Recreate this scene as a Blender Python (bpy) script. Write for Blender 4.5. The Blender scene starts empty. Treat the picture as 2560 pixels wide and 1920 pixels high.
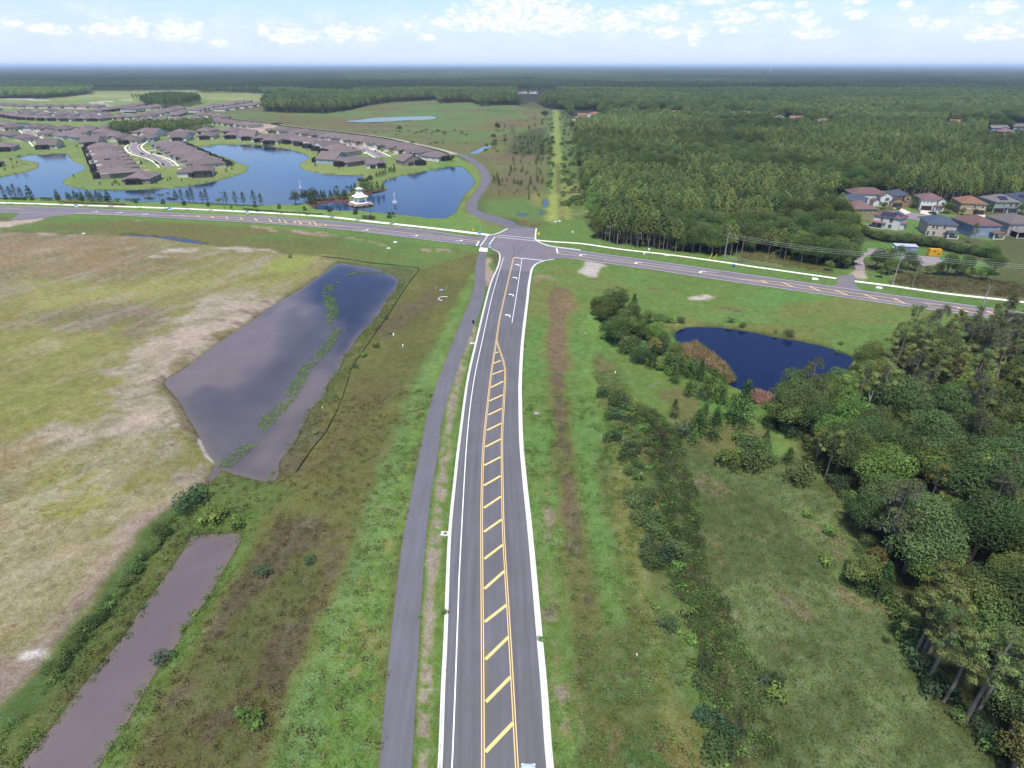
import bpy, bmesh, math, random
import numpy as np
from mathutils import Vector, Matrix
from mathutils.geometry import tessellate_polygon
R = math.radians
rng = random.Random(7)
nrg = np.random.RandomState(11)
scene = bpy.context.scene
COL = scene.collection

# ------------------------------------------------------------------ camera, sky, sun, exposure
F_PX, PITCH, CAM_H = 1492.0, R(28.1), 70.0          # surveyed lens (2560 px wide photo), tilt and height of the drone
cam_d = bpy.data.cameras.new('camera'); cam = bpy.data.objects.new('camera', cam_d); COL.objects.link(cam)
cam_d.sensor_fit = 'HORIZONTAL'; cam_d.sensor_width = 36.0; cam_d.lens = 36.0 * F_PX / 2560.0
cam_d.clip_start = 0.5; cam_d.clip_end = 500000
cam.location = (0, 0, CAM_H); cam.rotation_euler = (math.pi / 2 - PITCH, 0, 0)
scene.camera = cam

SUN_EL, SUN_AZ = R(67), R(196)        # azimuth from +Y (straight ahead) towards +X
sun_d = bpy.data.lights.new('sun', 'SUN'); sun_d.energy = 3.3; sun_d.angle = R(5.0); sun_d.color = (1.0, 0.95, 0.86)
sun = bpy.data.objects.new('sun', sun_d); COL.objects.link(sun)
sdir = Vector((math.sin(SUN_AZ) * math.cos(SUN_EL), math.cos(SUN_AZ) * math.cos(SUN_EL), math.sin(SUN_EL)))
sun.rotation_euler = sdir.to_track_quat('Z', 'Y').to_euler(); sun.location = (0, 0, 300)

scene.view_settings.view_transform = 'Standard'; scene.view_settings.look = 'None'
scene.view_settings.gamma = 1.0; scene.view_settings.use_curve_mapping = False
scene.view_settings.exposure = 1.0
cy = scene.cycles
cy.max_bounces = 5; cy.diffuse_bounces = 2; cy.glossy_bounces = 3; cy.transmission_bounces = 2
cy.transparent_max_bounces = 8; cy.volume_bounces = 0
cy.caustics_reflective = False; cy.caustics_refractive = False

world = bpy.data.worlds.new('World'); scene.world = world; world.use_nodes = True

class N:
    """tiny node helper"""
    def __init__(s, tree): s.t = tree; s.n = tree.nodes; s.l = tree.links
    def new(s, typ, **kw):
        nd = s.n.new(typ)
        for k, v in kw.items(): setattr(nd, k, v)
        return nd
    def put(s, sock, v):
        if isinstance(v, bpy.types.NodeSocket): s.l.new(v, sock)
        elif v is not None: sock.default_value = v
    def m(s, op, a, b=None, c=None, clamp=False):
        nd = s.new('ShaderNodeMath', operation=op, use_clamp=clamp)
        s.put(nd.inputs[0], a); s.put(nd.inputs[1], b)
        if c is not None: s.put(nd.inputs[2], c)
        return nd.outputs[0]
    def rng(s, v, a, b, c=0.0, d=1.0, smooth=False):
        nd = s.new('ShaderNodeMapRange'); nd.clamp = True
        if smooth: nd.interpolation_type = 'SMOOTHSTEP'
        s.put(nd.inputs[0], v); s.put(nd.inputs[1], a); s.put(nd.inputs[2], b); s.put(nd.inputs[3], c); s.put(nd.inputs[4], d)
        return nd.outputs[0]
    def mix(s, f, a, b, blend='MIX'):
        nd = s.new('ShaderNodeMix', data_type='RGBA', blend_type=blend)
        s.put(nd.inputs[0], f); s.put(nd.inputs[6], a); s.put(nd.inputs[7], b)
        return nd.outputs[2]
    def noise(s, vec, scale, detail=3.0, rough=0.55, dist=0.0):
        nd = s.new('ShaderNodeTexNoise'); s.put(nd.inputs['Vector'], vec)
        nd.inputs['Scale'].default_value = scale; nd.inputs['Detail'].default_value = detail
        nd.inputs['Roughness'].default_value = rough; nd.inputs['Distortion'].default_value = dist
        return nd.outputs[0]
    def comb(s, x, y, z):
        nd = s.new('ShaderNodeCombineXYZ'); s.put(nd.inputs[0], x); s.put(nd.inputs[1], y); s.put(nd.inputs[2], z); return nd.outputs[0]
    def mapv(s, vec, scale=(1, 1, 1), rot=(0, 0, 0)):
        nd = s.new('ShaderNodeMapping'); s.put(nd.inputs['Vector'], vec)
        nd.inputs['Scale'].default_value = scale; nd.inputs['Rotation'].default_value = rot; return nd.outputs[0]

def lin(h):
    h = h.lstrip('#'); c = [int(h[i:i + 2], 16) / 255 for i in (0, 2, 4)]
    return tuple(x / 12.92 if x <= 0.04045 else ((x + 0.055) / 1.055) ** 2.4 for x in c)
KA = 0.47
def alb(h, k=1.0):                       # a colour read off the sunlit photograph -> reflectance
    return tuple(min(0.85, x * KA * k) for x in lin(h))
def rgba(c): return (c[0], c[1], c[2], 1.0)

# ---- sky: Nishita air, cumulus by direction
w = N(world.node_tree); w.n.clear()
out = w.new('ShaderNodeOutputWorld'); bg = w.new('ShaderNodeBackground'); w.l.new(bg.outputs[0], out.inputs[0])
sky = w.new('ShaderNodeTexSky', sky_type='NISHITA'); sky.sun_disc = False
sky.sun_elevation = SUN_EL; sky.sun_rotation = SUN_AZ; sky.altitude = 50; sky.air_density = 1.0; sky.dust_density = 0.6; sky.ozone_density = 2.0
SKY_S = 0.11
bg.inputs[1].default_value = SKY_S
tc = w.new('ShaderNodeTexCoord'); dirv = tc.outputs['Generated']
sp = w.new('ShaderNodeSeparateXYZ'); w.l.new(dirv, sp.inputs[0])
az = w.m('MULTIPLY', w.m('ARCTAN2', sp.outputs[0], sp.outputs[1]), 180 / math.pi)
el = w.m('MULTIPLY', w.m('ARCSINE', sp.outputs[2]), 180 / math.pi)
def azel(x, y):
    dx = (x - 1280) / F_PX; dy = (y - 960) / F_PX
    v = Vector((dx, math.cos(PITCH) - dy * math.sin(PITCH), -math.sin(PITCH) - dy * math.cos(PITCH))).normalized()
    return math.degrees(math.atan2(v.x, v.y)), math.degrees(math.asin(v.z))
blobs = [(105,62,42,9),(235,64,50,11),(295,58,35,15),(380,67,55,17),(430,55,10,6),(470,95,25,7),(570,62,15,10),(630,78,55,13),
 (735,70,35,15),(790,72,35,12),(880,55,8,5),(925,82,18,6),(975,30,12,8),(965,50,16,10),(1100,18,78,30),(1180,32,66,30),(1090,48,130,18),
 (1230,45,35,24),(1270,20,9,9),(1330,46,45,20),(1430,27,40,13),(1500,75,18,18),(1440,68,40,10),(1580,37,38,15),(1578,62,20,7),
 (1680,35,22,8),(1740,42,25,14),(1760,70,40,11),(1850,30,22,9),(1955,10,15,8),(1985,45,20,10),(2030,52,20,8),(2150,15,50,12),
 (1530,4,60,6),(1650,12,40,7),(1735,10,14,7),(1855,3,22,6),(2150,72,60,12),(30,50,30,7)]
azel_v = w.comb(az, w.m('MULTIPLY', el, 2.2), 0.0)
n1 = w.noise(azel_v, 0.9, 6, 0.62); n2 = w.noise(azel_v, 0.28, 3, 0.55)
acc = None
for bx_, by_, bw_, bh_ in blobs:
    k = 2560 / 2212
    a0, e0 = azel(bx_ * k, by_ * k); a1, _ = azel((bx_ + bw_) * k, by_ * k); _, e1 = azel(bx_ * k, (by_ - bh_) * k)
    sa, se = abs(a1 - a0) * 1.3, abs(e1 - e0) * 1.45
    u = w.m('MULTIPLY', w.m('SUBTRACT', az, a0), 1 / sa); v = w.m('MULTIPLY', w.m('SUBTRACT', el, e0), 1 / se)
    d = w.m('SUBTRACT', 1.0, w.m('ADD', w.m('MULTIPLY', u, u), w.m('MULTIPLY', v, v)))
    acc = d if acc is None else w.m('MAXIMUM', acc, d)
acc = w.m('MAXIMUM', acc, -1.2)
dens = w.m('ADD', w.m('MULTIPLY', acc, 0.75), w.m('MULTIPLY', w.m('SUBTRACT', n1, 0.47), 3.4))
cl = w.m('MULTIPLY', w.rng(dens, -0.2, 0.95, 0, 1, True), 0.97)
veil = w.m('MULTIPLY', w.rng(n2, 0.42, 0.75), w.m('MULTIPLY', w.rng(el, 0.3, 2.0), w.rng(el, 5.5, 3.0)))
# higher up: scattered cumulus on a layer overhead, as the photograph's ponds mirror it
zc = w.m('MAXIMUM', sp.outputs[2], 0.03)
plane = w.comb(w.m('DIVIDE', sp.outputs[0], zc), w.m('DIVIDE', sp.outputs[1], zc), 0.0)
n3 = w.noise(plane, 0.75, 6, 0.6)
hi = w.m('MULTIPLY', w.rng(n3, 0.52, 0.64, 0, 1, True), w.rng(el, 6.0, 12.0))
cov = w.m('MAXIMUM', w.m('MAXIMUM', cl, w.m('MULTIPLY', veil, 0.5)), w.m('MULTIPLY', hi, 0.75), clamp=True)
tint = w.mix(1.0, sky.outputs[0], (0.57, 0.68, 0.87, 1), 'MULTIPLY')
air = w.mix(w.rng(el, 6.5, 0.0), tint, (3.6, 4.05, 4.95, 1))          # pale moist air towards the horizon
under = w.noise(azel_v, 1.7, 3, 0.5)
white = w.mix(w.rng(under, 0.35, 0.6), (3.95, 4.25, 4.85, 1), (5.15, 5.2, 5.4, 1))
w.l.new(w.mix(cov, air, white), bg.inputs[0])

# ------------------------------------------------------------------ survey helpers
def U(x, y, z=0.0):
    """photo pixel (2560x1920) -> the point where that sight line meets height z"""
    dx = (x - 1280) / F_PX; dy = (y - 960) / F_PX
    fy = math.cos(PITCH) - dy * math.sin(PITCH); fz = -math.sin(PITCH) - dy * math.cos(PITCH)
    t = (z - CAM_H) / fz
    return (dx * t, fy * t)
CR = dict(c1=(0,1090,.5), c2=(800,1090,.5), c3=(1454,1090,.5), c4=(1454,700,.5), c5=(300,600,.5), c6=(1250,250,.5),
          cJ=(1040,500,.1808), cL=(0,450,.3617), cP=(0,220,.2893), cQ=(500,250,.3617), cG=(650,430,.1808), cR=(2000,440,.2532),
          d1=(1380,580,.25), d2=(0,240,.1669), d3=(340,240,.1669), d4=(660,260,.25), d5=(2080,440,.1669), d6=(2250,440,.1401),
          d7=(1190,240,.1669), e7=(1800,380,.25), a1=(0,0,.5787), a2=(1280,0,.5787), f1=(1300,640,.1669), f2=(2050,760,.2309), S=(0,0,1.0), fz=(0,550,.872))
def S(c, *pts):
    ox, oy, k = CR[c]; return [(ox + x * k, oy + y * k) for x, y in pts]
def W(c, *pts, z=0.0):
    return [U(x, y, z) for x, y in S(c, *pts)]
def W1(c, x, y, z=0.0): return W(c, (x, y), z=z)[0]
def smooth(pts, n=6, closed=False):
    P = [np.array(p, float) for p in pts]; outp = []
    m = len(P)
    for i in range(m if closed else m - 1):
        p0 = P[i - 1] if (i > 0 or closed) else P[i]; p1 = P[i]; p2 = P[(i + 1) % m]
        p3 = P[(i + 2) % m] if (closed or i + 2 < m) else p2
        for j in range(n):
            t = j / n
            q = 0.5 * ((2 * p1) + (-p0 + p2) * t + (2 * p0 - 5 * p1 + 4 * p2 - p3) * t * t + (-p0 + 3 * p1 - 3 * p2 + p3) * t ** 3)
            outp.append(tuple(q))
    if not closed: outp.append(tuple(P[-1]))
    return outp
def resample(pts, n):
    P = np.array(pts, float); d = np.r_[0, np.cumsum(np.hypot(*np.diff(P, axis=0).T))]
    t = np.linspace(0, d[-1], n)
    return np.c_[np.interp(t, d, P[:, 0]), np.interp(t, d, P[:, 1])]
def plen(pts):
    P = np.array(pts, float); return float(np.hypot(*np.diff(P, axis=0).T).sum())

def _hash(ix, iy, seed):
    h = (ix.astype(np.int64) * 374761393 + iy.astype(np.int64) * 668265263 + seed * 1442695041) & 0xFFFFFFFF
    h = ((h ^ (h >> 13)) * 1274126177) & 0xFFFFFFFF
    h = h ^ (h >> 16)
    return (h & 0xFFFFFF) / float(0xFFFFFF)
def vnoise(x, y, seed=0):
    ix = np.floor(x); iy = np.floor(y); fx = x - ix; fy = y - iy
    fx = fx * fx * (3 - 2 * fx); fy = fy * fy * (3 - 2 * fy)
    a = _hash(ix, iy, seed); b = _hash(ix + 1, iy, seed); c = _hash(ix, iy + 1, seed); d = _hash(ix + 1, iy + 1, seed)
    return a + (b - a) * fx + (c - a) * fy + (a - b - c + d) * fx * fy
def fbm(x, y, scale, seed=0, octv=4, ang=None, ratio=1.0):
    if ang is not None:
        ca, sa = math.cos(ang), math.sin(ang); x, y = (x * ca + y * sa) / ratio, -x * sa + y * ca
    s = 0; amp = 0.5; tot = 0; f = 1.0 / scale
    for o in range(octv):
        s = s + amp * vnoise(x * f + 13.7 * o, y * f - 7.1 * o, seed + o); tot += amp; amp *= 0.55; f *= 2.03
    return s / tot
def sstep(a, b, x):
    t = np.clip((x - a) / (b - a), 0, 1); return t * t * (3 - 2 * t)
def poly_sd(X, Y, poly):
    """signed distance, positive inside"""
    P = np.array(poly, float); d2 = np.full(X.shape, 1e18); ins = np.zeros(X.shape, bool)
    for i in range(len(P)):
        ax, ay = P[i]; bx, by = P[(i + 1) % len(P)]
        ex, ey = bx - ax, by - ay; L = ex * ex + ey * ey + 1e-12
        t = np.clip(((X - ax) * ex + (Y - ay) * ey) / L, 0, 1)
        d2 = np.minimum(d2, (X - ax - t * ex) ** 2 + (Y - ay - t * ey) ** 2)
        if ay != by:
            c = ((ay > Y) != (by > Y)) & (X < (bx - ax) * (Y - ay) / (by - ay) + ax)
            ins ^= c
    d = np.sqrt(d2); return np.where(ins, d, -d)
def line_d(X, Y, pts):
    P = np.array(pts, float); d2 = np.full(X.shape, 1e18)
    for i in range(len(P) - 1):
        ax, ay = P[i]; bx, by = P[i + 1]; ex, ey = bx - ax, by - ay; L = ex * ex + ey * ey + 1e-12
        t = np.clip(((X - ax) * ex + (Y - ay) * ey) / L, 0, 1)
        d2 = np.minimum(d2, (X - ax - t * ex) ** 2 + (Y - ay - t * ey) ** 2)
    return np.sqrt(d2)
def inside(x, y, poly):
    c = False; n = len(poly); j = n - 1
    for i in range(n):
        xi, yi = poly[i]; xj, yj = poly[j]
        if (yi > y) != (yj > y) and x < (xj - xi) * (y - yi) / (yj - yi) + xi: c = not c
        j = i
    return c

# ------------------------------------------------------------------ object helpers
def tag(o, label=None, cat=None, group=None, kind=None):
    if label: o['label'] = label
    if cat: o['category'] = cat
    if group: o['group'] = group
    if kind: o['kind'] = kind
    return o
def link(name, me, parent=None, loc=None, rz=None, scale=None):
    o = bpy.data.objects.new(name, me); COL.objects.link(o)
    if parent is not None: o.parent = parent
    if loc is not None: o.location = loc
    if rz is not None: o.rotation_euler = (0, 0, rz)
    if scale is not None: o.scale = (scale,) * 3 if isinstance(scale, (int, float)) else scale
    return o
def mesh(name, verts, faces, mats=(), midx=None, smooth_=False):
    me = bpy.data.meshes.new(name); me.from_pydata([tuple(v) for v in verts], [], faces)
    for m in (mats if isinstance(mats, (list, tuple)) else (mats,)): me.materials.append(m)
    if midx is not None: me.polygons.foreach_set('material_index', midx)
    if smooth_: me.polygons.foreach_set('use_smooth', [True] * len(me.polygons))
    me.update(); return me
class MB:
    def __init__(s): s.v = []; s.f = []; s.mi = []
    def add(s, vs, fs, mi=0):
        b = len(s.v); s.v += [tuple(v) for v in vs]; s.f += [tuple(b + i for i in f) for f in fs]; s.mi += [mi] * len(fs); return s
    def box(s, cx, cy, cz, sx, sy, sz, mi=0, rz=0.0):
        ca, sa = math.cos(rz), math.sin(rz); vs = []
        for dx, dy, dz in ((-1,-1,-1),(1,-1,-1),(1,1,-1),(-1,1,-1),(-1,-1,1),(1,-1,1),(1,1,1),(-1,1,1)):
            x, y = dx * sx / 2, dy * sy / 2; vs.append((cx + x * ca - y * sa, cy + x * sa + y * ca, cz + dz * sz / 2))
        return s.add(vs, [(3,2,1,0),(4,5,6,7),(0,1,5,4),(1,2,6,5),(2,3,7,6),(3,0,4,7)], mi)
    def tube(s, p, q, r0, r1=None, n=6, mi=0, cap=True):
        r1 = r0 if r1 is None else r1
        p = Vector(p); q = Vector(q); d = (q - p).normalized()
        a = d.orthogonal().normalized(); b = d.cross(a); vs = []
        for c, r in ((p, r0), (q, r1)):
            for i in range(n):
                t = 2 * math.pi * i / n; vs.append(c + a * math.cos(t) * r + b * math.sin(t) * r)
        fs = [(i, (i + 1) % n, n + (i + 1) % n, n + i) for i in range(n)]
        if cap: fs += [tuple(range(n))[::-1], tuple(range(n, 2 * n))]
        return s.add(vs, fs, mi)
    def lathe(s, prof, n=12, cx=0, cy=0, cz=0, mi=0, rot=0.0):
        vs = []; fs = []
        for r, z in prof:
            for i in range(n):
                t = 2 * math.pi * i / n + rot; vs.append((cx + r * math.cos(t), cy + r * math.sin(t), cz + z))
        for k in range(len(prof) - 1):
            for i in range(n): fs.append((k * n + i, k * n + (i + 1) % n, (k + 1) * n + (i + 1) % n, (k + 1) * n + i))
        fs.append(tuple(range(n))[::-1]); fs.append(tuple(range((len(prof) - 1) * n, len(prof) * n)))
        return s.add(vs, fs, mi)
    def prism(s, poly, z0, z1, mi=0):
        """extrude a ccw xy polygon"""
        n = len(poly); vs = [(x, y, z0) for x, y in poly] + [(x, y, z1) for x, y in poly]
        fs = [(i, (i + 1) % n, n + (i + 1) % n, n + i) for i in range(n)]
        tr = tessellate_polygon([[Vector((x, y, 0)) for x, y in poly]])
        ar = sum(poly[i][0] * poly[(i + 1) % n][1] - poly[(i + 1) % n][0] * poly[i][1] for i in range(n))
        if ar < 0: fs = [f[::-1] for f in fs]
        for t in tr:
            a, b, c = [poly[i] for i in t]
            up = (b[0]-a[0])*(c[1]-a[1]) - (b[1]-a[1])*(c[0]-a[0]) > 0
            t = tuple(t) if up else tuple(t[::-1])
            fs.append(tuple(i + n for i in t)); fs.append(t[::-1])
        return s.add(vs, fs, mi)
    def me(s, name, mats, smooth_=False):
        return mesh(name, s.v, s.f, mats, s.mi, smooth_)
def flat_poly(name, poly, z, mat, parent=None):
    tr = tessellate_polygon([[Vector((x, y, 0)) for x, y in poly]]); fs = []
    for t in tr:
        a, b, c = [poly[i] for i in t]
        fs.append(tuple(t) if (b[0]-a[0])*(c[1]-a[1]) - (b[1]-a[1])*(c[0]-a[0]) > 0 else tuple(t[::-1]))
    return link(name, mesh(name, [(x, y, z) for x, y in poly], fs, mat), parent)
def strip_geo(L, Rr, z, n=None):
    n = n or max(len(L), len(Rr), 2)
    A = resample(L, n); B = resample(Rr, n)
    vs = []; fs = []
    for i in range(n):
        vs += [(A[i, 0], A[i, 1], z), (B[i, 0], B[i, 1], z)]
        if i: fs.append((2 * i - 2, 2 * i - 1, 2 * i + 1, 2 * i))
    return vs, fs
def offset_line(pts, o):
    P = np.array(pts, float); T = np.gradient(P, axis=0); T /= np.hypot(T[:, 0], T[:, 1])[:, None] + 1e-9
    return P + np.c_[-T[:, 1], T[:, 0]] * (np.array(o)[:, None] if np.ndim(o) else o)
def ribbon(name, pts, width, z, mat, parent=None, n=None):
    P = resample(pts, n or max(2, int(plen(pts) / 3) + 2))
    vs, fs = strip_geo(offset_line(P, width / 2), offset_line(P, -width / 2), z, len(P))
    fs = [f[::-1] for f in fs] if _down(vs, fs) else fs
    return link(name, mesh(name, vs, fs, mat), parent)
def _down(vs, fs):
    a, b, c = [vs[i] for i in fs[0][:3]]
    return (b[0]-a[0])*(c[1]-a[1]) - (b[1]-a[1])*(c[0]-a[0]) < 0

# ------------------------------------------------------------------ materials
MATS = {}
def pmat(name, col, rough=0.8, var=0.12, scale=3.0, metal=0.0, spec=0.3, bump=0.0, coat=0.0, coord='Object', each=0.0):
    if name in MATS: return MATS[name]
    m = bpy.data.materials.new(name); m.use_nodes = True; t = N(m.node_tree); b = t.n['Principled BSDF']
    tc = t.new('ShaderNodeTexCoord').outputs[coord]
    nz = t.noise(tc, scale, 4, 0.6)
    f = t.rng(nz, 0.25, 0.75, 1 - var, 1 + var)
    if each: f = t.m('MULTIPLY', f, t.rng(t.new('ShaderNodeObjectInfo').outputs['Random'], 0, 1, 1 - each, 1 + each))
    hs = t.new('ShaderNodeHueSaturation'); hs.inputs['Color'].default_value = rgba(col); t.put(hs.inputs['Value'], f)
    t.l.new(hs.outputs[0], b.inputs['Base Color'])
    b.inputs['Roughness'].default_value = rough; b.inputs['Metallic'].default_value = metal
    b.inputs['Specular IOR Level'].default_value = spec; b.inputs['Coat Weight'].default_value = coat
    if bump:
        bp = t.new('ShaderNodeBump'); bp.inputs['Strength'].default_value = bump; bp.inputs['Distance'].default_value = 0.05
        t.put(bp.inputs['Height'], nz); t.l.new(bp.outputs[0], b.inputs['Normal'])
    MATS[name] = m; return m

def ordn(n):
    """1 -> first, 23 -> twenty-third"""
    b_ = ['', 'first', 'second', 'third', 'fourth', 'fifth', 'sixth', 'seventh', 'eighth', 'ninth', 'tenth', 'eleventh', 'twelfth', 'thirteenth', 'fourteenth', 'fifteenth', 'sixteenth', 'seventeenth', 'eighteenth', 'nineteenth']
    t_ = ['', '', 'twenty', 'thirty', 'forty', 'fifty', 'sixty', 'seventy', 'eighty', 'ninety']
    if n < 20: return b_[n]
    return (t_[n // 10][:-1] + 'ieth') if n % 10 == 0 else t_[n // 10] + '-' + b_[n % 10]
# ------------------------------------------------------------------ ponds and lakes (outline, water level)
PONDS = {}
def pond(key, pts, z, bank=2.5, sm=4):
    PONDS[key] = (smooth([U(x, y, z) for x, y in pts], sm, True), z, bank)
pond('detention', S('c5',(1090,118),(1160,128),(1230,132),(1300,150),(1375,185),(1390,215),(1365,265),(1330,310),(1290,370),(1255,420),(1200,470),
     (1160,530),(1115,590),(1085,660),(1035,720),(1020,780),(965,830),(925,900),(890,970),(850,1040),(795,1105),(790,1160),(770,1200),(705,1203),
     (640,1187),(560,1167),(510,1150),(480,1185),(440,1205),(478,1120),(440,1065),(400,985),(340,882),(290,795),(225,712),(300,660),(400,590),
     (500,510),(640,420),(780,320),(900,250),(1000,180)), -0.7, 3.0, 3)
pond('canal', S('c1',(960,505),(1080,492),(1200,492),(1180,560),(1120,660),(1075,740),(1025,830),(930,940),(900,1010),(860,1070),(795,1150),
     (745,1230),(690,1330),(620,1450),(540,1570),(470,1680),(400,1800),(-20,1800),(100,1655),(230,1500),(340,1355),(430,1235),(540,1100),(640,980),
     (705,870),(800,745),(865,655),(930,560)), -0.9, 2.4, 3)
pond('blue_pond', S('c4',(472,262),(540,237),(640,238),(720,243),(850,262),(950,285),(1050,300),(1150,320),(1250,345),(1330,375),(1358,393),
     (1335,440),(1335,500),(1330,545),(1200,560),(1080,560),(960,585),(900,570),(840,560),(790,545),(735,520),(765,490),(710,425),(640,370),(575,325),(497,335),(475,305)), -0.8, 2.2, 4)
lake_pts = (S('cP',(-400,960),(0,948),(400,952),(1000,975),(1500,990),(2000,1003)) + S('cQ',(390,728),(520,724),(640,722),(710,713),(760,694),(900,668),(1030,640),
     (1060,600),(1095,552),(1128,527),(1060,521),(1000,520),(890,515),(800,505),(730,490),(685,460),(700,430),(748,405),(740,385),(690,365),(620,345),
     (540,330),(450,318),(350,312),(200,308),(100,310)) + S('cP',(2100,486),(1950,490),(1820,498),(1740,512),(1780,545),(1860,570),(1960,598),(2050,640),(2140,668),
     (2156,698),(2100,740),(1900,800),(1700,838),(1500,865),(1200,880),(950,886),(750,880),(650,865),(560,837),(535,812),(570,782),(640,745),(735,695),
     (720,668),(640,640),(592,602),(582,575),(540,565),(450,573),(300,580),(200,592),(150,605),(170,618),(240,625),(320,642),(347,668),(300,708),(150,745),(0,772),(-400,850)))
pond('lake', lake_pts, -1.0, 4.5, 2)
pond('fountain_pond', S('cQ',(800,738),(805,757),(860,762),(930,764),(1130,770),(1260,783),(1400,795),(1560,815),(1690,822),(1720,800),(1762,780),(1790,720),(1830,650),(1880,600),
     (1896,558),(1862,512),(1832,482),(1780,460),(1720,462),(1600,485),(1450,515),(1340,538),(1275,562),(1275,590),(1300,618),(1270,634),(1180,655),(1150,690),(1020,715),(900,711)), -1.0, 3.5, 3)
pond('far_lake', S('d2',(-500,370),(0,380),(200,398),(450,418),(620,425),(760,428),(760,438),(540,455),(300,490),(0,500),(-500,510)), -1.0, 5, 2)
pond('small_lake', S('d2',(1310,570),(1450,556),(1640,550),(1640,565),(1480,590),(1360,612)), -1.0, 5, 3)
pond('back_lake', S('d2',(1720,280),(1950,235),(2160,222),(2150,238),(1950,262),(1780,290)), -1.0, 4, 2)
pond('edge_lake', S('d3',(1660,92),(1890,92),(1890,108),(1660,106)), -0.6, 4, 2)
pond('marsh', S('d4',(800,172),(960,160),(1080,140),(1300,130),(1500,125),(1650,122),(1730,138),(1640,155),(1400,165),(1150,178),(950,183)), -0.3, 3, 3)
pond('creek', S('d4',(2050,490),(2120,470),(2170,440),(2230,420),(2290,418),(2230,440),(2180,470),(2120,500)), -0.4, 2, 3)
pond('strip_ditch', S('cL',(850,376),(980,380),(1110,392),(1160,393),(1290,410),(1440,443),(1400,441),(1290,432),(1160,410),(1060,393),(940,388)), -0.4, 1.5, 2)
pond('puddle', S('cJ',(1420,195),(1470,178),(1520,190),(1525,215),(1480,222),(1435,215)), -0.15, 1.0, 3)
pond('rill', S('d7',(1020,1560),(1060,1555),(1068,1590),(1060,1660),(1020,1650),(1012,1600)), -0.2, 1.0, 3)
pond('rill2', S('cJ',(1715,185),(1745,150),(1780,145),(1775,180),(1740,192)), -0.2, 1.0, 3)

# ------------------------------------------------------------------ road lines (world metres)
road_L = smooth(W('S',(1088,2120),(1106,1920),(1113,1720),(1119,1590),(1128,1340),(1141,1200),(1152,1100),(1172,950),(1194,850),(1217,752),(1230,705),(1244,673)), 5)
corner_L = smooth(W('S',(1244,673),(1249.5,657),(1251.5,642),(1249,632),(1241,626.5),(1231,622.5)), 6)
road_R = smooth(W('S',(1396,2120),(1366,1920),(1352,1720),(1341,1590),(1320,1340),(1306,1200),(1298,1100),(1296,1000),(1296.5,950),(1303,850),(1315,752),(1319,715),(1325,680)), 5)
corner_R = smooth(W('S',(1325,680),(1328,671),(1337,660.5),(1351,654),(1365,650),(1383.5,647.4),(1410,645.5)), 6)
cross_N_w = smooth(W('S',(-700,507),(-300,509),(0,514),(231,521.5),(463,533),(660,540.5),(860,555),(1010,569),(1085,577.5),(1142,587),(1180,591),(1214,590)), 5)
cornerNW = smooth(W('S',(1214,590),(1237,586.5),(1257,579),(1270,571)), 5)
cross_N_e = smooth(W('S',(1336.5,600),(1351,608),(1374.5,615.5),(1401,619.5),(1440,624.5),(1505,634),(1630,651),(1755,669),(1880,687),(2000,704),(2157,726),(2253,739.5),(2405,760),(2560,781),(2900,828)), 5)
cross_S_w = smooth(W('S',(-700,529),(-300,530),(0,532),(188,534),(434,546),(660,558.5),(860,574.5),(1035,596),(1190,614.5),(1231,622.5)), 5)
cross_S_e = smooth(W('S',(1410,645.5),(1455,649.5),(1522,659.5),(1630,674),(1755,693.5),(1933,719),(2202,757),(2355,778.5),(2560,807),(2900,856)), 5)
path_L = smooth(W('c2',(255,1900),(295,1659),(340,1150),(400,620),(440,370),(515,0)) + W('c5',(1530,900),(1565,780),(1610,650),(1660,520),(1700,420),(1740,330),(1760,270),(1774,200),(1776,130),(1797,60)), 5)
path_R = smooth(W('c2',(435,1900),(457,1659),(485,1200),(503,870),(527,540),(557,290),(603,0)) + W('c5',(1600,950),(1640,790),(1690,640),(1740,500),(1775,420),(1805,340),(1822,270),(1828,200),(1822,130),(1834,60)), 5)
lane_W = smooth(W('cQ',(1755,368),(1800,390),(1870,430),(1920,480),(1944,545),(1935,590),(1890,650),(1850,710),(1836,745),(1850,775),(1900,805),(1990,838),(2060,860),(2130,888)), 5)
lane_E = smooth(W('cQ',(1770,370),(1850,385),(1920,425),(1985,480),(2008,535),(2000,580),(1960,640),(1925,690),(1918,735),(1935,765),(2000,790),(2090,815),(2160,840),(2215,870)) + W('cJ',(1640,395),(1645,560)), 5)
berm_road = smooth(W('d3',(730,275),(850,262),(980,280),(1110,310),(1250,330),(1400,342),(1700,372),(2000,405),(2200,425)) + W('d4',(100,200),(300,228),(600,262),(900,295),(1100,322),(1300,352),(1500,398),(1650,430),(1780,462),(1880,492),(1910,505)), 4)
walk_w = smooth(W('S',(-700,500),(-300,502),(0,507),(192,513),(416,520.3),(615,529.3),(800,540.3),(935,554.8),(1085,571),(1160,580),(1222,587.5)), 4)
walk_e = smooth(W('d1',(-170,80),(0,97),(180,108),(340,122),(700,175),(1150,225),(1700,300),(2000,346)) + W('e7',(600,1185),(1165,1265)), 4)
walk_e2 = smooth(W('cR',(540,1040),(900,1085),(1430,1160),(2000,1222),(2212,1247),(2700,1310),(3200,1370)), 4)
drive_poly = smooth(W('e7',(1168,1245),(1178,1285),(1160,1320),(1110,1345)), 3) + smooth(W('e7',(1420,1385),(1370,1345),(1345,1300),(1340,1245),(1340,1225),(1262,1228)), 3)
town_street = [W('d3',(130,640),(60,690),(-40,760),(20,840),(130,880),(300,930),(420,990),(490,1060)), W('d2',(380,500),(430,540),(500,620),(620,745)),
               W('d4',(760,370),(900,410),(1010,450),(1110,490),(1190,530)), W('d3',(1450,490),(1580,540),(1750,600))]

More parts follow.
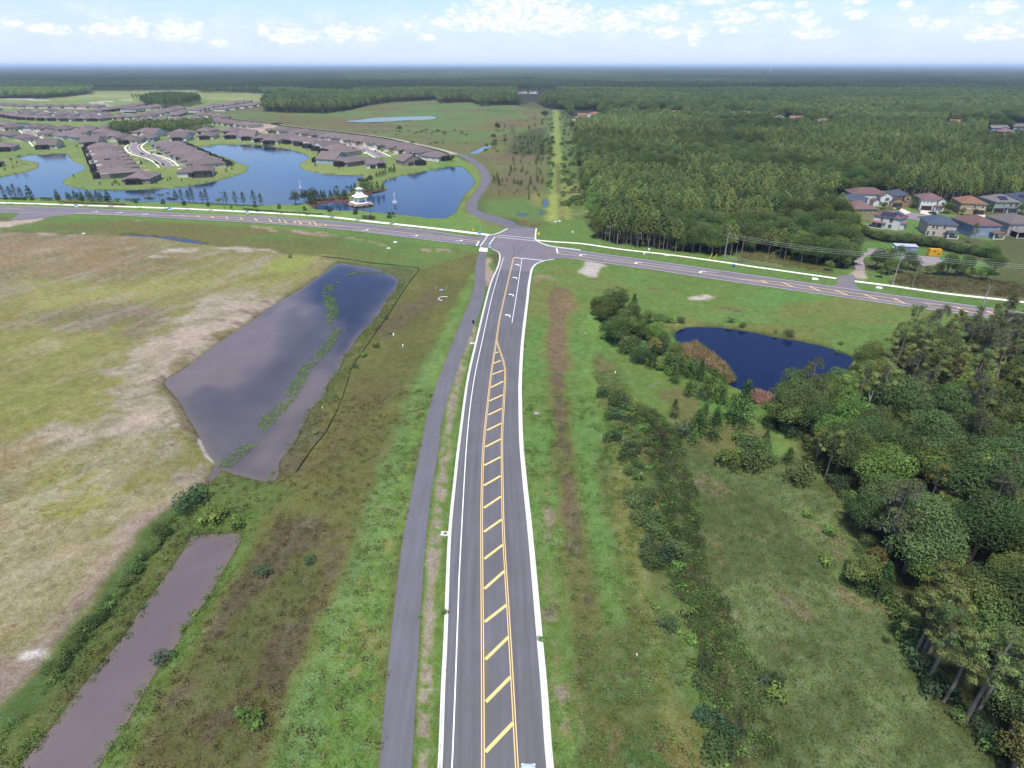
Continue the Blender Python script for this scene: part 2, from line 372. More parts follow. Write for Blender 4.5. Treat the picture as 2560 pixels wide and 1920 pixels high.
# ------------------------------------------------------------------ the ground: one sheet to the horizon
us = np.arange(-340, 2901, 5.0)
vs_ = np.r_[165.0, 165.6, 166.2, 167, 168, 170, 172.5, np.arange(175.5, 300, 3.0), np.arange(300, 620, 3.6), np.arange(620, 1000, 4.4), np.arange(1000, 2060, 5.5)]
UU, VV = np.meshgrid(us, vs_)
dxg = (UU - 1280) / F_PX; dyg = (VV - 960) / F_PX
fyg = math.cos(PITCH) - dyg * math.sin(PITCH); fzg = -math.sin(PITCH) - dyg * math.cos(PITCH)
tg = -CAM_H / fzg; X = dxg * tg; Y = fyg * tg
RAD = np.hypot(X, Y)
wx = (fbm(X, Y, 6, 91, 3) - 0.5); wy = (fbm(X, Y, 25, 92, 3) - 0.5)
C3 = np.zeros(X.shape + (3,)); C3[:] = alb('#5c6b45')
Z = np.zeros(X.shape)
def near_box(pts, m):
    P = np.array(pts); a = P.min(0) - m; b = P.max(0) + m
    return (X > a[0]) & (X < b[0]) & (Y > a[1]) & (Y < b[1])
def lay(poly=None, line=None, width=None, col='#808080', f=1.5, op=1.0, edge=2.0, noise=None, k=1.0, seed=0, sm=0):
    pts = poly if poly is not None else line
    if sm: pts = smooth(pts, sm, poly is not None)
    sel = near_box(pts, (width or 0) + f + edge + 2)
    if not sel.any(): return
    x, y = X[sel], Y[sel]
    if poly is not None: d = poly_sd(x, y, pts)
    else: d = width / 2 - line_d(x, y, pts)
    e = edge * (wx[sel] * 1.6 + wy[sel] * (1.0 if edge > 1.5 else 0.2))
    mk = sstep(-f, f, d + e) * op
    if noise:
        sc, lo, hi = noise[:3]; an, ra = (noise[3], noise[4]) if len(noise) > 3 else (None, 1.0)
        mk = mk * sstep(lo, hi, fbm(x, y, sc, 100 + seed, 4, an, ra))
    c = np.array(alb(col, k)); C3[sel] = C3[sel] * (1 - mk[:, None]) + c * mk[:, None]
BIG = [(-60000, -500), (60000, -500), (60000, 60000), (-60000, 60000)]
# forest floor and the open lands beyond
FOREST_ALL = S('a1',(-600,425),(200,425),(330,413),(400,403),(402,391),(860,389),(866,403),(1140,403),(1145,412),(1280,411),(1284,404),(1600,394),(1602,402),(1560,404),
    (1500,415),(1270,412),(1150,440),(1140,482),(1250,488),(1400,490),(1480,482),(1590,456),(1680,442),(1880,432),(1900,447),(2030,442),(2080,460),(2212,453)) + \
    S('a2',(30,455),(95,440),(150,468),(175,472),(232,476),(262,520),(275,560),(272,620),(290,691)) + S('c6',(385,300),(400,330),(425,430),(440,520),(455,600),(490,712),(620,735),(900,765),(1130,785),
    (1300,765),(1400,800),(1560,830),(1700,850),(1755,840),(1790,715),(1700,640),(1620,570),(1640,510),(1720,492),(2000,500),(2400,520)) + S('S',(3300,560),(3300,165.2),(-900,165.2))
lay(poly=[U(max(min(x, 3300), -900), max(y, 165.2)) for x, y in FOREST_ALL], col='#3c4636', f=3, edge=6)
lay(poly=W('a1',(-600,455),(-600,430),(200,428),(330,415),(402,404),(402,393),(860,391),(866,405),(1140,405),(1150,440),(1060,442),(880,446),(600,440),(420,442),(200,440)), col='#8ba063', f=20, edge=30)
lay(poly=W('a1',(-600,455),(-600,430),(200,428),(402,400),(860,391),(1140,405),(1060,442),(600,440),(200,440)), col='#a3ab74', f=20, edge=30, noise=(90,.45,.6,0,3), op=.8)
lay(poly=W('a1',(1270,414),(1600,395),(1602,402),(1520,410),(1290,418)), col='#7d9a5c', f=10, edge=10)
# the wide meadow in the middle
MEADOW = W('a1',(880,500),(960,470),(1130,450),(1140,484),(1400,492),(1590,458),(1690,444),(1890,434),(2212,455)) + W('a2',(95,470),(178,474),(195,560),(200,690)) + \
    W('c6',(310,400),(330,600),(180,630),(0,570)) + W('d4',(2190,900),(2190,700),(2060,560),(1900,500),(1600,420),(1100,318),(600,258),(100,195),(-300,160))
lay(poly=MEADOW, col='#6b7d4b', f=8, edge=10)
lay(poly=MEADOW, col='#83784f', f=12, edge=16, noise=(60,.44,.60,0.2,2.6), op=.55, seed=1)
lay(poly=MEADOW, col='#5a8a49', f=12, edge=16, noise=(80,.52,.64,0.1,3.0), op=.8, seed=2)
lay(poly=MEADOW, col='#86684f', f=10, edge=10, noise=(28,.56,.68,0.2,2.0), op=.45, seed=3)
for p in (W('d4',(1280,95),(1700,90),(1900,100),(1800,140),(1500,120)), W('d4',(1200,190),(1700,165),(2211,150),(2211,215),(1700,225)), W('d4',(1500,25),(2211,5),(2211,40),(1300,70)), W('d4',(1700,320),(2211,315),(2211,375),(1850,360))):
    lay(poly=p, col='#568a48', f=10, edge=12, op=.8)
lay(poly=W('d7',(70,205),(200,190),(600,215),(600,250),(250,250)), col='#3f7d4a', f=8, edge=8, op=.9)
lay(poly=W('d7',(250,900),(420,880),(1040,900),(1000,1300),(300,1320)), col='#7a704c', f=12, edge=14, op=.5)
lay(poly=W('d7',(200,1300),(900,1250),(1000,1480),(250,1560)), col='#74704a', f=12, edge=12, op=.7)
lay(poly=W('d7',(60,1560),(850,1540),(980,1650),(950,1800),(30,1800)), col='#5c8a45', f=6, edge=6, op=.9)
lay(poly=W('d7',(560,640),(760,500),(1050,480),(1150,560),(1160,860),(1100,900),(500,870)), col='#4c5a3c', f=8, edge=10, op=.9)
lay(poly=W('d7',(840,1480),(1000,1450),(1000,1650),(870,1640)), col='#9b9a55', f=4, edge=5, op=.8)
# mown strip and scrub along the straight corridor
lay(poly=W('d7',(1100,240),(1180,220),(1260,240),(1480,640),(1560,1000),(1640,1400),(1700,1900),(1060,1900),(1060,1400),(1100,900),(1050,500)), col='#5e7f48', f=6, edge=8)
lay(line=W('d7',(1195,225),(1205,420),(1200,620),(1225,880),(1230,1100),(1245,1300),(1260,1660),(1265,1900)), width=9, col='#84a44f', f=2, edge=3)
lay(line=W('d7',(1225,1000),(1240,1300),(1255,1660),(1262,1850)), width=4, col='#6f7a4a', f=1.5, edge=2)
lay(poly=W('d7',(1100,1500),(1190,1440),(1210,1660),(1215,1850),(1080,1850)), col='#95ad52', f=3, edge=4)
lay(poly=W('d7',(1290,1350),(1480,1330),(1680,1560),(1700,1800),(1340,1800)), col='#8f9a55', f=4, edge=8, noise=(9,.42,.58), op=.9)
# lake town lawns, banks and bare lots
TOWN = W('d2',(-1500,1250),(-1500,100),(0,90),(600,70),(1500,60),(2210,60)) + W('d3',(900,30),(1900,100),(1000,220),(740,270),(1110,325),(1700,385),(2200,440)) + W('d4',(100,215),(600,275),(1100,335),(1500,412),(1780,475),(1890,520),(1880,570),(2110,760),(1900,1100),(2100,1240),(1000,1140),(0,1060)) + W('cL',(1000,170),(0,140),(-1500,120))
lay(poly=TOWN, col='#73964f', f=3, edge=4)
lay(poly=TOWN, col='#8aa05c', f=3, edge=4, noise=(45,.5,.62), op=.5, seed=5)
for p in (W('d3',(1560,470),(2000,440),(2140,440),(2080,520),(1700,560),(1500,520)), W('d4',(-60,200),(120,205),(130,270),(-40,280)), W('d2',(1060,170),(1300,165),(1330,205),(1080,200))):
    lay(poly=p, col='#c3b29a', f=3, edge=4)
lay(line=W('d2',(-200,40),(300,42),(660,68)), width=26, col='#c9c3ae', f=5, edge=4)
lay(line=W('d2',(1450,100),(1600,82),(1850,66)), width=30, col='#d0cbb8', f=6, edge=10)
lay(poly=W('d2',(1450,110),(1600,105),(1720,150),(1600,180),(1460,150)), col='#9fb0a6', f=8, edge=14)
# banks between lake and cross road
SBANK = W('cL',(-1500,110),(0,125),(600,140),(1200,155),(1700,165)) + W('cQ',(300,715),(640,720),(760,690),(800,750),(1130,768),(1690,820),(1790,720),(1880,600),(1835,480),(1720,460),(1400,520),(1760,390),(1900,450),(1960,540),(1840,720),(1840,770),(2060,862),(2130,890),(2100,930)) + [tuple(p) for p in cross_N_w[::-1]]
lay(poly=SBANK, col='#62973f', f=2, edge=1.5)
lay(poly=SBANK, col='#7fa750', f=2, edge=1.5, noise=(14,.5,.64), op=.5, seed=6)
lay(line=W('cQ',(1760,390),(1900,455),(1950,540),(1890,650),(1830,735),(1850,790),(2060,870)), width=9, col='#7f8450', f=3, edge=3, noise=(8,.4,.6), op=.8)
for p in (W('cG',(600,430),(650,400),(760,370),(1200,330),(1250,400),(1230,420),(1000,420),(870,430),(800,470),(720,480)), W('cG',(1230,330),(1420,250),(1760,230),(1700,275),(1480,305),(1290,370)), W('cG',(1420,640),(1460,600),(1590,610),(1590,650),(1500,658))):
    lay(poly=p, col='#6b524a', f=.8, edge=.8)
lay(line=W('cL',(440,155),(700,165),(870,172)), width=5, col='#8a6f4d', f=1, edge=1.2)
# mown bank south of the cross road, west of the junction
MOWN_W = [tuple(p) for p in cross_S_w] + W('c5',(1800,50),(1775,130),(1760,270),(1700,420),(1640,580),(1480,580),(1250,480),(1400,300),(1500,145),(1000,85)) + W('cL',(2190,525),(1640,470),(1420,435),(1100,392),(700,377),(250,360),(0,348),(-1500,340))
lay(poly=MOWN_W, col='#667c40', f=2, edge=2)
lay(poly=MOWN_W, col='#7d7a4a', f=2, edge=2, noise=(16,.45,.62,-0.12,4), op=.7, seed=7)
lay(poly=MOWN_W, col='#54893c', f=2, edge=2, noise=(22,.5,.64,-0.1,3), op=.7, seed=8)
lay(line=offset_line(cross_S_w, -4.5), width=7, col='#5d8f3e', f=1.5, edge=2)
for ln, wd in ((W('cL',(1690,318),(1900,338),(2212,370)), 3.4), (W('d4',(60,1255),(500,1300),(900,1340),(1200,1410)), 3.2), (W('d4',(1600,1455),(1850,1470)), 2.5), (W('cL',(900,280),(1000,285)), 3)):
    lay(line=ln, width=wd, col='#b3a283', f=1.2, edge=3, noise=(5,.38,.58), op=.9)
lay(poly=W('cL',(-200,300),(0,290),(150,275),(310,258),(320,270),(220,295),(60,330),(-200,345)), col='#c9b9a0', f=1.5, edge=3)
# the bare graded field
FIELD = W('cL',(-1500,350),(0,352),(250,372),(500,374),(720,381),(1100,398),(1420,444),(1640,474),(1900,494),(2000,512),(2190,525)) + W('c5',(1060,105),(1000,178),(640,415),(225,708),(340,885),(475,1112),(440,1205)) + \
    W('c1',(960,270),(900,350),(800,475),(700,580),(620,720),(520,830),(440,940),(350,1050),(250,1190),(150,1310),(50,1430),(0,1500),(-250,1800),(-900,1800),(-900,200))
SD = R(62)     # drag lines of the grader
lay(poly=FIELD, col='#929458', f=1.0, edge=1.2)
for pts, c_, f_, e_, o_ in ((((-300,30),(200,30),(420,60),(520,140),(330,170),(120,220),(-300,240)), '#97895a', 9, 16, .8), (((-300,60),(250,60),(330,110),(100,130),(-300,150)), '#a08a58', 8, 12, .6),
    (((120,270),(420,230),(480,280),(380,340),(190,330)), '#8d7c6b', 6, 14, .8), (((60,170),(330,190),(560,150),(800,130),(820,170),(520,210),(300,250),(60,260)), '#9aa362', 8, 14, .8),
    (((-300,310),(330,320),(360,450),(300,560),(100,620),(-300,640)), '#87954a', 8, 14, .9), (((790,180),(830,230),(640,370),(480,470),(560,640),(480,700),(360,640),(150,670),(140,630),(380,540),(330,450),(430,360),(560,250),(680,180)), '#bbae94', 4, 12, .95),
    (((640,150),(960,110),(860,190),(760,230),(620,210)), '#8f9656', 5, 9, .8), (((480,400),(560,380),(520,440),(470,450)), '#8a7f4c', 1.5, 3, .9), (((590,330),(690,300),(640,345)), '#8a8048', 1.5, 3, .9),
    (((-300,640),(160,650),(480,700),(620,700),(540,780),(300,1000),(-300,1400)), '#a39f6a', 6, 10, .8), (((100,700),(330,720),(360,790),(200,860),(80,800)), '#8f9a4c', 4, 8, .8), (((-60,640),(90,660),(60,760),(-80,760)), '#9a8d4c', 4, 7, .7),
    (((480,690),(620,690),(600,760),(470,770)), '#a99684', 2, 5, .8)):
    lay(poly=W('fz', *pts), col=c_, f=f_, edge=e_, op=o_)
lay(poly=FIELD, col='#7d8648', f=2, edge=2, noise=(13,.50,.70,SD-.5,1.4), op=.55, seed=20)
lay(poly=FIELD, col='#a8925a', f=2, edge=2, noise=(16,.56,.74,SD-1.0,1.5), op=.5, seed=22)
lay(poly=FIELD, col='#c2b9a0', f=2, edge=2, noise=(5.0,.52,.80,SD+.1,3.5), op=.35, seed=23)
lay(poly=FIELD, col='#bdb598', f=2, edge=2, noise=(1.6,.54,.78,SD+.25,5), op=.32, seed=24)
lay(poly=FIELD, col='#747d46', f=2, edge=2, noise=(3.0,.52,.76,SD-.25,3.5), op=.4, seed=25)
lay(line=W('c1',(960,240),(840,370),(700,540),(600,690),(480,830),(380,960),(220,1150),(60,1340),(-60,1480)), width=7.5, col='#b09a88', f=2.5, edge=3, op=.9, noise=(6,.3,.55,SD,4))
lay(poly=W('c1',(0,1060),(110,1050),(220,1000),(400,850),(470,900),(330,1060),(160,1280),(30,1400),(-300,1700),(-500,1500)), col='#a38f7f', f=3, edge=4, op=.8, noise=(7,.32,.55,SD,3))
for ln, wd in ((W('c1',(120,1100),(210,1085),(290,1120),(320,1100)), 1.5), (W('c1',(420,880),(510,860)), .9)):
    lay(line=ln, width=wd, col='#d9d3c9', f=.5, edge=.8)
for ln, wd in ((W('c1',(60,1130),(110,1050),(200,1010)), .9), (W('c1',(390,850),(420,900)), .7), (W('c1',(830,215),(1060,200)), 2.2), (W('c1',(810,50),(900,10)), 1.4), (W('c5',(90,970),(340,920)), 2.2), (W('c5',(200,1030),(330,960)), 2), (W('c5',(0,740),(220,690)), 1.8),
               (W('c5',(80,650),(220,680)), 2.4), (W('c5',(560,335),(700,370)), 2.2), (W('c5',(650,292),(770,315)), 2), (W('c5',(500,400),(620,425)), 2), (W('c5',(300,555),(410,580)), 2.2), (W('c5',(420,500),(520,495)), 2)):
    lay(line=ln, width=wd, col='#8d7364', f=.8, edge=2.0, noise=(2.5,.35,.55), op=.9)
    lay(line=[(x + .7, y + .9) for x, y in ln], width=wd * .5, col='#c7b9a6', f=.5, edge=1.2, noise=(2,.4,.6), op=.8)
lay(poly=W('cL',(1180,478),(1400,470),(1650,462),(1850,478),(1920,492),(1800,502),(1500,505),(1250,520),(1000,540)), col='#cfc6b6', f=1.5, edge=3, noise=(7,.36,.55,-.1,3), op=.9)
lay(poly=W('cL',(260,368),(500,374),(520,382),(300,380)), col='#cabfa9', f=2, edge=3)
lay(poly=W('cL',(1850,640),(1880,560),(2000,520),(2190,525),(2120,600),(1960,660)), col='#8ba548', f=3, edge=5, op=.8)
lay(line=W('c5',(1000,185),(780,325),(640,425),(500,515),(400,595),(230,710)), width=4.5, col='#7e7a48', f=1.2, edge=2.5, op=.8)
lay(line=W('c5',(230,712),(290,795),(340,882),(400,985)), width=3.5, col='#7c7345', f=1, edge=1.5, op=.8)
lay(line=W('c5',(405,985),(440,1062),(478,1105),(520,1100)), width=1.6, col='#ddd8cb', f=.4, edge=.7)
# between the detention pond and the main road
MID = W('c5',(1500,145),(1400,300),(1330,310),(1115,590),(1020,780),(890,970),(790,1110),(790,1200),(560,1165),(480,1190),(440,1210)) + W('c1',(960,270),(700,580),(440,940),(250,1190),(50,1430),(-100,1620),(-300,1900),(1150,1900)) + [tuple(p) for p in path_L[6:]]
lay(poly=MID, col='#66713c', f=1, edge=1.5)
lay(poly=MID, col='#6f7a3f', f=1, edge=1.5, noise=(9,.45,.62,1.2,2), op=.8, seed=30)
lay(poly=MID, col='#736b45', f=1, edge=1.5, noise=(12,.5,.66,1.2,1.8), op=.7, seed=31)
BROWN = W('c1',(1400,420),(1620,420),(1690,520),(1620,760),(1560,960),(1480,1180),(1400,1420),(1300,1720),(560,1720),(720,1450),(860,1260),(960,1080),(1080,860),(1220,640))
lay(poly=BROWN, col='#66633f', f=2.5, edge=3)
lay(poly=BROWN, col='#777455', f=2.5, edge=3, noise=(6,.46,.62,1.2,1.6), op=.8, seed=32)
lay(poly=BROWN, col='#5d6d3c', f=2.5, edge=3, noise=(9,.44,.62,1.2,1.5), op=.85, seed=33)
lay(poly=W('c5',(1180,640),(1400,700),(1300,880),(1200,1000),(1000,1200),(880,1180),(1050,920)), col='#6b6a40', f=3, edge=4, op=.7)
lay(line=W('c1',(1490,0),(1400,130)), width=9, col='#6b6a44', f=2, edge=3)
lay(line=W('c1',(1240,400),(1130,640),(960,900),(820,1140),(680,1400),(540,1650)), width=5.5, col='#5c8436', f=1.6, edge=2.4)
lay(line=W('c1',(960,330),(820,470),(700,600),(600,760),(470,910),(370,1040),(230,1210),(90,1390),(-40,1560)), width=6.5, col='#4a6f34', f=1.6, edge=2.0)
lay(line=W('c1',(960,430),(860,600),(700,800),(560,1000),(420,1180),(240,1420),(60,1630)), width=4, col='#63763c', f=1.5, edge=2.0)
lay(poly=W('c1',(960,280),(1100,170),(1260,210),(1420,230),(1460,290),(1250,400),(1250,480),(960,500),(900,430)), col='#5a7a3a', f=2, edge=3)
GREEN = W('c5',(1690,300),(1560,560),(1450,800),(1350,1050),(1240,1330),(1150,1659)) + W('c1',(1560,960),(1450,1290),(1330,1659),(1270,1900),(1870,1900)) + [tuple(p) for p in path_L[8:-8]]
lay(poly=GREEN, col='#5a8f38', f=1.8, edge=2.2)
lay(poly=GREEN, col='#729a48', f=1.8, edge=2.2, noise=(7,.5,.66,1.25,2), op=.7, seed=35)
lay(poly=GREEN, col='#8a8f55', f=1.8, edge=2, noise=(3,.62,.74), op=.7, seed=36)
lay(line=W('c5',(1590,520),(1480,760),(1390,1010),(1300,1260),(1240,1500)) + W('c1',(1860,420),(1790,640),(1680,960),(1560,1260),(1420,1659),(1360,1850)), width=4.5, col='#638f58', f=2.0, edge=2.6, op=.5)
VERGE = [tuple(p) for p in path_R] + [tuple(p) for p in road_L[::-1]]
lay(poly=VERGE, col='#5b8a36', f=.6, edge=.8)
lay(line=W('c2',(490,1760),(502,1659),(530,1280),(548,900),(565,600),(600,300),(632,30)) + W('c5',(1668,800),(1698,660),(1745,520),(1768,440)), width=1.7, col='#a99f87', f=.5, edge=.9, noise=(1.4,.3,.5), op=.95)
lay(poly=W('cJ',(985,810),(1045,815),(1050,860),(1000,890),(1040,960),(1070,1050),(1010,1180),(965,1180),(955,1000),(950,860)), col='#b5a68e', f=.6, edge=1.2)
# east of the main road
EAST = [tuple(p) for p in road_R] + [tuple(p) for p in corner_R] + [tuple(p) for p in cross_S_e] + W('S',(2900,2300),(1420,2300))
lay(poly=EAST, col='#5f8a3a', f=1, edge=.8)
lay(poly=EAST, col='#7c8448', f=1, edge=.8, noise=(20,.48,.64,.15,2.2), op=.7, seed=40)
lay(poly=EAST, col='#4f9440', f=1, edge=.8, noise=(15,.52,.66,.15,2.0), op=.7, seed=41)
lay(line=W('f1',(620,520),(560,700),(540,1000),(560,1300),(560,1660)) + W('c2',(1215,60),(1250,300),(1290,600),(1345,900),(1395,1200),(1460,1560),(1500,1750)), width=5.0, col='#746a48', f=1.8, edge=2.0, op=.95)
lay(line=W('c2',(1215,60),(1250,300),(1290,600),(1345,900),(1395,1200),(1460,1560),(1500,1750)), width=4.6, col='#69803c', f=1.2, edge=2.4, noise=(3.2,.5,.66), op=.45, seed=49)
lay(line=W('f1',(640,560),(600,760),(580,1000),(600,1300),(600,1660)), width=8, col='#8a7a50', f=2.5, edge=3, op=.8)
lay(poly=W('f1',(680,600),(870,600),(900,700),(880,790),(600,800),(540,700)), col='#93804f', f=2, edge=3, op=.8)
lay(line=W('f1',(960,780),(900,900),(880,1200),(900,1659)) + W('c2',(1340,150),(1390,480),(1450,820),(1520,1150),(1580,1500)), width=3.6, col='#558f40', f=2.0, edge=2.6, op=.75)
lay(line=W('f1',(1080,900),(1090,1200),(1180,1500)) + W('c4',(60,470),(120,620)), width=5, col='#5fa23e', f=2, edge=3, op=.9)
for ln, wd in ((W('c2',(1130,180),(1150,420),(1120,640),(1150,900)), 1.8), (W('c2',(1170,1050),(1220,1350),(1230,1659)), 1.8), (W('c2',(1290,1250),(1330,1560)), 1.2)):
    lay(line=ln, width=wd, col='#988c72', f=.8, edge=1.6, noise=(2.2,.42,.58), op=.9)
ROUGH = W('c4',(60,300),(160,430),(240,560),(300,700),(380,900),(420,1100),(430,1300),(480,1600)) + W('c3',(560,1250),(640,1659),(700,1900),(-60,1900),(0,1400),(-40,1000)) + W('c2',(1520,900),(1470,500),(1400,100)) + W('c4',(130,700),(60,500))
lay(poly=ROUGH, col='#5f7440', f=2, edge=2.5)
lay(poly=ROUGH, col='#7f7a4c', f=2, edge=2.5, noise=(7,.47,.62), op=.8, seed=43)
lay(poly=ROUGH, col='#4d8040', f=2, edge=2.5, noise=(5,.52,.66), op=.8, seed=44)
lay(line=W('c2',(1480,20),(1530,300),(1560,560),(1620,860),(1700,1200),(1790,1560)), width=4, col='#7d8a4a', f=1.5, edge=2, op=.7)
lay(line=W('c4',(300,660),(350,720),(400,785),(430,900),(480,1060),(490,1240),(505,1400),(550,1540)) + W('c3',(590,800),(640,960),(720,1120),(780,1290),(800,1480),(860,1620)), width=6.0, col='#4a5a36', f=2.0, edge=3.0)
DITCH = W('c4',(300,660),(350,720),(400,785),(430,900),(480,1060),(490,1240),(505,1400),(550,1540)) + W('c3',(590,800),(640,960),(720,1120),(780,1290),(800,1480),(860,1620))
DMEADOW = W('c4',(440,720),(600,800),(700,950),(900,900),(1100,850),(1260,1010),(1310,1120),(1400,1300),(1250,1480),(1560,1640)) + W('c3',(1660,1100),(1900,1430),(2211,1720),(2211,1900),(900,1900),(790,1440),(650,1000),(560,760),(520,560),(500,300),(440,100))
lay(poly=DMEADOW, col='#5d7a48', f=2, edge=2.5)
lay(poly=DMEADOW, col='#6f8c56', f=2, edge=2.5, noise=(9,.46,.62,.9,1.7), op=.8, seed=46)
lay(poly=DMEADOW, col='#4f683c', f=2, edge=2.5, noise=(12,.5,.64,.7,1.7), op=.8, seed=47)
lay(poly=DMEADOW, col='#8d8262', f=2, edge=2.5, noise=(3.4,.62,.74,2.2,2.4), op=.65, seed=48)
lay(poly=W('c4',(380,540),(500,520),(700,700),(880,740),(960,760),(900,900),(700,960),(560,820),(440,720)), col='#77704c', f=2, edge=3, op=.7)
WOODS = S('c4',(1420,395),(1335,545),(1120,600),(960,640),(930,740),(1080,790),(1130,900),(1250,1010),(1320,1120),(1450,1390),(1300,1430),(1320,1520),(1480,1600)) + S('c3',(1600,860),(1640,1100),(1720,1230),(1910,1430),(2080,1700),(2150,1900)) + S('S',(3200,2200),(3200,900)) + S('c4',(2211,330),(1850,330),(1600,330))
lay(poly=[U(*p) for p in WOODS], col='#434a2e', f=2, edge=2.5)
lay(line=W('c4',(470,250),(640,225),(850,250),(1050,285),(1250,330),(1360,375)), width=3.5, col='#62703c', f=1.5, edge=2)
for p in (W('c4',(470,90),(560,80),(630,70),(680,85),(640,105),(560,103)), W('c4',(620,75),(680,80),(640,105))):
    lay(poly=p, col='#cfc4b4', f=.8, edge=2.0)
lay(poly=W('f1',(960,60),(1120,90),(1340,130),(1200,190),(1140,310),(1020,300),(870,240),(960,160)), col='#c6c0b4', f=.7, edge=1.5)
lay(poly=W('f1',(190,300),(330,270),(600,350),(580,390),(230,390)), col='#a8937a', f=1, edge=2, noise=(3,.42,.58), op=.9)
for ln in (W('d1',(850,620),(1060,740),(1300,720),(1800,770),(2211,815)), W('d1',(900,680),(1100,730)), W('d1',(1700,760),(1900,800)), W('d1',(900,540),(1100,580),(1300,560))):
    lay(line=ln, width=1.6, col='#7a6650', f=.8, edge=2, noise=(5,.42,.6), op=.8)
# north-east verge along the cross road
NE = [tuple(p) for p in cross_N_e] + W('cR',(2212,1500),(2600,1100)) + W('cR',(2212,1100),(1500,1000),(900,960),(500,920),(0,860)) + W('c6',(1300,740),(1100,780),(800,745),(560,715),(480,690),(420,600),(300,600),(180,640))
lay(poly=NE, col='#588a3c', f=1, edge=.8)
lay(poly=W('e7',(160,1090),(200,1000),(700,1010),(1000,1100),(1160,1230),(620,1150)), col='#6f7a45', f=2, edge=3, op=.9)
lay(poly=W('e7',(200,1000),(700,1010),(720,1060),(200,1050)), col='#8a7c48', f=1.5, edge=2, op=.7)
lay(poly=W('cR',(600,640),(900,660),(1000,680),(1500,760),(1850,860),(1950,960),(1500,900),(1100,860),(640,820)), col='#4f8a3c', f=1.5, edge=1.5)
lay(poly=W('cR',(880,1060),(1000,970),(1700,1030),(2300,1090),(2300,1240),(1400,1140)), col='#7b7a50', f=2, edge=3)
lay(poly=W('cR',(480,960),(540,930),(640,920),(660,1010),(600,1020),(540,1000)), col='#c2b6a2', f=.7, edge=1.0)
lay(poly=W('d5',(350,660),(620,680),(700,560),(1100,470),(1360,540),(2300,620),(2600,820),(2400,980),(1900,900),(1300,870),(600,800)), col='#5a8f40', f=1.5, edge=1)
lay(line=smooth(DITCH, 3), width=1.8, col='#33352f', f=.9, edge=3.0, k=.8, noise=(4,.38,.55), op=.75, seed=58)
lay(line=smooth(DITCH, 3), width=1.0, col='#262a3c', f=.5, edge=2.0, k=.7, noise=(6,.50,.56), op=.85, seed=59)
# land under and beside the water
for key, (pl, zw, bank) in PONDS.items():
    sel = near_box(pl, bank + 3)
    if not sel.any(): continue
    d = poly_sd(X[sel], Y[sel], pl)
    zz = np.where(d > 0, zw - np.minimum(d * 0.35, 1.2), zw * (1 - sstep(0, bank, -d)))
    Z[sel] = np.minimum(Z[sel], zz)
    wet = sstep(-0.9 - 0.0008 * RAD[sel], 0.2, d)[:, None] * 0.75
    C3[sel] = C3[sel] * (1 - wet) + np.array(alb('#4a4636')) * wet
Z += np.where(RAD < 300, (fbm(X, Y, 9, 55, 3) - .5) * 0.10, 0) * 0 - 0.0
gr_ = C3[..., 1] > C3[..., 0] * 1.02
C3[..., 2] = np.where(gr_, C3[..., 2] * .72, C3[..., 2]); C3[..., 0] = np.where(gr_, C3[..., 0] * 1.0, C3[..., 0])
# fine patchiness of every turf
C3 *= (0.86 + 0.28 * fbm(X, Y, 3.0, 60, 3))[..., None]
C3 *= (0.90 + 0.20 * fbm(X, Y, 40.0, 61, 3))[..., None]
# ground mesh
nv, nu = X.shape
gv = np.stack([X, Y, Z], -1).reshape(-1, 3)
idx = np.arange(nv * nu).reshape(nv, nu)
quads = np.stack([idx[:-1, :-1], idx[1:, :-1], idx[1:, 1:], idx[:-1, 1:]], -1).reshape(-1, 4)
base = nv * nu
FL, NL, NR, FR = int(idx[0, 0]), int(idx[-1, 0]), int(idx[-1, -1]), int(idx[0, -1])
extra = np.array([(-150000, gv[FL][1], 0), (-150000, -60000, 0), (150000, -60000, 0), (150000, gv[FR][1], 0), (-150000, 300000, 0), (150000, 300000, 0)])
gv = np.vstack([gv, extra])
quads = np.vstack([quads, [[base, base + 1, NL, FL], [base + 1, base + 2, NR, NL], [base + 2, base + 3, FR, NR], [base + 4, base, base + 3, base + 5]]])
gme = bpy.data.meshes.new('ground')
gme.vertices.add(len(gv)); gme.vertices.foreach_set('co', gv.ravel())
gme.loops.add(quads.size); gme.loops.foreach_set('vertex_index', quads.ravel())
gme.polygons.add(len(quads)); gme.polygons.foreach_set('loop_start', np.arange(0, quads.size, 4)); gme.polygons.foreach_set('loop_total', np.full(len(quads), 4))
gme.polygons.foreach_set('use_smooth', np.ones(len(quads), bool))
gme.update(calc_edges=True)
ca = gme.color_attributes.new('Col', 'FLOAT_COLOR', 'POINT')
cc = np.ones((len(gv), 4)); cc[:base, :3] = C3.reshape(-1, 3); cc[base:, :3] = alb('#5c6b45')
ca.data.foreach_set('color', cc.ravel())
gm = bpy.data.materials.new('turf_and_soil'); gm.use_nodes = True; t = N(gm.node_tree); b = t.n['Principled BSDF']
oc = t.new('ShaderNodeTexCoord').outputs['Object']
va = t.new('ShaderNodeAttribute', attribute_name='Col')
d1 = t.noise(oc, 2.6, 4, 0.7); d2 = t.noise(oc, 0.55, 4, 0.6); d3 = t.noise(t.mapv(oc, (1, 1, 1)), 7.0, 2, 0.6)
f1 = t.rng(d1, 0.28, 0.72, 0.68, 1.48); f2 = t.rng(d2, 0.3, 0.7, 0.80, 1.20); f3 = t.rng(d3, 0.3, 0.7, 0.78, 1.22)
hs = t.new('ShaderNodeHueSaturation'); t.l.new(va.outputs['Color'], hs.inputs['Color'])
t.put(hs.inputs['Value'], t.m('MULTIPLY', t.m('MULTIPLY', f1, f2), f3))
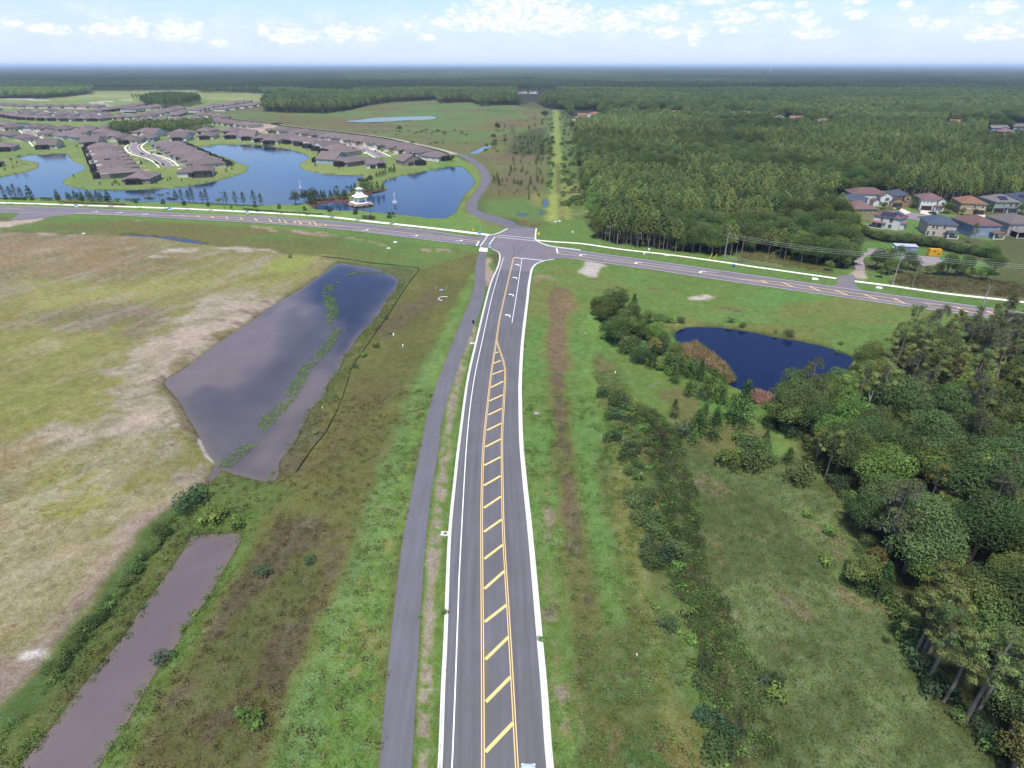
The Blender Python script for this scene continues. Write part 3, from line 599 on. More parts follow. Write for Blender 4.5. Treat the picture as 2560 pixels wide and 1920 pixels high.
t.put(hs.inputs['Hue'], t.rng(t.noise(oc, 1.1, 3, 0.6), 0.3, 0.7, 0.453, 0.496)); t.put(hs.inputs['Saturation'], t.rng(d2, 0.3, 0.7, 0.96, 0.74))
t.l.new(hs.outputs[0], b.inputs['Base Color']); b.inputs['Roughness'].default_value = 0.95; b.inputs['Specular IOR Level'].default_value = 0.1
bp = t.new('ShaderNodeBump'); bp.inputs['Strength'].default_value = 0.55; bp.inputs['Distance'].default_value = 0.25
t.put(bp.inputs['Height'], t.m('ADD', d1, t.m('MULTIPLY', d3, 0.5))); t.l.new(bp.outputs[0], b.inputs['Normal'])
gme.materials.append(gm)
ground = tag(link('ground', gme), kind='structure')

def ground_z(x, y):
    z = 0.0
    for pl, zw, bank in PONDS.values():
        xs = [p[0] for p in pl]; ys = [p[1] for p in pl]
        if min(xs) - bank < x < max(xs) + bank and min(ys) - bank < y < max(ys) + bank:
            d = float(poly_sd(np.array([x]), np.array([y]), pl)[0])
            zz = zw - min(d * .35, 1.2) if d > 0 else zw * (1 - float(sstep(0, bank, np.array(-d))))
            z = min(z, zz)
    return z

# ------------------------------------------------------------------ water
def water_mat(name, col, rough, wave, strength, attr=False, spec=0.5):
    m = bpy.data.materials.new(name); m.use_nodes = True; t = N(m.node_tree); b = t.n['Principled BSDF']
    oc = t.new('ShaderNodeTexCoord').outputs['Object']
    if attr: t.l.new(t.new('ShaderNodeAttribute', attribute_name='Col').outputs['Color'], b.inputs['Base Color'])
    else: b.inputs['Base Color'].default_value = rgba(col)
    b.inputs['Roughness'].default_value = rough; b.inputs['IOR'].default_value = 1.33; b.inputs['Specular IOR Level'].default_value = spec
    nz = t.noise(t.mapv(oc, (1, 1.6, 1), (0, 0, 0.4)), wave, 4, 0.6)
    bp = t.new('ShaderNodeBump'); bp.inputs['Strength'].default_value = strength; bp.inputs['Distance'].default_value = 0.05
    t.put(bp.inputs['Height'], nz); t.l.new(bp.outputs[0], b.inputs['Normal'])
    return m
M_lake = water_mat('lake_water', (0.016, 0.032, 0.075), 0.06, 1.4, 0.30)
M_blue = water_mat('dark_pond_water', (0.004, 0.008, 0.034), 0.03, 2.2, 0.10)
M_marsh = water_mat('marsh_water', (0.10, 0.13, 0.12), 0.2, 0.4, 0.3)
M_silt_refl = water_mat('silt_and_reflection_water', (0.1, 0.1, 0.1), 0.05, 2.5, 0.12, True)
def water_grid(key, name, step, base_col, layers):
    pl, zw, bank = PONDS[key]; P = np.array(pl)
    gx = np.arange(P[:, 0].min() - 2, P[:, 0].max() + 2 + step, step); gy = np.arange(P[:, 1].min() - 2, P[:, 1].max() + 2 + step, step)
    GX, GY = np.meshgrid(gx, gy); d = poly_sd(GX, GY, pl)
    c = np.zeros(GX.shape + (3,)); c[:] = alb(base_col)
    n = fbm(GX, GY, 14, 71, 4) - .5
    for poly, col, f, e, op in layers:
        mk = sstep(-f, f, poly_sd(GX, GY, poly) + e * n * 2) * op
        c = c * (1 - mk[..., None]) + np.array(alb(col)) * mk[..., None]
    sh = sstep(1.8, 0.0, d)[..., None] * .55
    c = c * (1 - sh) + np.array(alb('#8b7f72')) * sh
    c *= (0.9 + .2 * fbm(GX, GY, 5, 72, 3))[..., None]
    id_ = np.arange(GX.size).reshape(GX.shape); keep = (d > -2)
    q = [(id_[i, j], id_[i, j + 1], id_[i + 1, j + 1], id_[i + 1, j]) for i in range(GX.shape[0] - 1) for j in range(GX.shape[1] - 1)
         if keep[i, j] or keep[i + 1, j + 1]]
    me = mesh(name, [(a, b_, zw) for a, b_ in zip(GX.ravel(), GY.ravel())], [tuple(int(k) for k in f) for f in q], M_silt_refl)
    a = me.color_attributes.new('Col', 'FLOAT_COLOR', 'POINT'); cc = np.ones((GX.size, 4)); cc[:, :3] = c.reshape(-1, 3); a.data.foreach_set('color', cc.ravel())
    return tag(link(name, me), kind='structure')
zD = PONDS['detention'][1]
water_grid('detention', 'pond_water', 1.0, '#6e6a6f', [  # silt tones plus a mirrored cloud edge, both painted in as colour patches
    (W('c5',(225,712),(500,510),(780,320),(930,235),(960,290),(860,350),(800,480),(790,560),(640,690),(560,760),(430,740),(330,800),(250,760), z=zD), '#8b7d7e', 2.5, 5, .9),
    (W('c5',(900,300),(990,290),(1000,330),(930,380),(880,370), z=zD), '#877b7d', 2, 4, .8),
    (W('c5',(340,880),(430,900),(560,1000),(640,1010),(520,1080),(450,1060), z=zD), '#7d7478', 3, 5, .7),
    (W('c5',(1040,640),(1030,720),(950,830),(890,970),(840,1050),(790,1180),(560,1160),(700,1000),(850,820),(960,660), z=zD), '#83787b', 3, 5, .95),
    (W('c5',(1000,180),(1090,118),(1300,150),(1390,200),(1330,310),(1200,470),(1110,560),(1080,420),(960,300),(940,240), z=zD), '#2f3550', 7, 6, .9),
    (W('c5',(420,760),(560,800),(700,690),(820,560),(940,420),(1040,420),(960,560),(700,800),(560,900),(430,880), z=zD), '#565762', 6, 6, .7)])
water_grid('canal', 'canal_water', 1.0, '#82757a', [])
for key, nm, mt in (('blue_pond', 'blue_pond_water', M_blue), ('lake', 'lake_water', M_lake), ('fountain_pond', 'fountain_pond_water', M_lake), ('far_lake', 'far_lake_water', M_lake),
                    ('small_lake', 'small_lake_water', M_lake), ('back_lake', 'back_lake_water', M_lake), ('edge_lake', 'edge_lake_water', M_lake), ('marsh', 'marsh_water', M_marsh), ('creek', 'creek_water', M_lake),
                    ('strip_ditch', 'ditch_water', M_blue), ('puddle', 'puddle_water', M_lake), ('rill', 'rill_water', M_lake), ('rill2', 'rill_water', M_lake)):
    pl, zw, bank = PONDS[key]; P = np.array(pl)
    ar = 0.5 * np.sum(P[:, 0] * np.roll(P[:, 1], -1) - np.roll(P[:, 0], -1) * P[:, 1])
    T = np.roll(P, -1, 0) - np.roll(P, 1, 0); T /= np.hypot(T[:, 0], T[:, 1])[:, None] + 1e-9
    nrm = np.c_[T[:, 1], -T[:, 0]] * (1 if ar > 0 else -1)
    Q = P + nrm * min(1.2, bank * .5)
    tag(flat_poly(nm, [tuple(q) for q in Q], zw, mt), kind='structure')

# ------------------------------------------------------------------ roads
def road_mat(name, col, var=.10, streak=.10, lanes=()):
    m = bpy.data.materials.new(name); m.use_nodes = True; t = N(m.node_tree); b = t.n['Principled BSDF']
    oc = t.new('ShaderNodeTexCoord').outputs['Object']
    n1 = t.noise(oc, 9.0, 3, 0.7); n2 = t.noise(t.mapv(oc, (1.3, 0.06, 1)), 1.0, 3, 0.6); n3 = t.noise(oc, 0.12, 3, .6)
    hs = t.new('ShaderNodeHueSaturation'); hs.inputs['Color'].default_value = rgba(col)
    t.put(hs.inputs['Value'], t.m('MULTIPLY', t.m('MULTIPLY', t.rng(n1, .25, .75, 1 - var, 1 + var), t.rng(n2, .3, .7, 1 - streak, 1 + streak)), t.rng(n3, .3, .7, .93, 1.07)))
    if lanes:                                     # polished wheel paths and a paler seam between them, by the position across the road
        ac = t.new('ShaderNodeAttribute', attribute_name='across').outputs['Fac']; dk = 1.0
        for p_, wd, am in lanes:
            dd = t.m('ABSOLUTE', t.m('SUBTRACT', ac, p_)); dk = t.m('ADD', dk, t.m('MULTIPLY', t.rng(dd, 0, wd, 1, 0, True), am))
        t.put(hs.inputs['Value'], t.m('MULTIPLY', dk, t.m('MULTIPLY', t.m('MULTIPLY', t.rng(n1, .25, .75, 1 - var, 1 + var), t.rng(n2, .3, .7, 1 - streak, 1 + streak)), t.rng(n3, .3, .7, .93, 1.07))))
    t.l.new(hs.outputs[0], b.inputs['Base Color']); b.inputs['Roughness'].default_value = .88; b.inputs['Specular IOR Level'].default_value = .25
    bp = t.new('ShaderNodeBump'); bp.inputs['Strength'].default_value = .3; bp.inputs['Distance'].default_value = .02
    t.put(bp.inputs['Height'], n1); t.l.new(bp.outputs[0], b.inputs['Normal']); return m
M_asph = road_mat('new_asphalt', alb('#737178', 1.22), .1, .1, ((.16, .035, -.10), (.30, .035, -.10), (.23, .008, .16), (.74, .04, -.10), (.90, .035, -.08), (.82, .03, -.05), (.045, .03, .08))); M_asph2 = road_mat('worn_asphalt', alb('#807a82', 1.3), .1, .05); M_asph3 = road_mat('path_asphalt', alb('#76747c', 1.22))
M_conc = pmat('kerb_concrete', (.50, .487, .478), .85, .10, 1.2); M_walk = pmat('walk_concrete', (.62, .58, .54), .85, .08, .8)
M_white = pmat('white_road_paint', (.72, .71, .73), .6, .06, 4); M_yel = pmat('yellow_road_paint', (.62, .44, .17), .6, .08, 4)
M_gravel = pmat('gravel', alb('#c9bfb0'), .95, .25, 2.5)
zR, zM = 0.03, 0.036
vs, fs = strip_geo(road_L, road_R, zR, 90)
if _down(vs, fs): fs = [f[::-1] for f in fs]
rme = mesh('main_road', vs, fs, M_asph); at = rme.attributes.new('across', 'FLOAT', 'POINT'); at.data.foreach_set('value', np.tile(np.array([0, 1], np.float32), len(vs) // 2))
main_road = tag(link('main_road', rme), kind='structure')
junc = [tuple(p) for p in road_L[-1:]] + [tuple(p) for p in corner_L[1:]] + [tuple(p) for p in cross_N_w[-1:]] + [tuple(p) for p in cornerNW[1:]] + W('S',(1339,571),(1337,585)) + \
       [tuple(p) for p in cross_N_e[:16]] + [tuple(p) for p in corner_R[::-1]]
cross_road = tag(flat_poly('cross_road', [tuple(p) for p in cross_N_w] + [tuple(p) for p in cornerNW[1:]] + W('S',(1339,571),(1337,585)) + [tuple(p) for p in cross_N_e] + [tuple(p) for p in cross_S_e[::-1]] +
                           [tuple(p) for p in corner_R[::-1][1:]] + [tuple(p) for p in corner_L] + [tuple(p) for p in cross_S_w[::-1][1:]], zR, M_asph2), kind='structure')
tag(flat_poly('side_street', W('cL',(80,262),(70,268),(110,272),(200,275),(300,262),(380,252),(470,242),(520,234),(480,210),(120,213),(125,232),(110,252)), zR + .004, M_asph2), kind='structure')
vs, fs = strip_geo(lane_W, lane_E, zR - .008, 70)
if _down(vs, fs): fs = [f[::-1] for f in fs]
lane = tag(link('north_lane', mesh('north_lane', vs, fs, M_asph3)), kind='structure')
vs, fs = strip_geo(path_L, path_R, zR, 90)
if _down(vs, fs): fs = [f[::-1] for f in fs]
path = tag(link('footpath', mesh('footpath', vs, fs, M_asph3)), kind='structure')
tag(flat_poly('path_landing', W('cJ',(885,655),(993,668),(985,718),(868,710)), .06, M_walk), kind='structure')
for nm, pts, wd in (('sidewalk', walk_w, 3.0), ('sidewalk', walk_e, 1.7), ('sidewalk', walk_e2, 1.9)):
    tag(ribbon(nm, pts, wd, .05, M_walk), kind='structure')
tag(ribbon('berm_track', berm_road, 7.0, .04, pmat('pale_track', alb('#c9c2b0'), .95, .12, .3)), kind='structure')
tag(flat_poly('drive_apron', drive_poly, zR + .004, M_asph2), kind='structure')
tag(flat_poly('service_drive', W('cR',(555,928),(540,890),(538,835),(585,772),(668,752),(668,712),(850,728),(905,760),(1000,778),(1180,788),(1340,800),(1470,822),(1440,850),(1330,875),(1230,892),(1150,862),(1000,800),(850,768),(700,770),(640,800),(622,840),(640,890),(640,925)), zR, road_mat('service_asphalt', alb('#9a8f92', 1.3))), kind='structure')

def kerb(parent, line, side, g=.45, c=.26, h=.13, name='kerb'):
    P = resample(line, max(3, int(plen(line) / 2)))
    prof = [(0, .034), (g, .045), (g + .02, h), (g + c, h), (g + c, -.05)]
    rows = [offset_line(P, side * o) for o, _ in prof]
    vs = []; fs = []; m = len(prof)
    for i in range(len(P)):
        for k in range(m): vs.append((rows[k][i, 0], rows[k][i, 1], prof[k][1]))
        if i:
            for k in range(m - 1):
                q = ((i - 1) * m + k, (i - 1) * m + k + 1, i * m + k + 1, i * m + k)
                fs.append(q if side < 0 else q[::-1])
    return link(name, mesh(name, vs, fs, M_conc), parent)
kerb(main_road, np.vstack([road_L, corner_L[1:]]), 1, .32, .22)
kerb(main_road, np.vstack([road_R, corner_R[1:-6]]), -1, .55, .30)
kerb(cross_road, cornerNW, 1); kerb(cross_road, np.array(cross_N_e[:22]), 1); kerb(lane, W('S',(1339,571),(1337,585),(1336.5,600)), 1)
# painted lines
def mark(parent, pts, wd, mat, name, z=zM, n=None): return ribbon(name, pts, wd, z, mat, parent, n)
eL = smooth(W('S',(1115,2120),(1130,1920),(1145,1530),(1150,1400),(1168,1090),(1185,950),(1206,850),(1228,750),(1243,695),(1259,644)), 5)
mark(main_road, eL, .16, M_white, 'edge_line')
yA = smooth(W('S',(1206,2120),(1207.5,1920),(1206,1590),(1204,1340),(1205,1225),(1210,1100),(1226,950),(1233,900),(1241,852)), 5)
yB = smooth(W('S',(1305,2120),(1292.5,1920),(1274,1590),(1259,1340),(1256,1215),(1255,1090),(1260,1000),(1263,930),(1257.5,900),(1249,875),(1242,852)), 5)
yC = smooth(W('S',(1241,852),(1248.5,800),(1259.5,750),(1272,695),(1284,645)), 5)
for ln in (yA, yB, yC):
    for o in (-.15, .15): mark(main_road, offset_line(ln, o), .13, M_yel, 'centre_line')
stripes = S('c2',(828,1580),(966,1435),(830,1330),(953,1205),(827,1118),(943,1005),(824,930),(933,845),(822,765),(923,675),(822,615),(913,545),(820,480),(908,418),(820,360),(905,303),(820,248),(903,200),(822,147),(903,105),(827,55),(905,15)) + \
    S('c5',(1835,952),(1906,917),(1842,875),(1908,843),(1847,805),(1913,775),(1854,738),(1916,707),(1862,672),(1916,652),(1868,617),(1904,603),(1877,565),(1891,560))
for i in range(0, len(stripes), 2): mark(main_road, [U(*stripes[i]), U(*stripes[i + 1])], .46, M_yel, 'diagonal_stripe', zM + .004, 2)
a0, a1 = U(1207, 2010), U(1296, 1952)
mark(main_road, [a0, a1], .46, M_yel, 'diagonal_stripe', zM + .004, 2)
mark(main_road, smooth(W('c5',(2010,93),(1985,260),(1960,414)), 4), .16, M_white, 'lane_line')
mark(main_road, W('S',(1285,644),(1357,651)), .5, M_white, 'stop_line', zM + .006, 2)
def arrow(parent, p, fwd, s=1.0, mat=None):
    """left-turn arrow, fwd = travel direction"""
    f = Vector((fwd[0], fwd[1])).normalized(); r = Vector((f.y, -f.x))
    sh = [(.62,-1.25),(.86,-1.25),(.86,-.1),(.80,.25),(.62,.5),(.35,.62),(0,.64),(0,1.0),(-.95,.45),(0,-.1),(0,.30),(.25,.28),(.45,.18),(.58,-.02),(.62,-.3)]
    pts = [(p[0] + r.x * x * s + f.x * y * s, p[1] + r.y * x * s + f.y * y * s) for x, y in sh]
    return flat_poly('turn_arrow', pts, zM + .004, M_white, parent)
for q in S('c5',(1985,125),(1973,190),(1955,275),(1937,378)): arrow(main_road, U(*q), (.13, 1), 1.15)
for q in S('d1',(300,232),(855,310),(1500,402)): arrow(cross_road, U(*q), (-1, .35), 1.35)
for q in S('d4',(1020,1258),(1515,1315),(1960,1365)) + S('cL',(660,218),(828,226),(1005,235)): arrow(cross_road, U(*q), (1, -.3), 1.35)
def off(l, o): return [tuple(p) for p in offset_line(l, o)]
mark(cross_road, off(cross_N_w[:-6], -.55), .14, M_white, 'edge_line'); mark(cross_road, off(cross_S_w[:-6], .5), .14, M_white, 'edge_line')
mark(cross_road, off(cross_N_e[8:], -.5), .14, M_white, 'edge_line'); mark(cross_road, off(cross_S_e[2:], .45), .14, M_white, 'edge_line')
lu = smooth(W('cL',(1190,244),(1500,252),(1800,266),(2212,289)) + W('d4',(300,1172),(660,1206),(800,1220)), 4); ll = smooth(W('cL',(1190,246),(1600,270),(2212,316)) + W('d4',(520,1206),(700,1219),(800,1221)), 4)
lr = smooth(W('d4',(800,1220),(1300,1274),(1700,1320),(2150,1370)), 4)
for ln in (lu, ll, lr): mark(cross_road, ln, .3, M_yel, 'centre_line')
for a, b_ in (((1250,245),(1268,251)),((1362,247),(1378,256)),((1460,251),(1478,262)),((1560,256),(1577,269)),((1660,261),(1678,276)),((1758,266),(1778,283)),((1860,272),(1880,290)),((1963,279),(1984,299)),((2066,286),(2087,307)),((2170,293),(2192,316))):
    mark(cross_road, W('cL', a, b_), .5, M_yel, 'diagonal_stripe', zM + .004, 2)
for a, b_ in (((150,1157),(165,1180)),((300,1170),(316,1193)),((450,1186),(466,1206)),((610,1202),(624,1216))):
    mark(cross_road, W('d4', a, b_), .5, M_yel, 'diagonal_stripe', zM + .004, 2)
mark(cross_road, W('cL',(-900,195),(0,193),(170,202)), .3, M_yel, 'centre_line'); mark(cross_road, W('cL',(520,222),(800,226),(1080,240)), .14, M_white, 'lane_line')
mark(cross_road, W('cL',(530,230),(800,238),(1190,245)), .3, M_yel, 'centre_line')
mark(cross_road, W('d4',(900,1256),(1500,1320),(2140,1388)), .14, M_white, 'lane_line'); mark(cross_road, W('d4',(2125,1418),(2150,1372)), .6, M_white, 'stop_line', zM + .006, 2)
mark(cross_road, smooth(W('d1',(60,187),(800,290),(1650,408)), 4), .14, M_white, 'lane_line'); mark(cross_road, W('d1',(46,165),(57,212)), .6, M_white, 'stop_line', zM + .006, 2)
mark(cross_road, smooth(W('d1',(60,215),(600,285),(1250,376),(1700,442),(1880,470)), 4), .3, M_yel, 'centre_line')
ru = smooth(W('e7',(200,1270),(620,1305),(890,1344),(1150,1382),(1440,1424),(1740,1465),(2060,1508)) + W('cR',(920,1209),(1225,1250),(1600,1300),(2212,1385),(3000,1490)), 3)
rl = smooth(W('e7',(200,1272),(470,1312),(740,1352),(1000,1390),(1280,1432),(1570,1473),(1850,1515),(2170,1558)) + W('cR',(1045,1259),(1355,1303),(1660,1343),(2212,1420),(3000,1525)), 3)
for ln in (ru, rl): mark(cross_road, ln, .28, M_yel, 'centre_line')
for a, b_ in (((415,1290),(472,1311)),((625,1306),(738,1351)),((892,1346),(1000,1389)),((1152,1384),(1278,1431)),((1442,1426),(1570,1472)),((1738,1466),(1850,1514)),((2052,1508),(2168,1557))):
    mark(cross_road, W('e7', a, b_), .5, M_yel, 'diagonal_stripe', zM + .004, 2)
for a, b_ in (((1228,1251),(1353,1302)),((1545,1294),(1662,1343)),((1840,1334),(1960,1385)),((2150,1376),(2280,1428))):
    mark(cross_road, W('cR', a, b_), .5, M_yel, 'diagonal_stripe', zM + .004, 2)
for a, b_ in (((1125,485),(1640,532)),((1095,507),(1645,568)),((988,502),(888,642)),((1092,508),(1008,622))):
    mark(cross_road, W('cJ', a, b_), .35, M_white, 'crosswalk_line', zM + .008, 2)
# faint tyre marks in the junction
M_tyre = pmat('tyre_mark', alb('#5b5763'), .8, .1, 2)
for q in (W('cJ',(1350,790),(1360,700),(1340,640),(1320,620)), W('cJ',(1400,760),(1440,690),(1530,620))):
    mark(cross_road, smooth(q, 5), .22, M_tyre, 'tyre_mark', zR + .004)
# lake-town streets and their pavements
M_st = road_mat('town_asphalt', alb('#94868f', 1.3), .06, .03)
for i, st in enumerate(town_street):
    st = smooth(st, 5)
    so = tag(ribbon('town_street', st, 7.0, .03, M_st), kind='structure')
    for o in (-6.8, 6.8): tag(ribbon('town_sidewalk', off(st, o), 1.6, .04, M_walk), kind='structure')
    for o in (-3.7, 3.7): ribbon('kerb', off(st, o), .5, .09, M_conc, so)
tag(ribbon('close_road', smooth(W('d5',(1330,640),(1250,640),(1180,620),(1090,570),(1000,520)), 4), 8, .03, M_st), kind='structure')
tag(ribbon('close_road', smooth(W('d5',(1100,560),(1350,590),(1700,660),(2300,700),(2800,760)), 4), 7, .034, M_st), kind='structure')
# ------------------------------------------------------------------ vegetation meshes
def leaf_mat(name, hue=(.47, .53), val=(.72, 1.30), sat=1.0, trans=.28):
    m = bpy.data.materials.new(name); m.use_nodes = True; t = N(m.node_tree); t.n.clear()
    o = t.new('ShaderNodeOutputMaterial'); va = t.new('ShaderNodeAttribute', attribute_name='Col'); oi = t.new('ShaderNodeObjectInfo')
    ti = t.new('ShaderNodeAttribute', attribute_name='tint', attribute_type='INSTANCER')
    r = oi.outputs['Random']; r2 = t.m('FRACT', t.m('MULTIPLY', r, 57.31))
    hs = t.new('ShaderNodeHueSaturation'); t.l.new(va.outputs['Color'], hs.inputs['Color'])
    t.put(hs.inputs['Hue'], t.rng(r, 0, 1, *hue)); hs.inputs['Saturation'].default_value = sat
    t.put(hs.inputs['Value'], t.m('MULTIPLY', t.rng(r2, 0, 1, *val), t.m('ADD', 1.0, ti.outputs['Fac'])))
    df = t.new('ShaderNodeBsdfDiffuse'); tr = t.new('ShaderNodeBsdfTranslucent'); mx = t.new('ShaderNodeMixShader')
    t.l.new(hs.outputs[0], df.inputs[0]); t.l.new(t.mix(1.0, hs.outputs[0], (1.25, 1.2, .6, 1), 'MULTIPLY'), tr.inputs[0])
    mx.inputs[0].default_value = trans; t.l.new(df.outputs[0], mx.inputs[1]); t.l.new(tr.outputs[0], mx.inputs[2]); t.l.new(mx.outputs[0], o.inputs[0])
    return m
M_leaf = leaf_mat('broad_leaves', (.455, .508)); M_needle = leaf_mat('pine_needles', (.462, .508), (.86, 1.36), 1.0, .36); M_weed = leaf_mat('weed_leaves', (.465, .515), (.7, 1.3))
M_bark = pmat('bark', (.16, .135, .115), .95, .25, 4); M_palebark = pmat('pale_bark', (.24, .22, .19), .95, .2, 4)
def leaves(name, C, Nn, size, col, mat, aspect=.62, tdir=None):
    n = len(C); C = np.asarray(C, float); Nn = np.asarray(Nn, float); Nn /= np.linalg.norm(Nn, axis=1)[:, None] + 1e-9
    a = nrg.normal(size=(n, 3)) if tdir is None else np.asarray(tdir, float) + nrg.normal(size=(n, 3)) * .05
    tt = a - Nn * (a * Nn).sum(1)[:, None]; tt /= np.linalg.norm(tt, axis=1)[:, None] + 1e-9
    bb = np.cross(Nn, tt); s = np.asarray(size, float)[:, None] * .5
    v = np.stack([C + tt * s, C + bb * s * aspect, C - tt * s, C - bb * s * aspect], 1).reshape(-1, 3)
    me = bpy.data.meshes.new(name)
    me.vertices.add(4 * n); me.vertices.foreach_set('co', v.ravel())
    me.loops.add(4 * n); me.loops.foreach_set('vertex_index', np.arange(4 * n))
    me.polygons.add(n); me.polygons.foreach_set('loop_start', np.arange(0, 4 * n, 4)); me.polygons.foreach_set('loop_total', np.full(n, 4))
    me.update(calc_edges=True)
    ca = me.color_attributes.new('Col', 'FLOAT_COLOR', 'POINT'); cc = np.ones((4 * n, 4)); cc[:, :3] = np.repeat(np.asarray(col), 4, 0); ca.data.foreach_set('color', cc.ravel())
    me.materials.append(mat); return me
def unit(n):
    v = nrg.normal(size=(n, 3)); return v / np.linalg.norm(v, axis=1)[:, None]
def colvar(n, c, amt=.22, warm=.08):
    c = np.array(c) * (1 + nrg.uniform(-amt, amt, (n, 1))); c[:, 0] *= 1 + nrg.uniform(-warm, warm * 2, n); return c
def lobes_crown(name, lobes, col, leaf, per, mat=None, jit=.55):
    """lobes: (x,y,z,rx,rz)"""
    Cs, Ns, cs, ss = [], [], [], []
    for x, y, z, rx, rz in lobes:
        k = int(per * rx * (rx + rz) * .5) + 8
        u = unit(k); u[:, 2] = np.where(u[:, 2] < -.55, -u[:, 2], u[:, 2]); rr = nrg.uniform(.72, 1.06, k) ** .8
        Cs.append(np.c_[x + u[:, 0] * rx * rr, y + u[:, 1] * rx * rr, z + u[:, 2] * rz * rr]); Ns.append(u + nrg.normal(size=(k, 3)) * jit + np.array([0, 0, .45]))
        lc = np.array(col) * nrg.uniform(.84, 1.18); cs.append(colvar(k, lc)); ss.append(leaf * nrg.uniform(.65, 1.35, k))
    return leaves(name, np.vstack(Cs), np.vstack(Ns), np.concatenate(ss), np.vstack(cs), mat or M_leaf)
def trunk_mesh(name, h, r, limbs, mat, lean=(0, 0), n=7):
    m = MB(); p = Vector((0, 0, -.3)); q = Vector((lean[0], lean[1], h))
    pts = [p.lerp(q, t) + Vector((nrg.uniform(-.5, .5) * r, nrg.uniform(-.5, .5) * r, 0)) * (1 if 0 < t < 1 else 0) for t in (0, .3, .6, 1)]
    rr = [r * 1.15, r * .85, r * .62, r * .25]
    for i in range(3): m.tube(pts[i], pts[i + 1], rr[i], rr[i + 1], n, 0, False)
    for z0, d, L, lr in limbs:
        a = p.lerp(q, z0 / h); b_ = a + Vector(d).normalized() * L; mid = a.lerp(b_, .5) + Vector((0, 0, -.06 * L))
        m.tube(a, mid, lr, lr * .7, 5, 0, False); m.tube(mid, b_, lr * .7, lr * .25, 5, 0, False)
    return m.me(name, mat, True)
def oak(seed, h, R_, col, leaf=.31, per=118, base=.28):
    lob = []; nl = rng.randint(9, 13)
    for i in range(nl):
        a = rng.uniform(0, 6.28); d = R_ * rng.uniform(.25, .68); z = h * rng.uniform(base + .17, .80) - .12 * h * (d / R_) ** 2
        lob.append((math.cos(a) * d, math.sin(a) * d, z, R_ * rng.uniform(.32, .5), R_ * rng.uniform(.26, .4)))
    lob.append((0, 0, h * .80, R_ * .5, h * .19)); lob.append((0, 0, h * .5, R_ * .62, h * .22))
    cr = lobes_crown('crown', lob, col, leaf, per)
    limbs = [(h * rng.uniform(.25, .5), (l[0], l[1], l[2] - h * .35), math.dist((0, 0, h * .35), l[:3]), .09 * R_ / 4) for l in lob[:7]]
    return cr, trunk_mesh('trunk', h * .78, .05 * R_ + .08, limbs, M_bark)
def forest_pine(h, r0, col, base=.46, q=5, cl=2, leaf=.55, lv=12, bark=None):
    Cs, Ns, cs, ss = [], [], [], []
    for i in range(lv):
        t = i / (lv - 1); z = h * (base + (1 - base) * t * .97); r = r0 * (1 - t) ** .62 * (.55 + .45 * min(1, t * 5 + .3)) + .22
        nb = rng.choice((4, 5)) if t < .9 else 3; a0 = rng.uniform(0, 6.28)
        for b_ in range(nb):
            a = a0 + 6.28 * b_ / nb + rng.uniform(-.4, .4); L = r * rng.uniform(.7, 1.15)
            for c in range(cl):
                f = (c + 1) / cl; p = np.array([math.cos(a) * L * f, math.sin(a) * L * f, z + .22 * L * f])
                u = unit(q); Cs.append(p + u * nrg.uniform(.15, .42, (q, 1)) * (leaf / .55)); Ns.append(u * .9 + np.array([0, 0, .7]) + np.array([math.cos(a), math.sin(a), 0]) * .4)
                cs.append(colvar(q, np.array(col) * rng.uniform(.82, 1.15), .2)); ss.append(leaf * nrg.uniform(.7, 1.3, q))
    cr = leaves('crown', np.vstack(Cs), np.vstack(Ns), np.concatenate(ss), np.vstack(cs), M_needle, .5)
    limbs = [(h * rng.uniform(.22, base), (rng.uniform(-1, 1), rng.uniform(-1, 1), .1), r0 * .7, .03) for _ in range(5)]
    return cr, trunk_mesh('trunk', h * .97, .15, limbs, bark or M_palebark, n=5)
def big_pine(h, r0, col, base=.5, nb=20, moss=False, per=70):
    Cs, Ns, cs, ss = [], [], [], []; limbs = []
    for i in range(nb):
        t = (i + rng.random()) / nb; z = h * (base + (.97 - base) * t); a = rng.uniform(0, 6.28); L = r0 * (1 - t * .72) * rng.uniform(.55, 1.1)
        e = np.array([math.cos(a) * L, math.sin(a) * L, z + .2 * L]); limbs.append((z - .02, (e[0], e[1], .2 * L), math.hypot(L, .2 * L) * .7, .04))
        rad = rng.uniform(.7, 1.15) * r0 / 3.2; k = int(per * 1.5); u = unit(k); u[:, 2] *= .6
        Cs.append(e + u * rad * nrg.uniform(.3, 1.0, (k, 1))); Ns.append(u + np.array([0, 0, .6])); cs.append(colvar(k, np.array(col) * rng.uniform(.8, 1.2), .25)); ss.append(nrg.uniform(.3, .62, k))
        if moss:
            k = 16; u = unit(k); Cs.append(e + np.c_[u[:, 0] * rad, u[:, 1] * rad, -rad * .3 - abs(u[:, 2]) * .9]); Ns.append(np.c_[u[:, 0], u[:, 1], np.zeros(k)]); cs.append(colvar(k, (.17, .17, .14), .15)); ss.append(nrg.uniform(.5, 1.0, k))
    cr = leaves('crown', np.vstack(Cs), np.vstack(Ns), np.concatenate(ss), np.vstack(cs), M_needle, .26)
    return cr, trunk_mesh('trunk', h * .97, .17 + h * .006, limbs, M_bark)
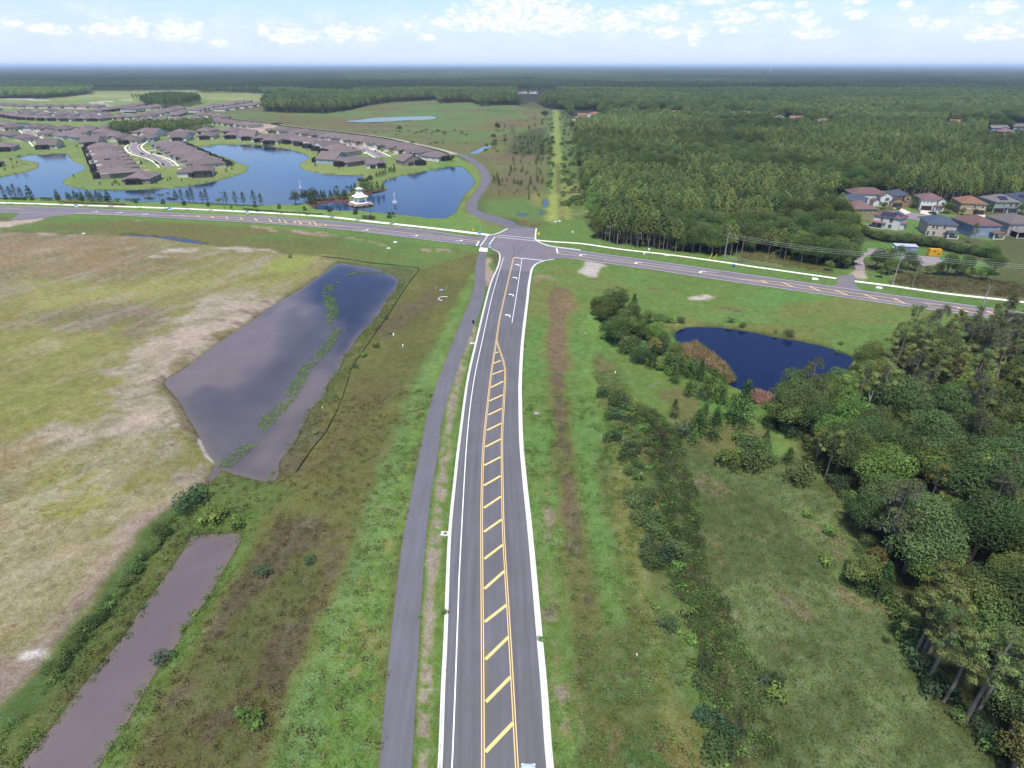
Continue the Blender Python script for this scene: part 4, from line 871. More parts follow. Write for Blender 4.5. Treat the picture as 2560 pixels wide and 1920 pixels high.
def young_pine(h, r0, col, lv=9):
    Cs, Ns, cs, ss = [], [], [], []
    for i in range(lv):
        t = i / (lv - 1); z = h * (.08 + .9 * t); r = r0 * (1 - t) ** .8 + .1
        for b_ in range(6):
            a = b_ * 1.047 + i * .6 + rng.uniform(-.3, .3)
            for f in (.5, 1.0):
                k = 7; p = np.array([math.cos(a) * r * f, math.sin(a) * r * f, z + .3 * r * f]); u = unit(k)
                Cs.append(p + u * .22 * (.6 + r0 * .35)); Ns.append(u + np.array([0, 0, .8])); cs.append(colvar(k, col, .25)); ss.append(nrg.uniform(.25, .5, k) * (.7 + r0 * .25))
    cr = leaves('crown', np.vstack(Cs), np.vstack(Ns), np.concatenate(ss), np.vstack(cs), M_needle, .3)
    return cr, trunk_mesh('trunk', h * .9, .05 + h * .008, [], M_bark, n=5)
def shrub(r, h, col, leaf=.3, per=170, n=5):
    lob = [(rng.uniform(-.5, .5) * r, rng.uniform(-.5, .5) * r, h * rng.uniform(.35, .62), r * rng.uniform(.4, .65), h * rng.uniform(.3, .42)) for _ in range(n)]
    return lobes_crown('foliage', lob, col, leaf, per / max(r, .6)), trunk_mesh('stem', h * .6, .05, [(h * .15, (rng.uniform(-1, 1), rng.uniform(-1, 1), 1), h * .4, .03) for _ in range(3)], M_bark, n=5)
def palm(h, col):
    Cs, Ns, ss, cs, td = [], [], [], [], []
    for i in range(22):
        a = i * 2.4; up = rng.uniform(-.5, .9); L = 1.9
        for k in range(7):
            f = k / 6; rr = L * f; z = h + up * rr - .42 * rr * rr
            p = np.array([math.cos(a) * rr, math.sin(a) * rr, z])
            for s in (-1, 1):
                w_ = .34 * (1 - f * .6); Cs.append(p + s * w_ * np.array([-math.sin(a), math.cos(a), -.25])); Ns.append([math.cos(a) * .3, math.sin(a) * .3, 1]); ss.append(.7 * (1.1 - f * .5)); cs.append(np.array(col) * rng.uniform(.75, 1.25)); td.append([-math.sin(a), math.cos(a), -.2])
    cr = leaves('fronds', np.array(Cs), np.array(Ns, float), ss, np.array(cs), M_leaf, .55, td)
    return cr, trunk_mesh('trunk', h, .16, [], M_palebark)
def dead_tree(h):
    limbs = []
    for i in range(9):
        z = h * rng.uniform(.45, .95); limbs.append((z, (rng.uniform(-1, 1), rng.uniform(-1, 1), rng.uniform(.5, 1.4)), h * rng.uniform(.10, .24), .05))
    return trunk_mesh('trunk', h, .2, limbs, pmat('dead_wood', (.30, .28, .26), .95, .2, 3), (rng.uniform(-1, 1), rng.uniform(-1, 1)))
G_oak = (.095, .155, .050); G_dark = (.068, .115, .044); G_bright = (.112, .205, .055); G_pine = (.120, .185, .070); G_pineL = (.158, .225, .082); G_young = (.084, .158, .046); G_olive = (.122, .140, .048)
random.seed(3)
V = {}
V['oak'] = [oak(0, 11, 5.2, G_oak), oak(1, 9, 4.2, G_bright), oak(2, 13, 6.2, G_dark), oak(3, 8, 3.8, G_oak), oak(4, 10, 4.6, G_dark), oak(5, 7, 3.2, G_olive)]
V['bigpine'] = [big_pine(17, 3.6, G_pine), big_pine(15, 3.2, G_pineL), big_pine(16, 3.4, (.075, .095, .045), .42, 22, True), big_pine(13, 2.8, G_olive, .45, 18)]
V['fpine'] = [forest_pine(14.5, 2.6, G_pine, .44, 9, 2, .62), forest_pine(13.5, 2.4, G_pineL, .46, 9, 2, .62), forest_pine(15, 2.7, (.098, .155, .060), .42, 9, 2, .62), forest_pine(13, 2.4, (.155, .205, .072), .48, 9, 2, .62)]
V['young'] = [young_pine(4.5, 1.3, G_young), young_pine(3.2, 1.0, (.06, .12, .036)), young_pine(6.5, 1.7, (.045, .09, .03), 12)]
V['shrub'] = [shrub(1.6, 1.9, G_oak), shrub(2.3, 2.6, G_dark, n=7), shrub(1.3, 1.5, G_bright), shrub(1.9, 2.2, (.045, .085, .045))]
V['hedge'] = [shrub(2.6, 3.4, G_dark, .34, 190, 8), shrub(2.4, 3.0, (.040, .072, .022), .34, 190, 7), shrub(2.2, 3.2, (.055, .075, .060), .3, 190, 7)]
V['palm'] = [palm(5.2, (.055, .085, .045)), palm(4.2, (.06, .09, .04))]
V['street'] = [(lobes_crown('crown', [(0, 0, 2.7, .85, 1.0), (.2, .1, 3.5, .6, .7), (-.2, -.1, 2.3, .7, .6)], (.036, .07, .026), .3, 190), trunk_mesh('trunk', 2.6, .07, [], M_bark, n=5))]
V['slim'] = [forest_pine(6.0, 1.35, (.048, .085, .038), .22, 5, 2, .42, 8, M_bark), forest_pine(5.2, 1.2, (.05, .09, .04), .25, 5, 2, .4, 7, M_bark)]
V['cone'] = [(lobes_crown('crown', [(0, 0, 1.0, 1.0, 1.0), (0, 0, 2.0, .8, 1.0), (0, 0, 3.0, .5, .9)], (.042, .078, .024), .3, 200), trunk_mesh('trunk', 2.6, .08, [], M_bark, n=5))]
V['bench_oak'] = [oak(7, 6.5, 3.0, (.052, .076, .042), .34, 80, .2), oak(8, 6.0, 2.8, (.05, .074, .042), .34, 80, .2)]
# coarse forest pieces for the distance
def patch(n, size, kind, col, q=34):
    Cs, Ns, cs, ss = [], [], [], []
    for i in range(n):
        x, y = rng.uniform(-.5, .5) * size, rng.uniform(-.5, .5) * size; h = rng.uniform(11, 16); c = np.array(col) * rng.uniform(.75, 1.25)
        u = unit(q); u[:, 2] = np.abs(u[:, 2]) * 1.0 - .25
        r, rz = (2.2, 4.5) if kind == 'pine' else (3.4, 3.4)
        r *= rng.uniform(.8, 1.3)
        Cs.append(np.c_[x + u[:, 0] * r, y + u[:, 1] * r, h - rz * .7 + u[:, 2] * rz]); Ns.append(u + nrg.normal(size=(q, 3)) * .35); cs.append(colvar(q, c, .15)); ss.append(nrg.uniform(1.3, 2.3, q))
    return leaves('forest_patch', np.vstack(Cs), np.vstack(Ns), np.concatenate(ss), np.vstack(cs), M_leaf if kind != 'pine' else M_needle, .8)

def thing(name, loc, rz=0.0, scale=1.0, parts=(), label=None, cat=None, group=None, kind=None):
    """an Empty at the base of the thing that parents its parts: (name, mesh[, [(sub name, sub mesh)...]])"""
    o = link(name, None, None, loc, rz, scale); o.empty_display_size = .2
    for p in parts:
        c = link(p[0], p[1], o)
        if len(p) > 2:
            for s in p[2]: link(s[0], s[1], c)
    return tag(o, label, cat, group, kind)
PN = {'palm': ('fronds', 'trunk'), 'shrub': ('foliage', 'stem'), 'hedge': ('foliage', 'stem')}
def plant(kind, var, x, y, s=1.0, name='tree', label=None, cat='tree', group=None, z=None, rz=None):
    cr, tr = V[kind][var % len(V[kind])]; a, b_ = PN.get(kind, ('crown', 'trunk'))
    zz = ground_z(x, y) if z is None else z
    return thing(name, (x, y, zz), rng.uniform(0, 6.28) if rz is None else rz, s, [(b_, tr), (a, cr)], label, cat, group)

# ------------------------------------------------------------------ scatter of uncountable growth (geometry nodes, one object each)
def scatter_stuff(name, label, pts, rot, scl, tint, var, srcs):
    n = len(pts); me = bpy.data.meshes.new(name); me.vertices.add(n); me.vertices.foreach_set('co', np.asarray(pts, float).ravel())
    for an, typ, data in (('rot', 'FLOAT', rot), ('tint', 'FLOAT', tint), ('var', 'INT', var)):
        a = me.attributes.new(an, typ, 'POINT'); a.data.foreach_set('value', np.asarray(data, np.int32 if typ == 'INT' else np.float32))
    a = me.attributes.new('scl', 'FLOAT_VECTOR', 'POINT'); a.data.foreach_set('vector', np.asarray(scl, np.float32).ravel())
    o = tag(link(name, me), label, None, None, 'stuff')
    ng = bpy.data.node_groups.new(name, 'GeometryNodeTree')
    ng.interface.new_socket('Geometry', in_out='INPUT', socket_type='NodeSocketGeometry'); ng.interface.new_socket('Geometry', in_out='OUTPUT', socket_type='NodeSocketGeometry')
    gi = ng.nodes.new('NodeGroupInput'); go = ng.nodes.new('NodeGroupOutput'); jn = ng.nodes.new('GeometryNodeJoinGeometry')
    def attr(nm, typ):
        d = ng.nodes.new('GeometryNodeInputNamedAttribute'); d.data_type = typ; d.inputs[0].default_value = nm; return [s for s in d.outputs if s.enabled][0]
    vr = attr('var', 'INT'); sc = attr('scl', 'FLOAT_VECTOR'); cx = ng.nodes.new('ShaderNodeCombineXYZ'); ng.links.new(attr('rot', 'FLOAT'), cx.inputs[2])
    for k, objs in enumerate(srcs):
        cp = ng.nodes.new('FunctionNodeCompare'); cp.data_type = 'INT'; cp.operation = 'EQUAL'
        ia = [s for s in cp.inputs if s.enabled]; ng.links.new(vr, ia[0]); ia[1].default_value = k
        for ob in objs:
            oi = ng.nodes.new('GeometryNodeObjectInfo'); oi.transform_space = 'ORIGINAL'; oi.inputs['Object'].default_value = ob; oi.inputs['As Instance'].default_value = True
            ip = ng.nodes.new('GeometryNodeInstanceOnPoints')
            ng.links.new(gi.outputs[0], ip.inputs['Points']); ng.links.new(oi.outputs['Geometry'], ip.inputs['Instance']); ng.links.new(cp.outputs[0], ip.inputs['Selection'])
            ng.links.new(cx.outputs[0], ip.inputs['Rotation']); ng.links.new(sc, ip.inputs['Scale']); ng.links.new(ip.outputs[0], jn.inputs[0])
    ng.links.new(jn.outputs[0], go.inputs[0])
    md = o.modifiers.new('scatter', 'NODES'); md.node_group = ng
    return o
def proj(x, y, z=0.0):
    dep = y * math.cos(PITCH) + (CAM_H - z) * math.sin(PITCH); up = y * math.sin(PITCH) - (CAM_H - z) * math.cos(PITCH)
    return 1280 + F_PX * x / dep, 960 - F_PX * up / dep
def pip(x, y, poly):
    P = np.array(poly); c = np.zeros(np.shape(x), bool)
    for i in range(len(P)):
        ax, ay = P[i]; bx, by = P[(i + 1) % len(P)]
        if ay != by: c ^= ((ay > y) != (by > y)) & (x < (bx - ax) * (y - ay) / (by - ay) + ax)
    return c
def jgrid(x0, x1, y0, y1, step, jit=.8):
    gx = np.arange(x0, x1, step); gy = np.arange(y0, y1, step); A, B = np.meshgrid(gx, gy)
    A = A + nrg.uniform(-.5, .5, A.shape) * step * jit; B = B + nrg.uniform(-.5, .5, B.shape) * step * jit
    return A.ravel(), B.ravel()
# ------------------------------------------------------------------ houses
def roof_mat(name, col): return pmat(name, col, .9, .22, 1.6, bump=.3, each=.16)
M_roof = roof_mat('brown_shingles', alb('#7a6d6d', 1.3)); M_rnavy = roof_mat('navy_shingles', alb('#4a5365', 1.3)); M_rred = roof_mat('redbrown_shingles', alb('#7d6261', 1.3)); M_rorange = roof_mat('clay_shingles', alb('#98705c', 1.3)); M_rgrey = roof_mat('grey_shingles', alb('#77706f', 1.3))
WALLS = {'white': alb('#dcdcd8', 1.1), 'cream': alb('#d8cdb6', 1.1), 'tan': alb('#b9a47e'), 'taupe': alb('#9c9288'), 'grey': alb('#b6b2b0'), 'blue': alb('#a9bcc9'), 'sage': alb('#9fb0a4'), 'slate': alb('#8fa0b8'), 'khaki': alb('#a89b78'), 'beige': alb('#cfc2b2'), 'brick': alb('#a98a66')}
WALLS = {k_: tuple(min(.8, c_ * 1.4) for c_ in v_) for k_, v_ in WALLS.items()}
def wallm(k): return pmat('stucco_' + k, WALLS[k], .9, .06, .8)
M_trim = pmat('white_trim', alb('#e8e6e2', 1.6), .6, .04, 2); M_glass = pmat('window_glass', (.03, .035, .045), .08, .2, .5, spec=.6); M_garage = pmat('brown_garage_door', alb('#4b3f40'), .6, .08, 3); M_garw = pmat('white_garage_door', alb('#dcd8d2', 1.4), .6, .08, 3)
M_darkframe = pmat('bronze_frame', (.03, .028, .03), .5, .1, 3); M_solar = pmat('solar_glass', (.022, .026, .05), .15, .3, .8, spec=.6); M_drive = pmat('driveway_concrete', alb('#d9d1c4', 1.4), .9, .1, .6); M_paver = pmat('driveway_pavers', alb('#c3a692', 1.3), .9, .15, 1.2)
def screen_mat():
    m = bpy.data.materials.new('insect_screen'); m.use_nodes = True; t = N(m.node_tree); t.n.clear()
    o = t.new('ShaderNodeOutputMaterial'); d = t.new('ShaderNodeBsdfDiffuse'); d.inputs[0].default_value = (.018, .018, .022, 1); tr = t.new('ShaderNodeBsdfTransparent'); mx = t.new('ShaderNodeMixShader')
    mx.inputs[0].default_value = .72; t.l.new(tr.outputs[0], mx.inputs[1]); t.l.new(d.outputs[0], mx.inputs[2]); t.l.new(mx.outputs[0], o.inputs[0]); return m
M_screen = screen_mat()
def hip(m, cx, cy, w_, d, z, pitch=.42, over=.5, mi=0):
    hw, hd = w_ / 2 + over, d / 2 + over; th = .16
    if hw <= hd: rise = hw * pitch; r = [(cx, cy - (hd - hw), z + rise), (cx, cy + (hd - hw), z + rise)]
    else: rise = hd * pitch; r = [(cx - (hw - hd), cy, z + rise), (cx + (hw - hd), cy, z + rise)]
    b = [(cx - hw, cy - hd), (cx + hw, cy - hd), (cx + hw, cy + hd), (cx - hw, cy + hd)]
    vs = [(x, y, z - th) for x, y in b] + [(x, y, z) for x, y in b] + r
    fs = [(3, 2, 1, 0), (0, 1, 5, 4), (1, 2, 6, 5), (2, 3, 7, 6), (3, 0, 4, 7)]
    if hw <= hd: fs += [(4, 5, 8), (5, 6, 9, 8), (6, 7, 9), (7, 4, 8, 9)]
    else: fs += [(4, 5, 9, 8), (5, 6, 9), (6, 7, 8, 9), (7, 4, 8)]
    m.add(vs, fs, mi); return z + rise
def gable(m, cx, cy, w_, d, z, pitch=.45, over=.45, axis='y', mi=0, wallmb=None):
    """ridge along axis; gable walls go into wallmb"""
    if axis == 'y': hw, L = w_ / 2, d / 2
    else: hw, L = d / 2, w_ / 2
    ho = hw + over; Lo = L + over * .7; rise = ho * pitch; th = .16
    P = lambda a, l, zz: (cx + a, cy + l, zz) if axis == 'y' else (cx + l, cy - a, zz)
    sec = [(-ho, z), (0, z + rise), (ho, z), (ho, z - th), (0, z + rise - th), (-ho, z - th)]
    vs = [P(a, -Lo, zz) for a, zz in sec] + [P(a, Lo, zz) for a, zz in sec]; n = 6
    fs = [((i + 1) % n, i, n + i, n + (i + 1) % n) for i in range(n)] + [(0, 1, 4, 5), (1, 2, 3, 4), (11, 10, 7, 6), (10, 9, 8, 7)]
    m.add(vs, fs, mi)
    if wallmb is not None:
        g = rise * hw / ho
        for l in (-L, L):
            for dl in (0,):
                vs = [P(-hw, l - .08, z - th), P(hw, l - .08, z - th), P(0, l - .08, z - th + g), P(-hw, l + .08, z - th), P(hw, l + .08, z - th), P(0, l + .08, z - th + g)]
                wallmb.add(vs, [(0, 1, 2), (5, 4, 3), (1, 4, 5, 2), (0, 2, 5, 3)], 0)
    return z + rise
_wc = {}
def window_meshes(wd, ht, fm=None, key='w'):
    k = (round(wd, 2), round(ht, 2), key)
    if k not in _wc:
        f = MB(); t_ = .1
        f.box(0, 0, ht / 2 + t_ / 2, wd + 2 * t_, .12, t_); f.box(0, 0, -ht / 2 - t_ / 2, wd + 2 * t_, .16, t_)
        f.box(-wd / 2 - t_ / 2, 0, 0, t_, .12, ht); f.box(wd / 2 + t_ / 2, 0, 0, t_, .12, ht); f.box(0, .005, 0, wd, .07, .06)
        p = MB(); p.box(0, .02, 0, wd, .05, ht)
        _wc[k] = (f.me('window', fm or M_trim), p.me('pane', M_glass))
    return _wc[k]
def add_window(par, x, y, z, rz, wd, ht, label=None, fm=None, key='w'):
    f, p = window_meshes(wd, ht, fm, key); o = link('window', f, par, (x, y, z), rz); link('pane', p, o); return o
def house1_meshes(w_, d, style, wk, roofm):
    wl, rf = MB(), MB(); h = 2.95; gx = -w_ * .22; gw = w_ * .46
    wl.box(0, 0, h / 2, w_, d, h)
    wl.box(gx, -d / 2 - 1.9, h / 2 - .02, gw, 4.2, h - .04)
    if style == 'hip':
        hip(rf, 0, 0, w_, d, h); hip(rf, gx, -d / 2 - .4, gw, 7.4, h - .012, .42)
    elif style == 'hip_cross':
        wl.box(w_ * .1, d / 2 + 1.4, h / 2 - .03, w_ * .5, 3.0, h - .06)
        hip(rf, 0, -d * .12, w_ + 1.2, d * .72, h, .46); hip(rf, w_ * .1, d * .18, w_ * .56, d * .8, h - .01, .44); hip(rf, gx, -d / 2 - .4, gw, 7.4, h - .012, .42)
    elif style == 'gable_back':
        gable(rf, 0, 0, w_, d, h, .5, axis='y', wallmb=wl); hip(rf, gx, -d / 2 - .4, gw, 7.4, h - .012, .45)
    elif style == 'gable_front':
        hip(rf, 0, 0, w_, d, h); gable(rf, gx, -d / 2 - .9, gw, 6.4, h - .012, .55, axis='y', wallmb=wl)
        gable(rf, w_ * .26, -d / 2 + .3, w_ * .26, 3, h + .3, .7, .3, axis='y', wallmb=wl)
    elif style == 'gable_side':
        gable(rf, 0, 0, w_, d, h, .45, axis='x', wallmb=wl); gable(rf, gx, -d / 2 - .9, gw, 6.4, h - .012, .5, axis='y', wallmb=wl)
    wl.box(w_ * .26, -d / 2 - .5, 1.35, w_ * .06, .3, 2.7); 
    return wl.me('wall', wallm(wk)), rf.me('roof', roofm)
_h1 = {}
def lanai_meshes(w_, d, h=2.8):
    k = (w_, d)
    if k not in _h1:
        s, f = MB(), MB(); c = .9
        # walls and mansard-like lid of netting
        b = [(-w_/2, 0), (w_/2, 0), (w_/2, d), (-w_/2, d)]; tp = [(-w_/2 + c, 0), (w_/2 - c, 0), (w_/2 - c, d - c), (-w_/2 + c, d - c)]
        vs = [(x, y, .05) for x, y in b] + [(x, y, h) for x, y in b] + [(x, y, h + .75) for x, y in tp]
        s.add(vs, [(1, 2, 6, 5), (2, 3, 7, 6), (3, 0, 4, 7), (5, 6, 10, 9), (6, 7, 11, 10), (7, 4, 8, 11), (8, 9, 10, 11)])
        for x in np.linspace(-w_/2, w_/2, 5): f.box(x, d, h / 2, .09, .09, h); f.tube((x, d, h), (x * (1 - 2 * c / w_), d - c, h + .75), .05, None, 4); f.box(x * (1 - 2 * c / w_), (d - c) / 2, h + .76, .07, d - c, .07)
        for y in np.linspace(d / 3, d * 2 / 3, 2):
            for sx in (-1, 1): f.box(sx * w_/2, y, h / 2, .09, .09, h)
        f.box(0, d, h, w_, .1, .1); f.box(-w_/2, d/2, h, .1, d, .1); f.box(w_/2, d/2, h, .1, d, .1); f.box(0, d, .95, w_, .07, .07)
        f.box(0, d - c, h + .76, w_ - 2 * c, .07, .07)
        sl = MB(); sl.box(0, d/2, .04, w_ + .3, d, .1)
        _h1[k] = (s.me('screen_enclosure', M_screen), f.me('screen_frame', M_darkframe), sl.me('patio_slab', M_drive))
    return _h1[k]
HOUSES = []      # (x, y, radius) kept clear of trees
def house1(x, y, rz, style, wk, label, group, w_=14.5, d=19, lan=(2.5, 8.5, 5.5), roofm=None, detail=2, solar=False):
    k = (style, wk, w_, d, roofm.name if roofm else '')
    if k not in _h1: _h1[k] = house1_meshes(w_, d, style, wk, roofm or M_roof)
    wl, rf = _h1[k]
    o = thing('single_storey_house', (x, y, 0), rz, 1.14, [('wall', wl), ('roof', rf)], label, 'house', group)
    HOUSES.append((x, y, max(w_, d) * .62))
    if lan and detail >= 1:
        s, f, sl = lanai_meshes(lan[1], lan[2]); lo = link('screen_enclosure', s, o, (lan[0], d / 2, 0)); link('screen_frame', f, lo); link('patio_slab', sl, lo)
    if detail >= 1:
        g = _h1.setdefault('gar', MB().box(0, 0, 1.15, 4.9, .12, 2.3).me('garage_door', M_garw)); link('garage_door', g, o, (-w_ * .22, -d / 2 - 4.03, 0))
    if detail >= 2:
        for px, py, r, a, b_ in ((w_ * .30, -d/2 - .02, 0, 1.5, 1.5), (-w_ * .3, d/2 + .02, math.pi, 1.6, 1.4), (-w_/2 - .02, d * .22, -math.pi/2, .9, 1.2), (-w_/2 - .02, -d * .15, -math.pi/2, .9, 1.2), (w_/2 + .02, d * .2, math.pi/2, .9, 1.2), (w_/2 + .02, -d * .2, math.pi/2, .9, 1.2)):
            add_window(o, px, py, 1.6, r, a, b_)
        dr = _h1.setdefault('slider', MB().box(0, 0, 1.1, 3.6, .1, 2.2).me('sliding_door', M_glass)); link('sliding_door', dr, o, (2.2, d/2 + .03, 0))
        vt = _h1.setdefault('vent', MB().box(0, 0, 0, .45, .45, .4).me('roof_vent', M_darkframe))
        link('roof_vent', vt, o, (1.8, d * .12, 2.95 + (w_/2 - 1.6) * .42))
    if solar:
        m = MB(); a = math.atan(.42)
        for i in range(5):
            for j in range(2):
                yy = -4.2 + i * 1.75; xx = 2.2 + j * 1.9; zz = 2.95 + (w_/2 + .5 - xx) * .42 + .12
                m.add([(xx - .85, yy - .8, zz + .85 * .42), (xx + .85, yy - .8, zz - .85 * .42), (xx + .85, yy + .8, zz - .85 * .42), (xx - .85, yy + .8, zz + .85 * .42)], [(0, 1, 2, 3)])
        sp_ = m.me('solar_panel', M_solar); link('solar_panel', sp_, o)
    return o
ORD = ['first', 'second', 'third', 'fourth', 'fifth', 'sixth', 'seventh', 'eighth', 'ninth', 'tenth', 'eleventh', 'twelfth', 'thirteenth', 'fourteenth', 'fifteenth', 'sixteenth']
COLW = {'white': 'white', 'cream': 'cream', 'tan': 'tan', 'taupe': 'taupe', 'grey': 'grey', 'blue': 'pale blue', 'beige': 'beige', 'sage': 'sage'}
def driveway(x, y, rz, w_, d, k=0):
    ca, sa = math.cos(rz), math.sin(rz); w_, d = w_ * 1.14, d * 1.14; gx, gy = -w_ * .22, -d / 2 - 4.8
    pts = [(gx - 2.5, gy), (gx + 2.5, gy), (gx + 2.5, gy - 6.3), (gx - 2.5, gy - 6.3)]
    tag(flat_poly('driveway', [(x + a * ca - b_ * sa, y + a * sa + b_ * ca) for a, b_ in pts], .036, M_paver if k % 3 else M_drive), kind='structure')
def house_row(pts, n, rz, group, where, styles, walls, lan=(2.5, 8.5, 5.5), detail=2, w_=14.5, d=19, drives=False, solar_at=()):
    P = resample(pts, n) if n > 1 else np.array([pts[0]])
    for i in range(n):
        st = styles[i % len(styles)]; wk = walls[i % len(walls)]
        if callable(rz): a = rz(i / max(1, n - 1))
        else: a = rz
        lx = lan and (lan[0] * (1 if i % 2 else -1), lan[1] - (i % 3) * .8, lan[2])
        house1(P[i, 0], P[i, 1], a + R(rng.uniform(-2, 2)), st, wk, f'brown-roofed {COLW[wk]} single-storey house, {ORD[i]} {where}', group, w_, d, lx, None, detail, i in solar_at)
        if drives: driveway(P[i, 0], P[i, 1], a, w_, d, i)
GL = 'single-storey houses of the lake town'
# rz such that local -Y (the garage side) looks along (fx, fy)
def face(fx, fy): return math.atan2(fx, -fy)
WP = ['cream', 'taupe', 'white', 'blue', 'beige', 'grey', 'cream', 'tan']
house_row([(-281, 446), (-381, 592)], 8, face(.82, .57), GL, 'from the water in the west row of the tongue', ['hip_cross', 'hip', 'hip_cross'], ['taupe', 'beige', 'cream', 'white'], (3, 7, 4.0), drives=True, solar_at=(2,))
house_row([(-236, 490), (-331, 618)], 8, face(-.82, -.57), GL, 'from the water in the east row of the tongue', ['hip', 'hip_cross', 'gable_front', 'hip_cross'], ['cream', 'white', 'beige', 'blue'], (0, 9, 5), drives=True)
house1(-251.5, 423, face(-.15, 1), 'hip', 'taupe', 'brown-roofed taupe house with dark screened porch at the tip of the grass tongue', GL, 15, 17, (1, 8, 2.2)); driveway(-251.5, 423, face(-.15, 1), 15, 17)
house1(-227.5, 451.5, face(-.3, .95), 'hip', 'white', 'brown-roofed pale house with large black screen cage on the tongue shore', GL, 20, 14, (-4.5, 11, 6)); driveway(-227.5, 451.5, face(-.3, .95), 15, 14)
# west shore
house_row([(-534, 560), (-453, 607), (-430, 624), (-410, 645), (-388, 655)], 6, lambda t: face(-.55 + .4 * t, .85), GL, 'from the west along the cove shore', ['gable_side', 'gable_side', 'hip'], ['cream', 'taupe', 'grey', 'cream', 'beige'], drives=False)
house1(-412, 493, face(-.9, .3), 'hip', 'grey', 'brown-roofed grey house alone on the western grass point', GL, 14, 17, (1, 6, 4))
house_row([(-545, 668), (-512, 676), (-478, 706), (-455, 677), (-440, 694)], 5, lambda t: face(.7, -.6), GL, 'behind the cove shore houses', ['hip'], ['grey', 'cream', 'white', 'blue'], None)
house_row([(-640, 775), (-600, 808), (-572, 792), (-545, 768), (-520, 790), (-495, 752)], 7, lambda t: face(.1, -1), GL, 'in the row beside the western water', ['hip', 'gable_front'], ['taupe', 'beige', 'white'], None)
house_row([(-470, 742), (-452, 722), (-425, 690), (-405, 672), (-383, 676)], 5, lambda t: face(.2, -1), GL, 'at the bend of the tongue street', ['hip', 'gable_front'], ['blue', 'cream', 'white', 'beige'], None)
house_row([(-500, 800), (-470, 775), (-442, 770)], 3, face(.4, -.9), GL, 'beside the pine grove on its west side', ['hip'], ['beige', 'white', 'cream'], None)
# east shore and the two rows of the eastern street
house1(-147, 517, face(.95, -.3), 'gable_back', 'blue', 'pale blue gable-ended house facing the lake on the east shore', GL, 17, 16, (-4.5, 5, 4.5)); 
house1(-127, 503, face(.6, .8), 'hip', 'taupe', 'long taupe house with black screen porch nearest the dam', GL, 13, 20, (0, 7, 4))
house1(-107, 492, face(-.3, 1), 'hip', 'white', 'small white-cornered house with porch above the dam', GL, 12.5, 16, (-3.5, 5.5, 2)); driveway(-107, 492, face(-.3, 1), 12.5, 16)
house1(-82, 506, face(-.5, .85), 'gable_back', 'taupe', 'taupe house with tall cream gable facing the fountain pond', GL, 15, 15, (-4.0, 7, 4.5))
house1(-64, 531, face(-.8, .55), 'hip', 'white', 'white house with small square windows at the east end', GL, 13, 17, (0, 8, 3.5))
house_row([(-149, 560), (-160, 580), (-181, 612), (-207, 645), (-236, 668)], 7, lambda t: face(.65, .75), GL, 'from the blue gable along the eastern lake shore', ['hip_cross', 'hip', 'gable_back', 'hip_cross'], WP, (0, 9, 4.5), drives=True)
house_row([(-80, 560), (-98, 590), (-140, 642), (-180, 678), (-226, 726), (-272, 760)], 14, lambda t: face(-.6 - .1 * t, -.75), GL, 'from the east in the close-set row under the berm track', ['gable_front', 'gable_front', 'hip'], ['white', 'tan', 'cream', 'grey'], None, w_=12.5, d=20, drives=True)
house_row([(-244, 652), (-262, 672), (-290, 697), (-306, 704), (-326, 700), (-350, 680)], 6, lambda t: face(-.1, 1), GL, 'along the north shore of the lake inlet', ['hip', 'hip', 'gable_side'], ['cream', 'white', 'beige', 'blue'], (0, 8.5, 4.5))
house_row([(-356, 752), (-332, 757), (-302, 730)], 3, lambda t: face(.1, 1), GL, 'behind the north shore houses', ['hip'], ['cream', 'tan', 'white'], None)
house_row([(-585, 640), (-560, 610), (-590, 585)], 3, face(.6, .7), GL, 'at the western frame edge of the cove', ['hip', 'hip_cross'], ['cream', 'taupe'], None)
house_row([(-575, 720), (-545, 705), (-520, 728), (-492, 730)], 4, face(.7, -.6), GL, 'on the west side of the straight street', ['hip_cross', 'hip'], ['white', 'grey', 'cream'], None)
house_row([(-668, 800), (-640, 830), (-700, 845)], 3, face(.1, -1), GL, 'at the far western water', ['hip'], ['taupe', 'beige'], None, 1)
house_row([(-420, 742), (-395, 716), (-372, 728)], 3, face(-.2, -1), GL, 'in the nook below the pine grove', ['hip', 'gable_side', 'hip_cross'], ['tan', 'white', 'cream'], None)
house_row([(-640, 985), (-700, 1010), (-760, 1025)], 5, face(.3, -1), GL, 'in the lane between the two western rows', ['gable_front', 'hip'], ['white', 'beige'], None, 1)
house_row([(-660, 1130), (-655, 1215)], 5, face(1, 0), GL, 'on the west bank of the back lake', ['hip'], ['white', 'grey'], (0, 9, 4), 1)
house_row([(-480, 1010), (-450, 990), (-425, 960)], 4, face(.2, -1), GL, 'between the berm track and the grove', ['hip', 'gable_front'], ['white', 'beige'], None, 1)
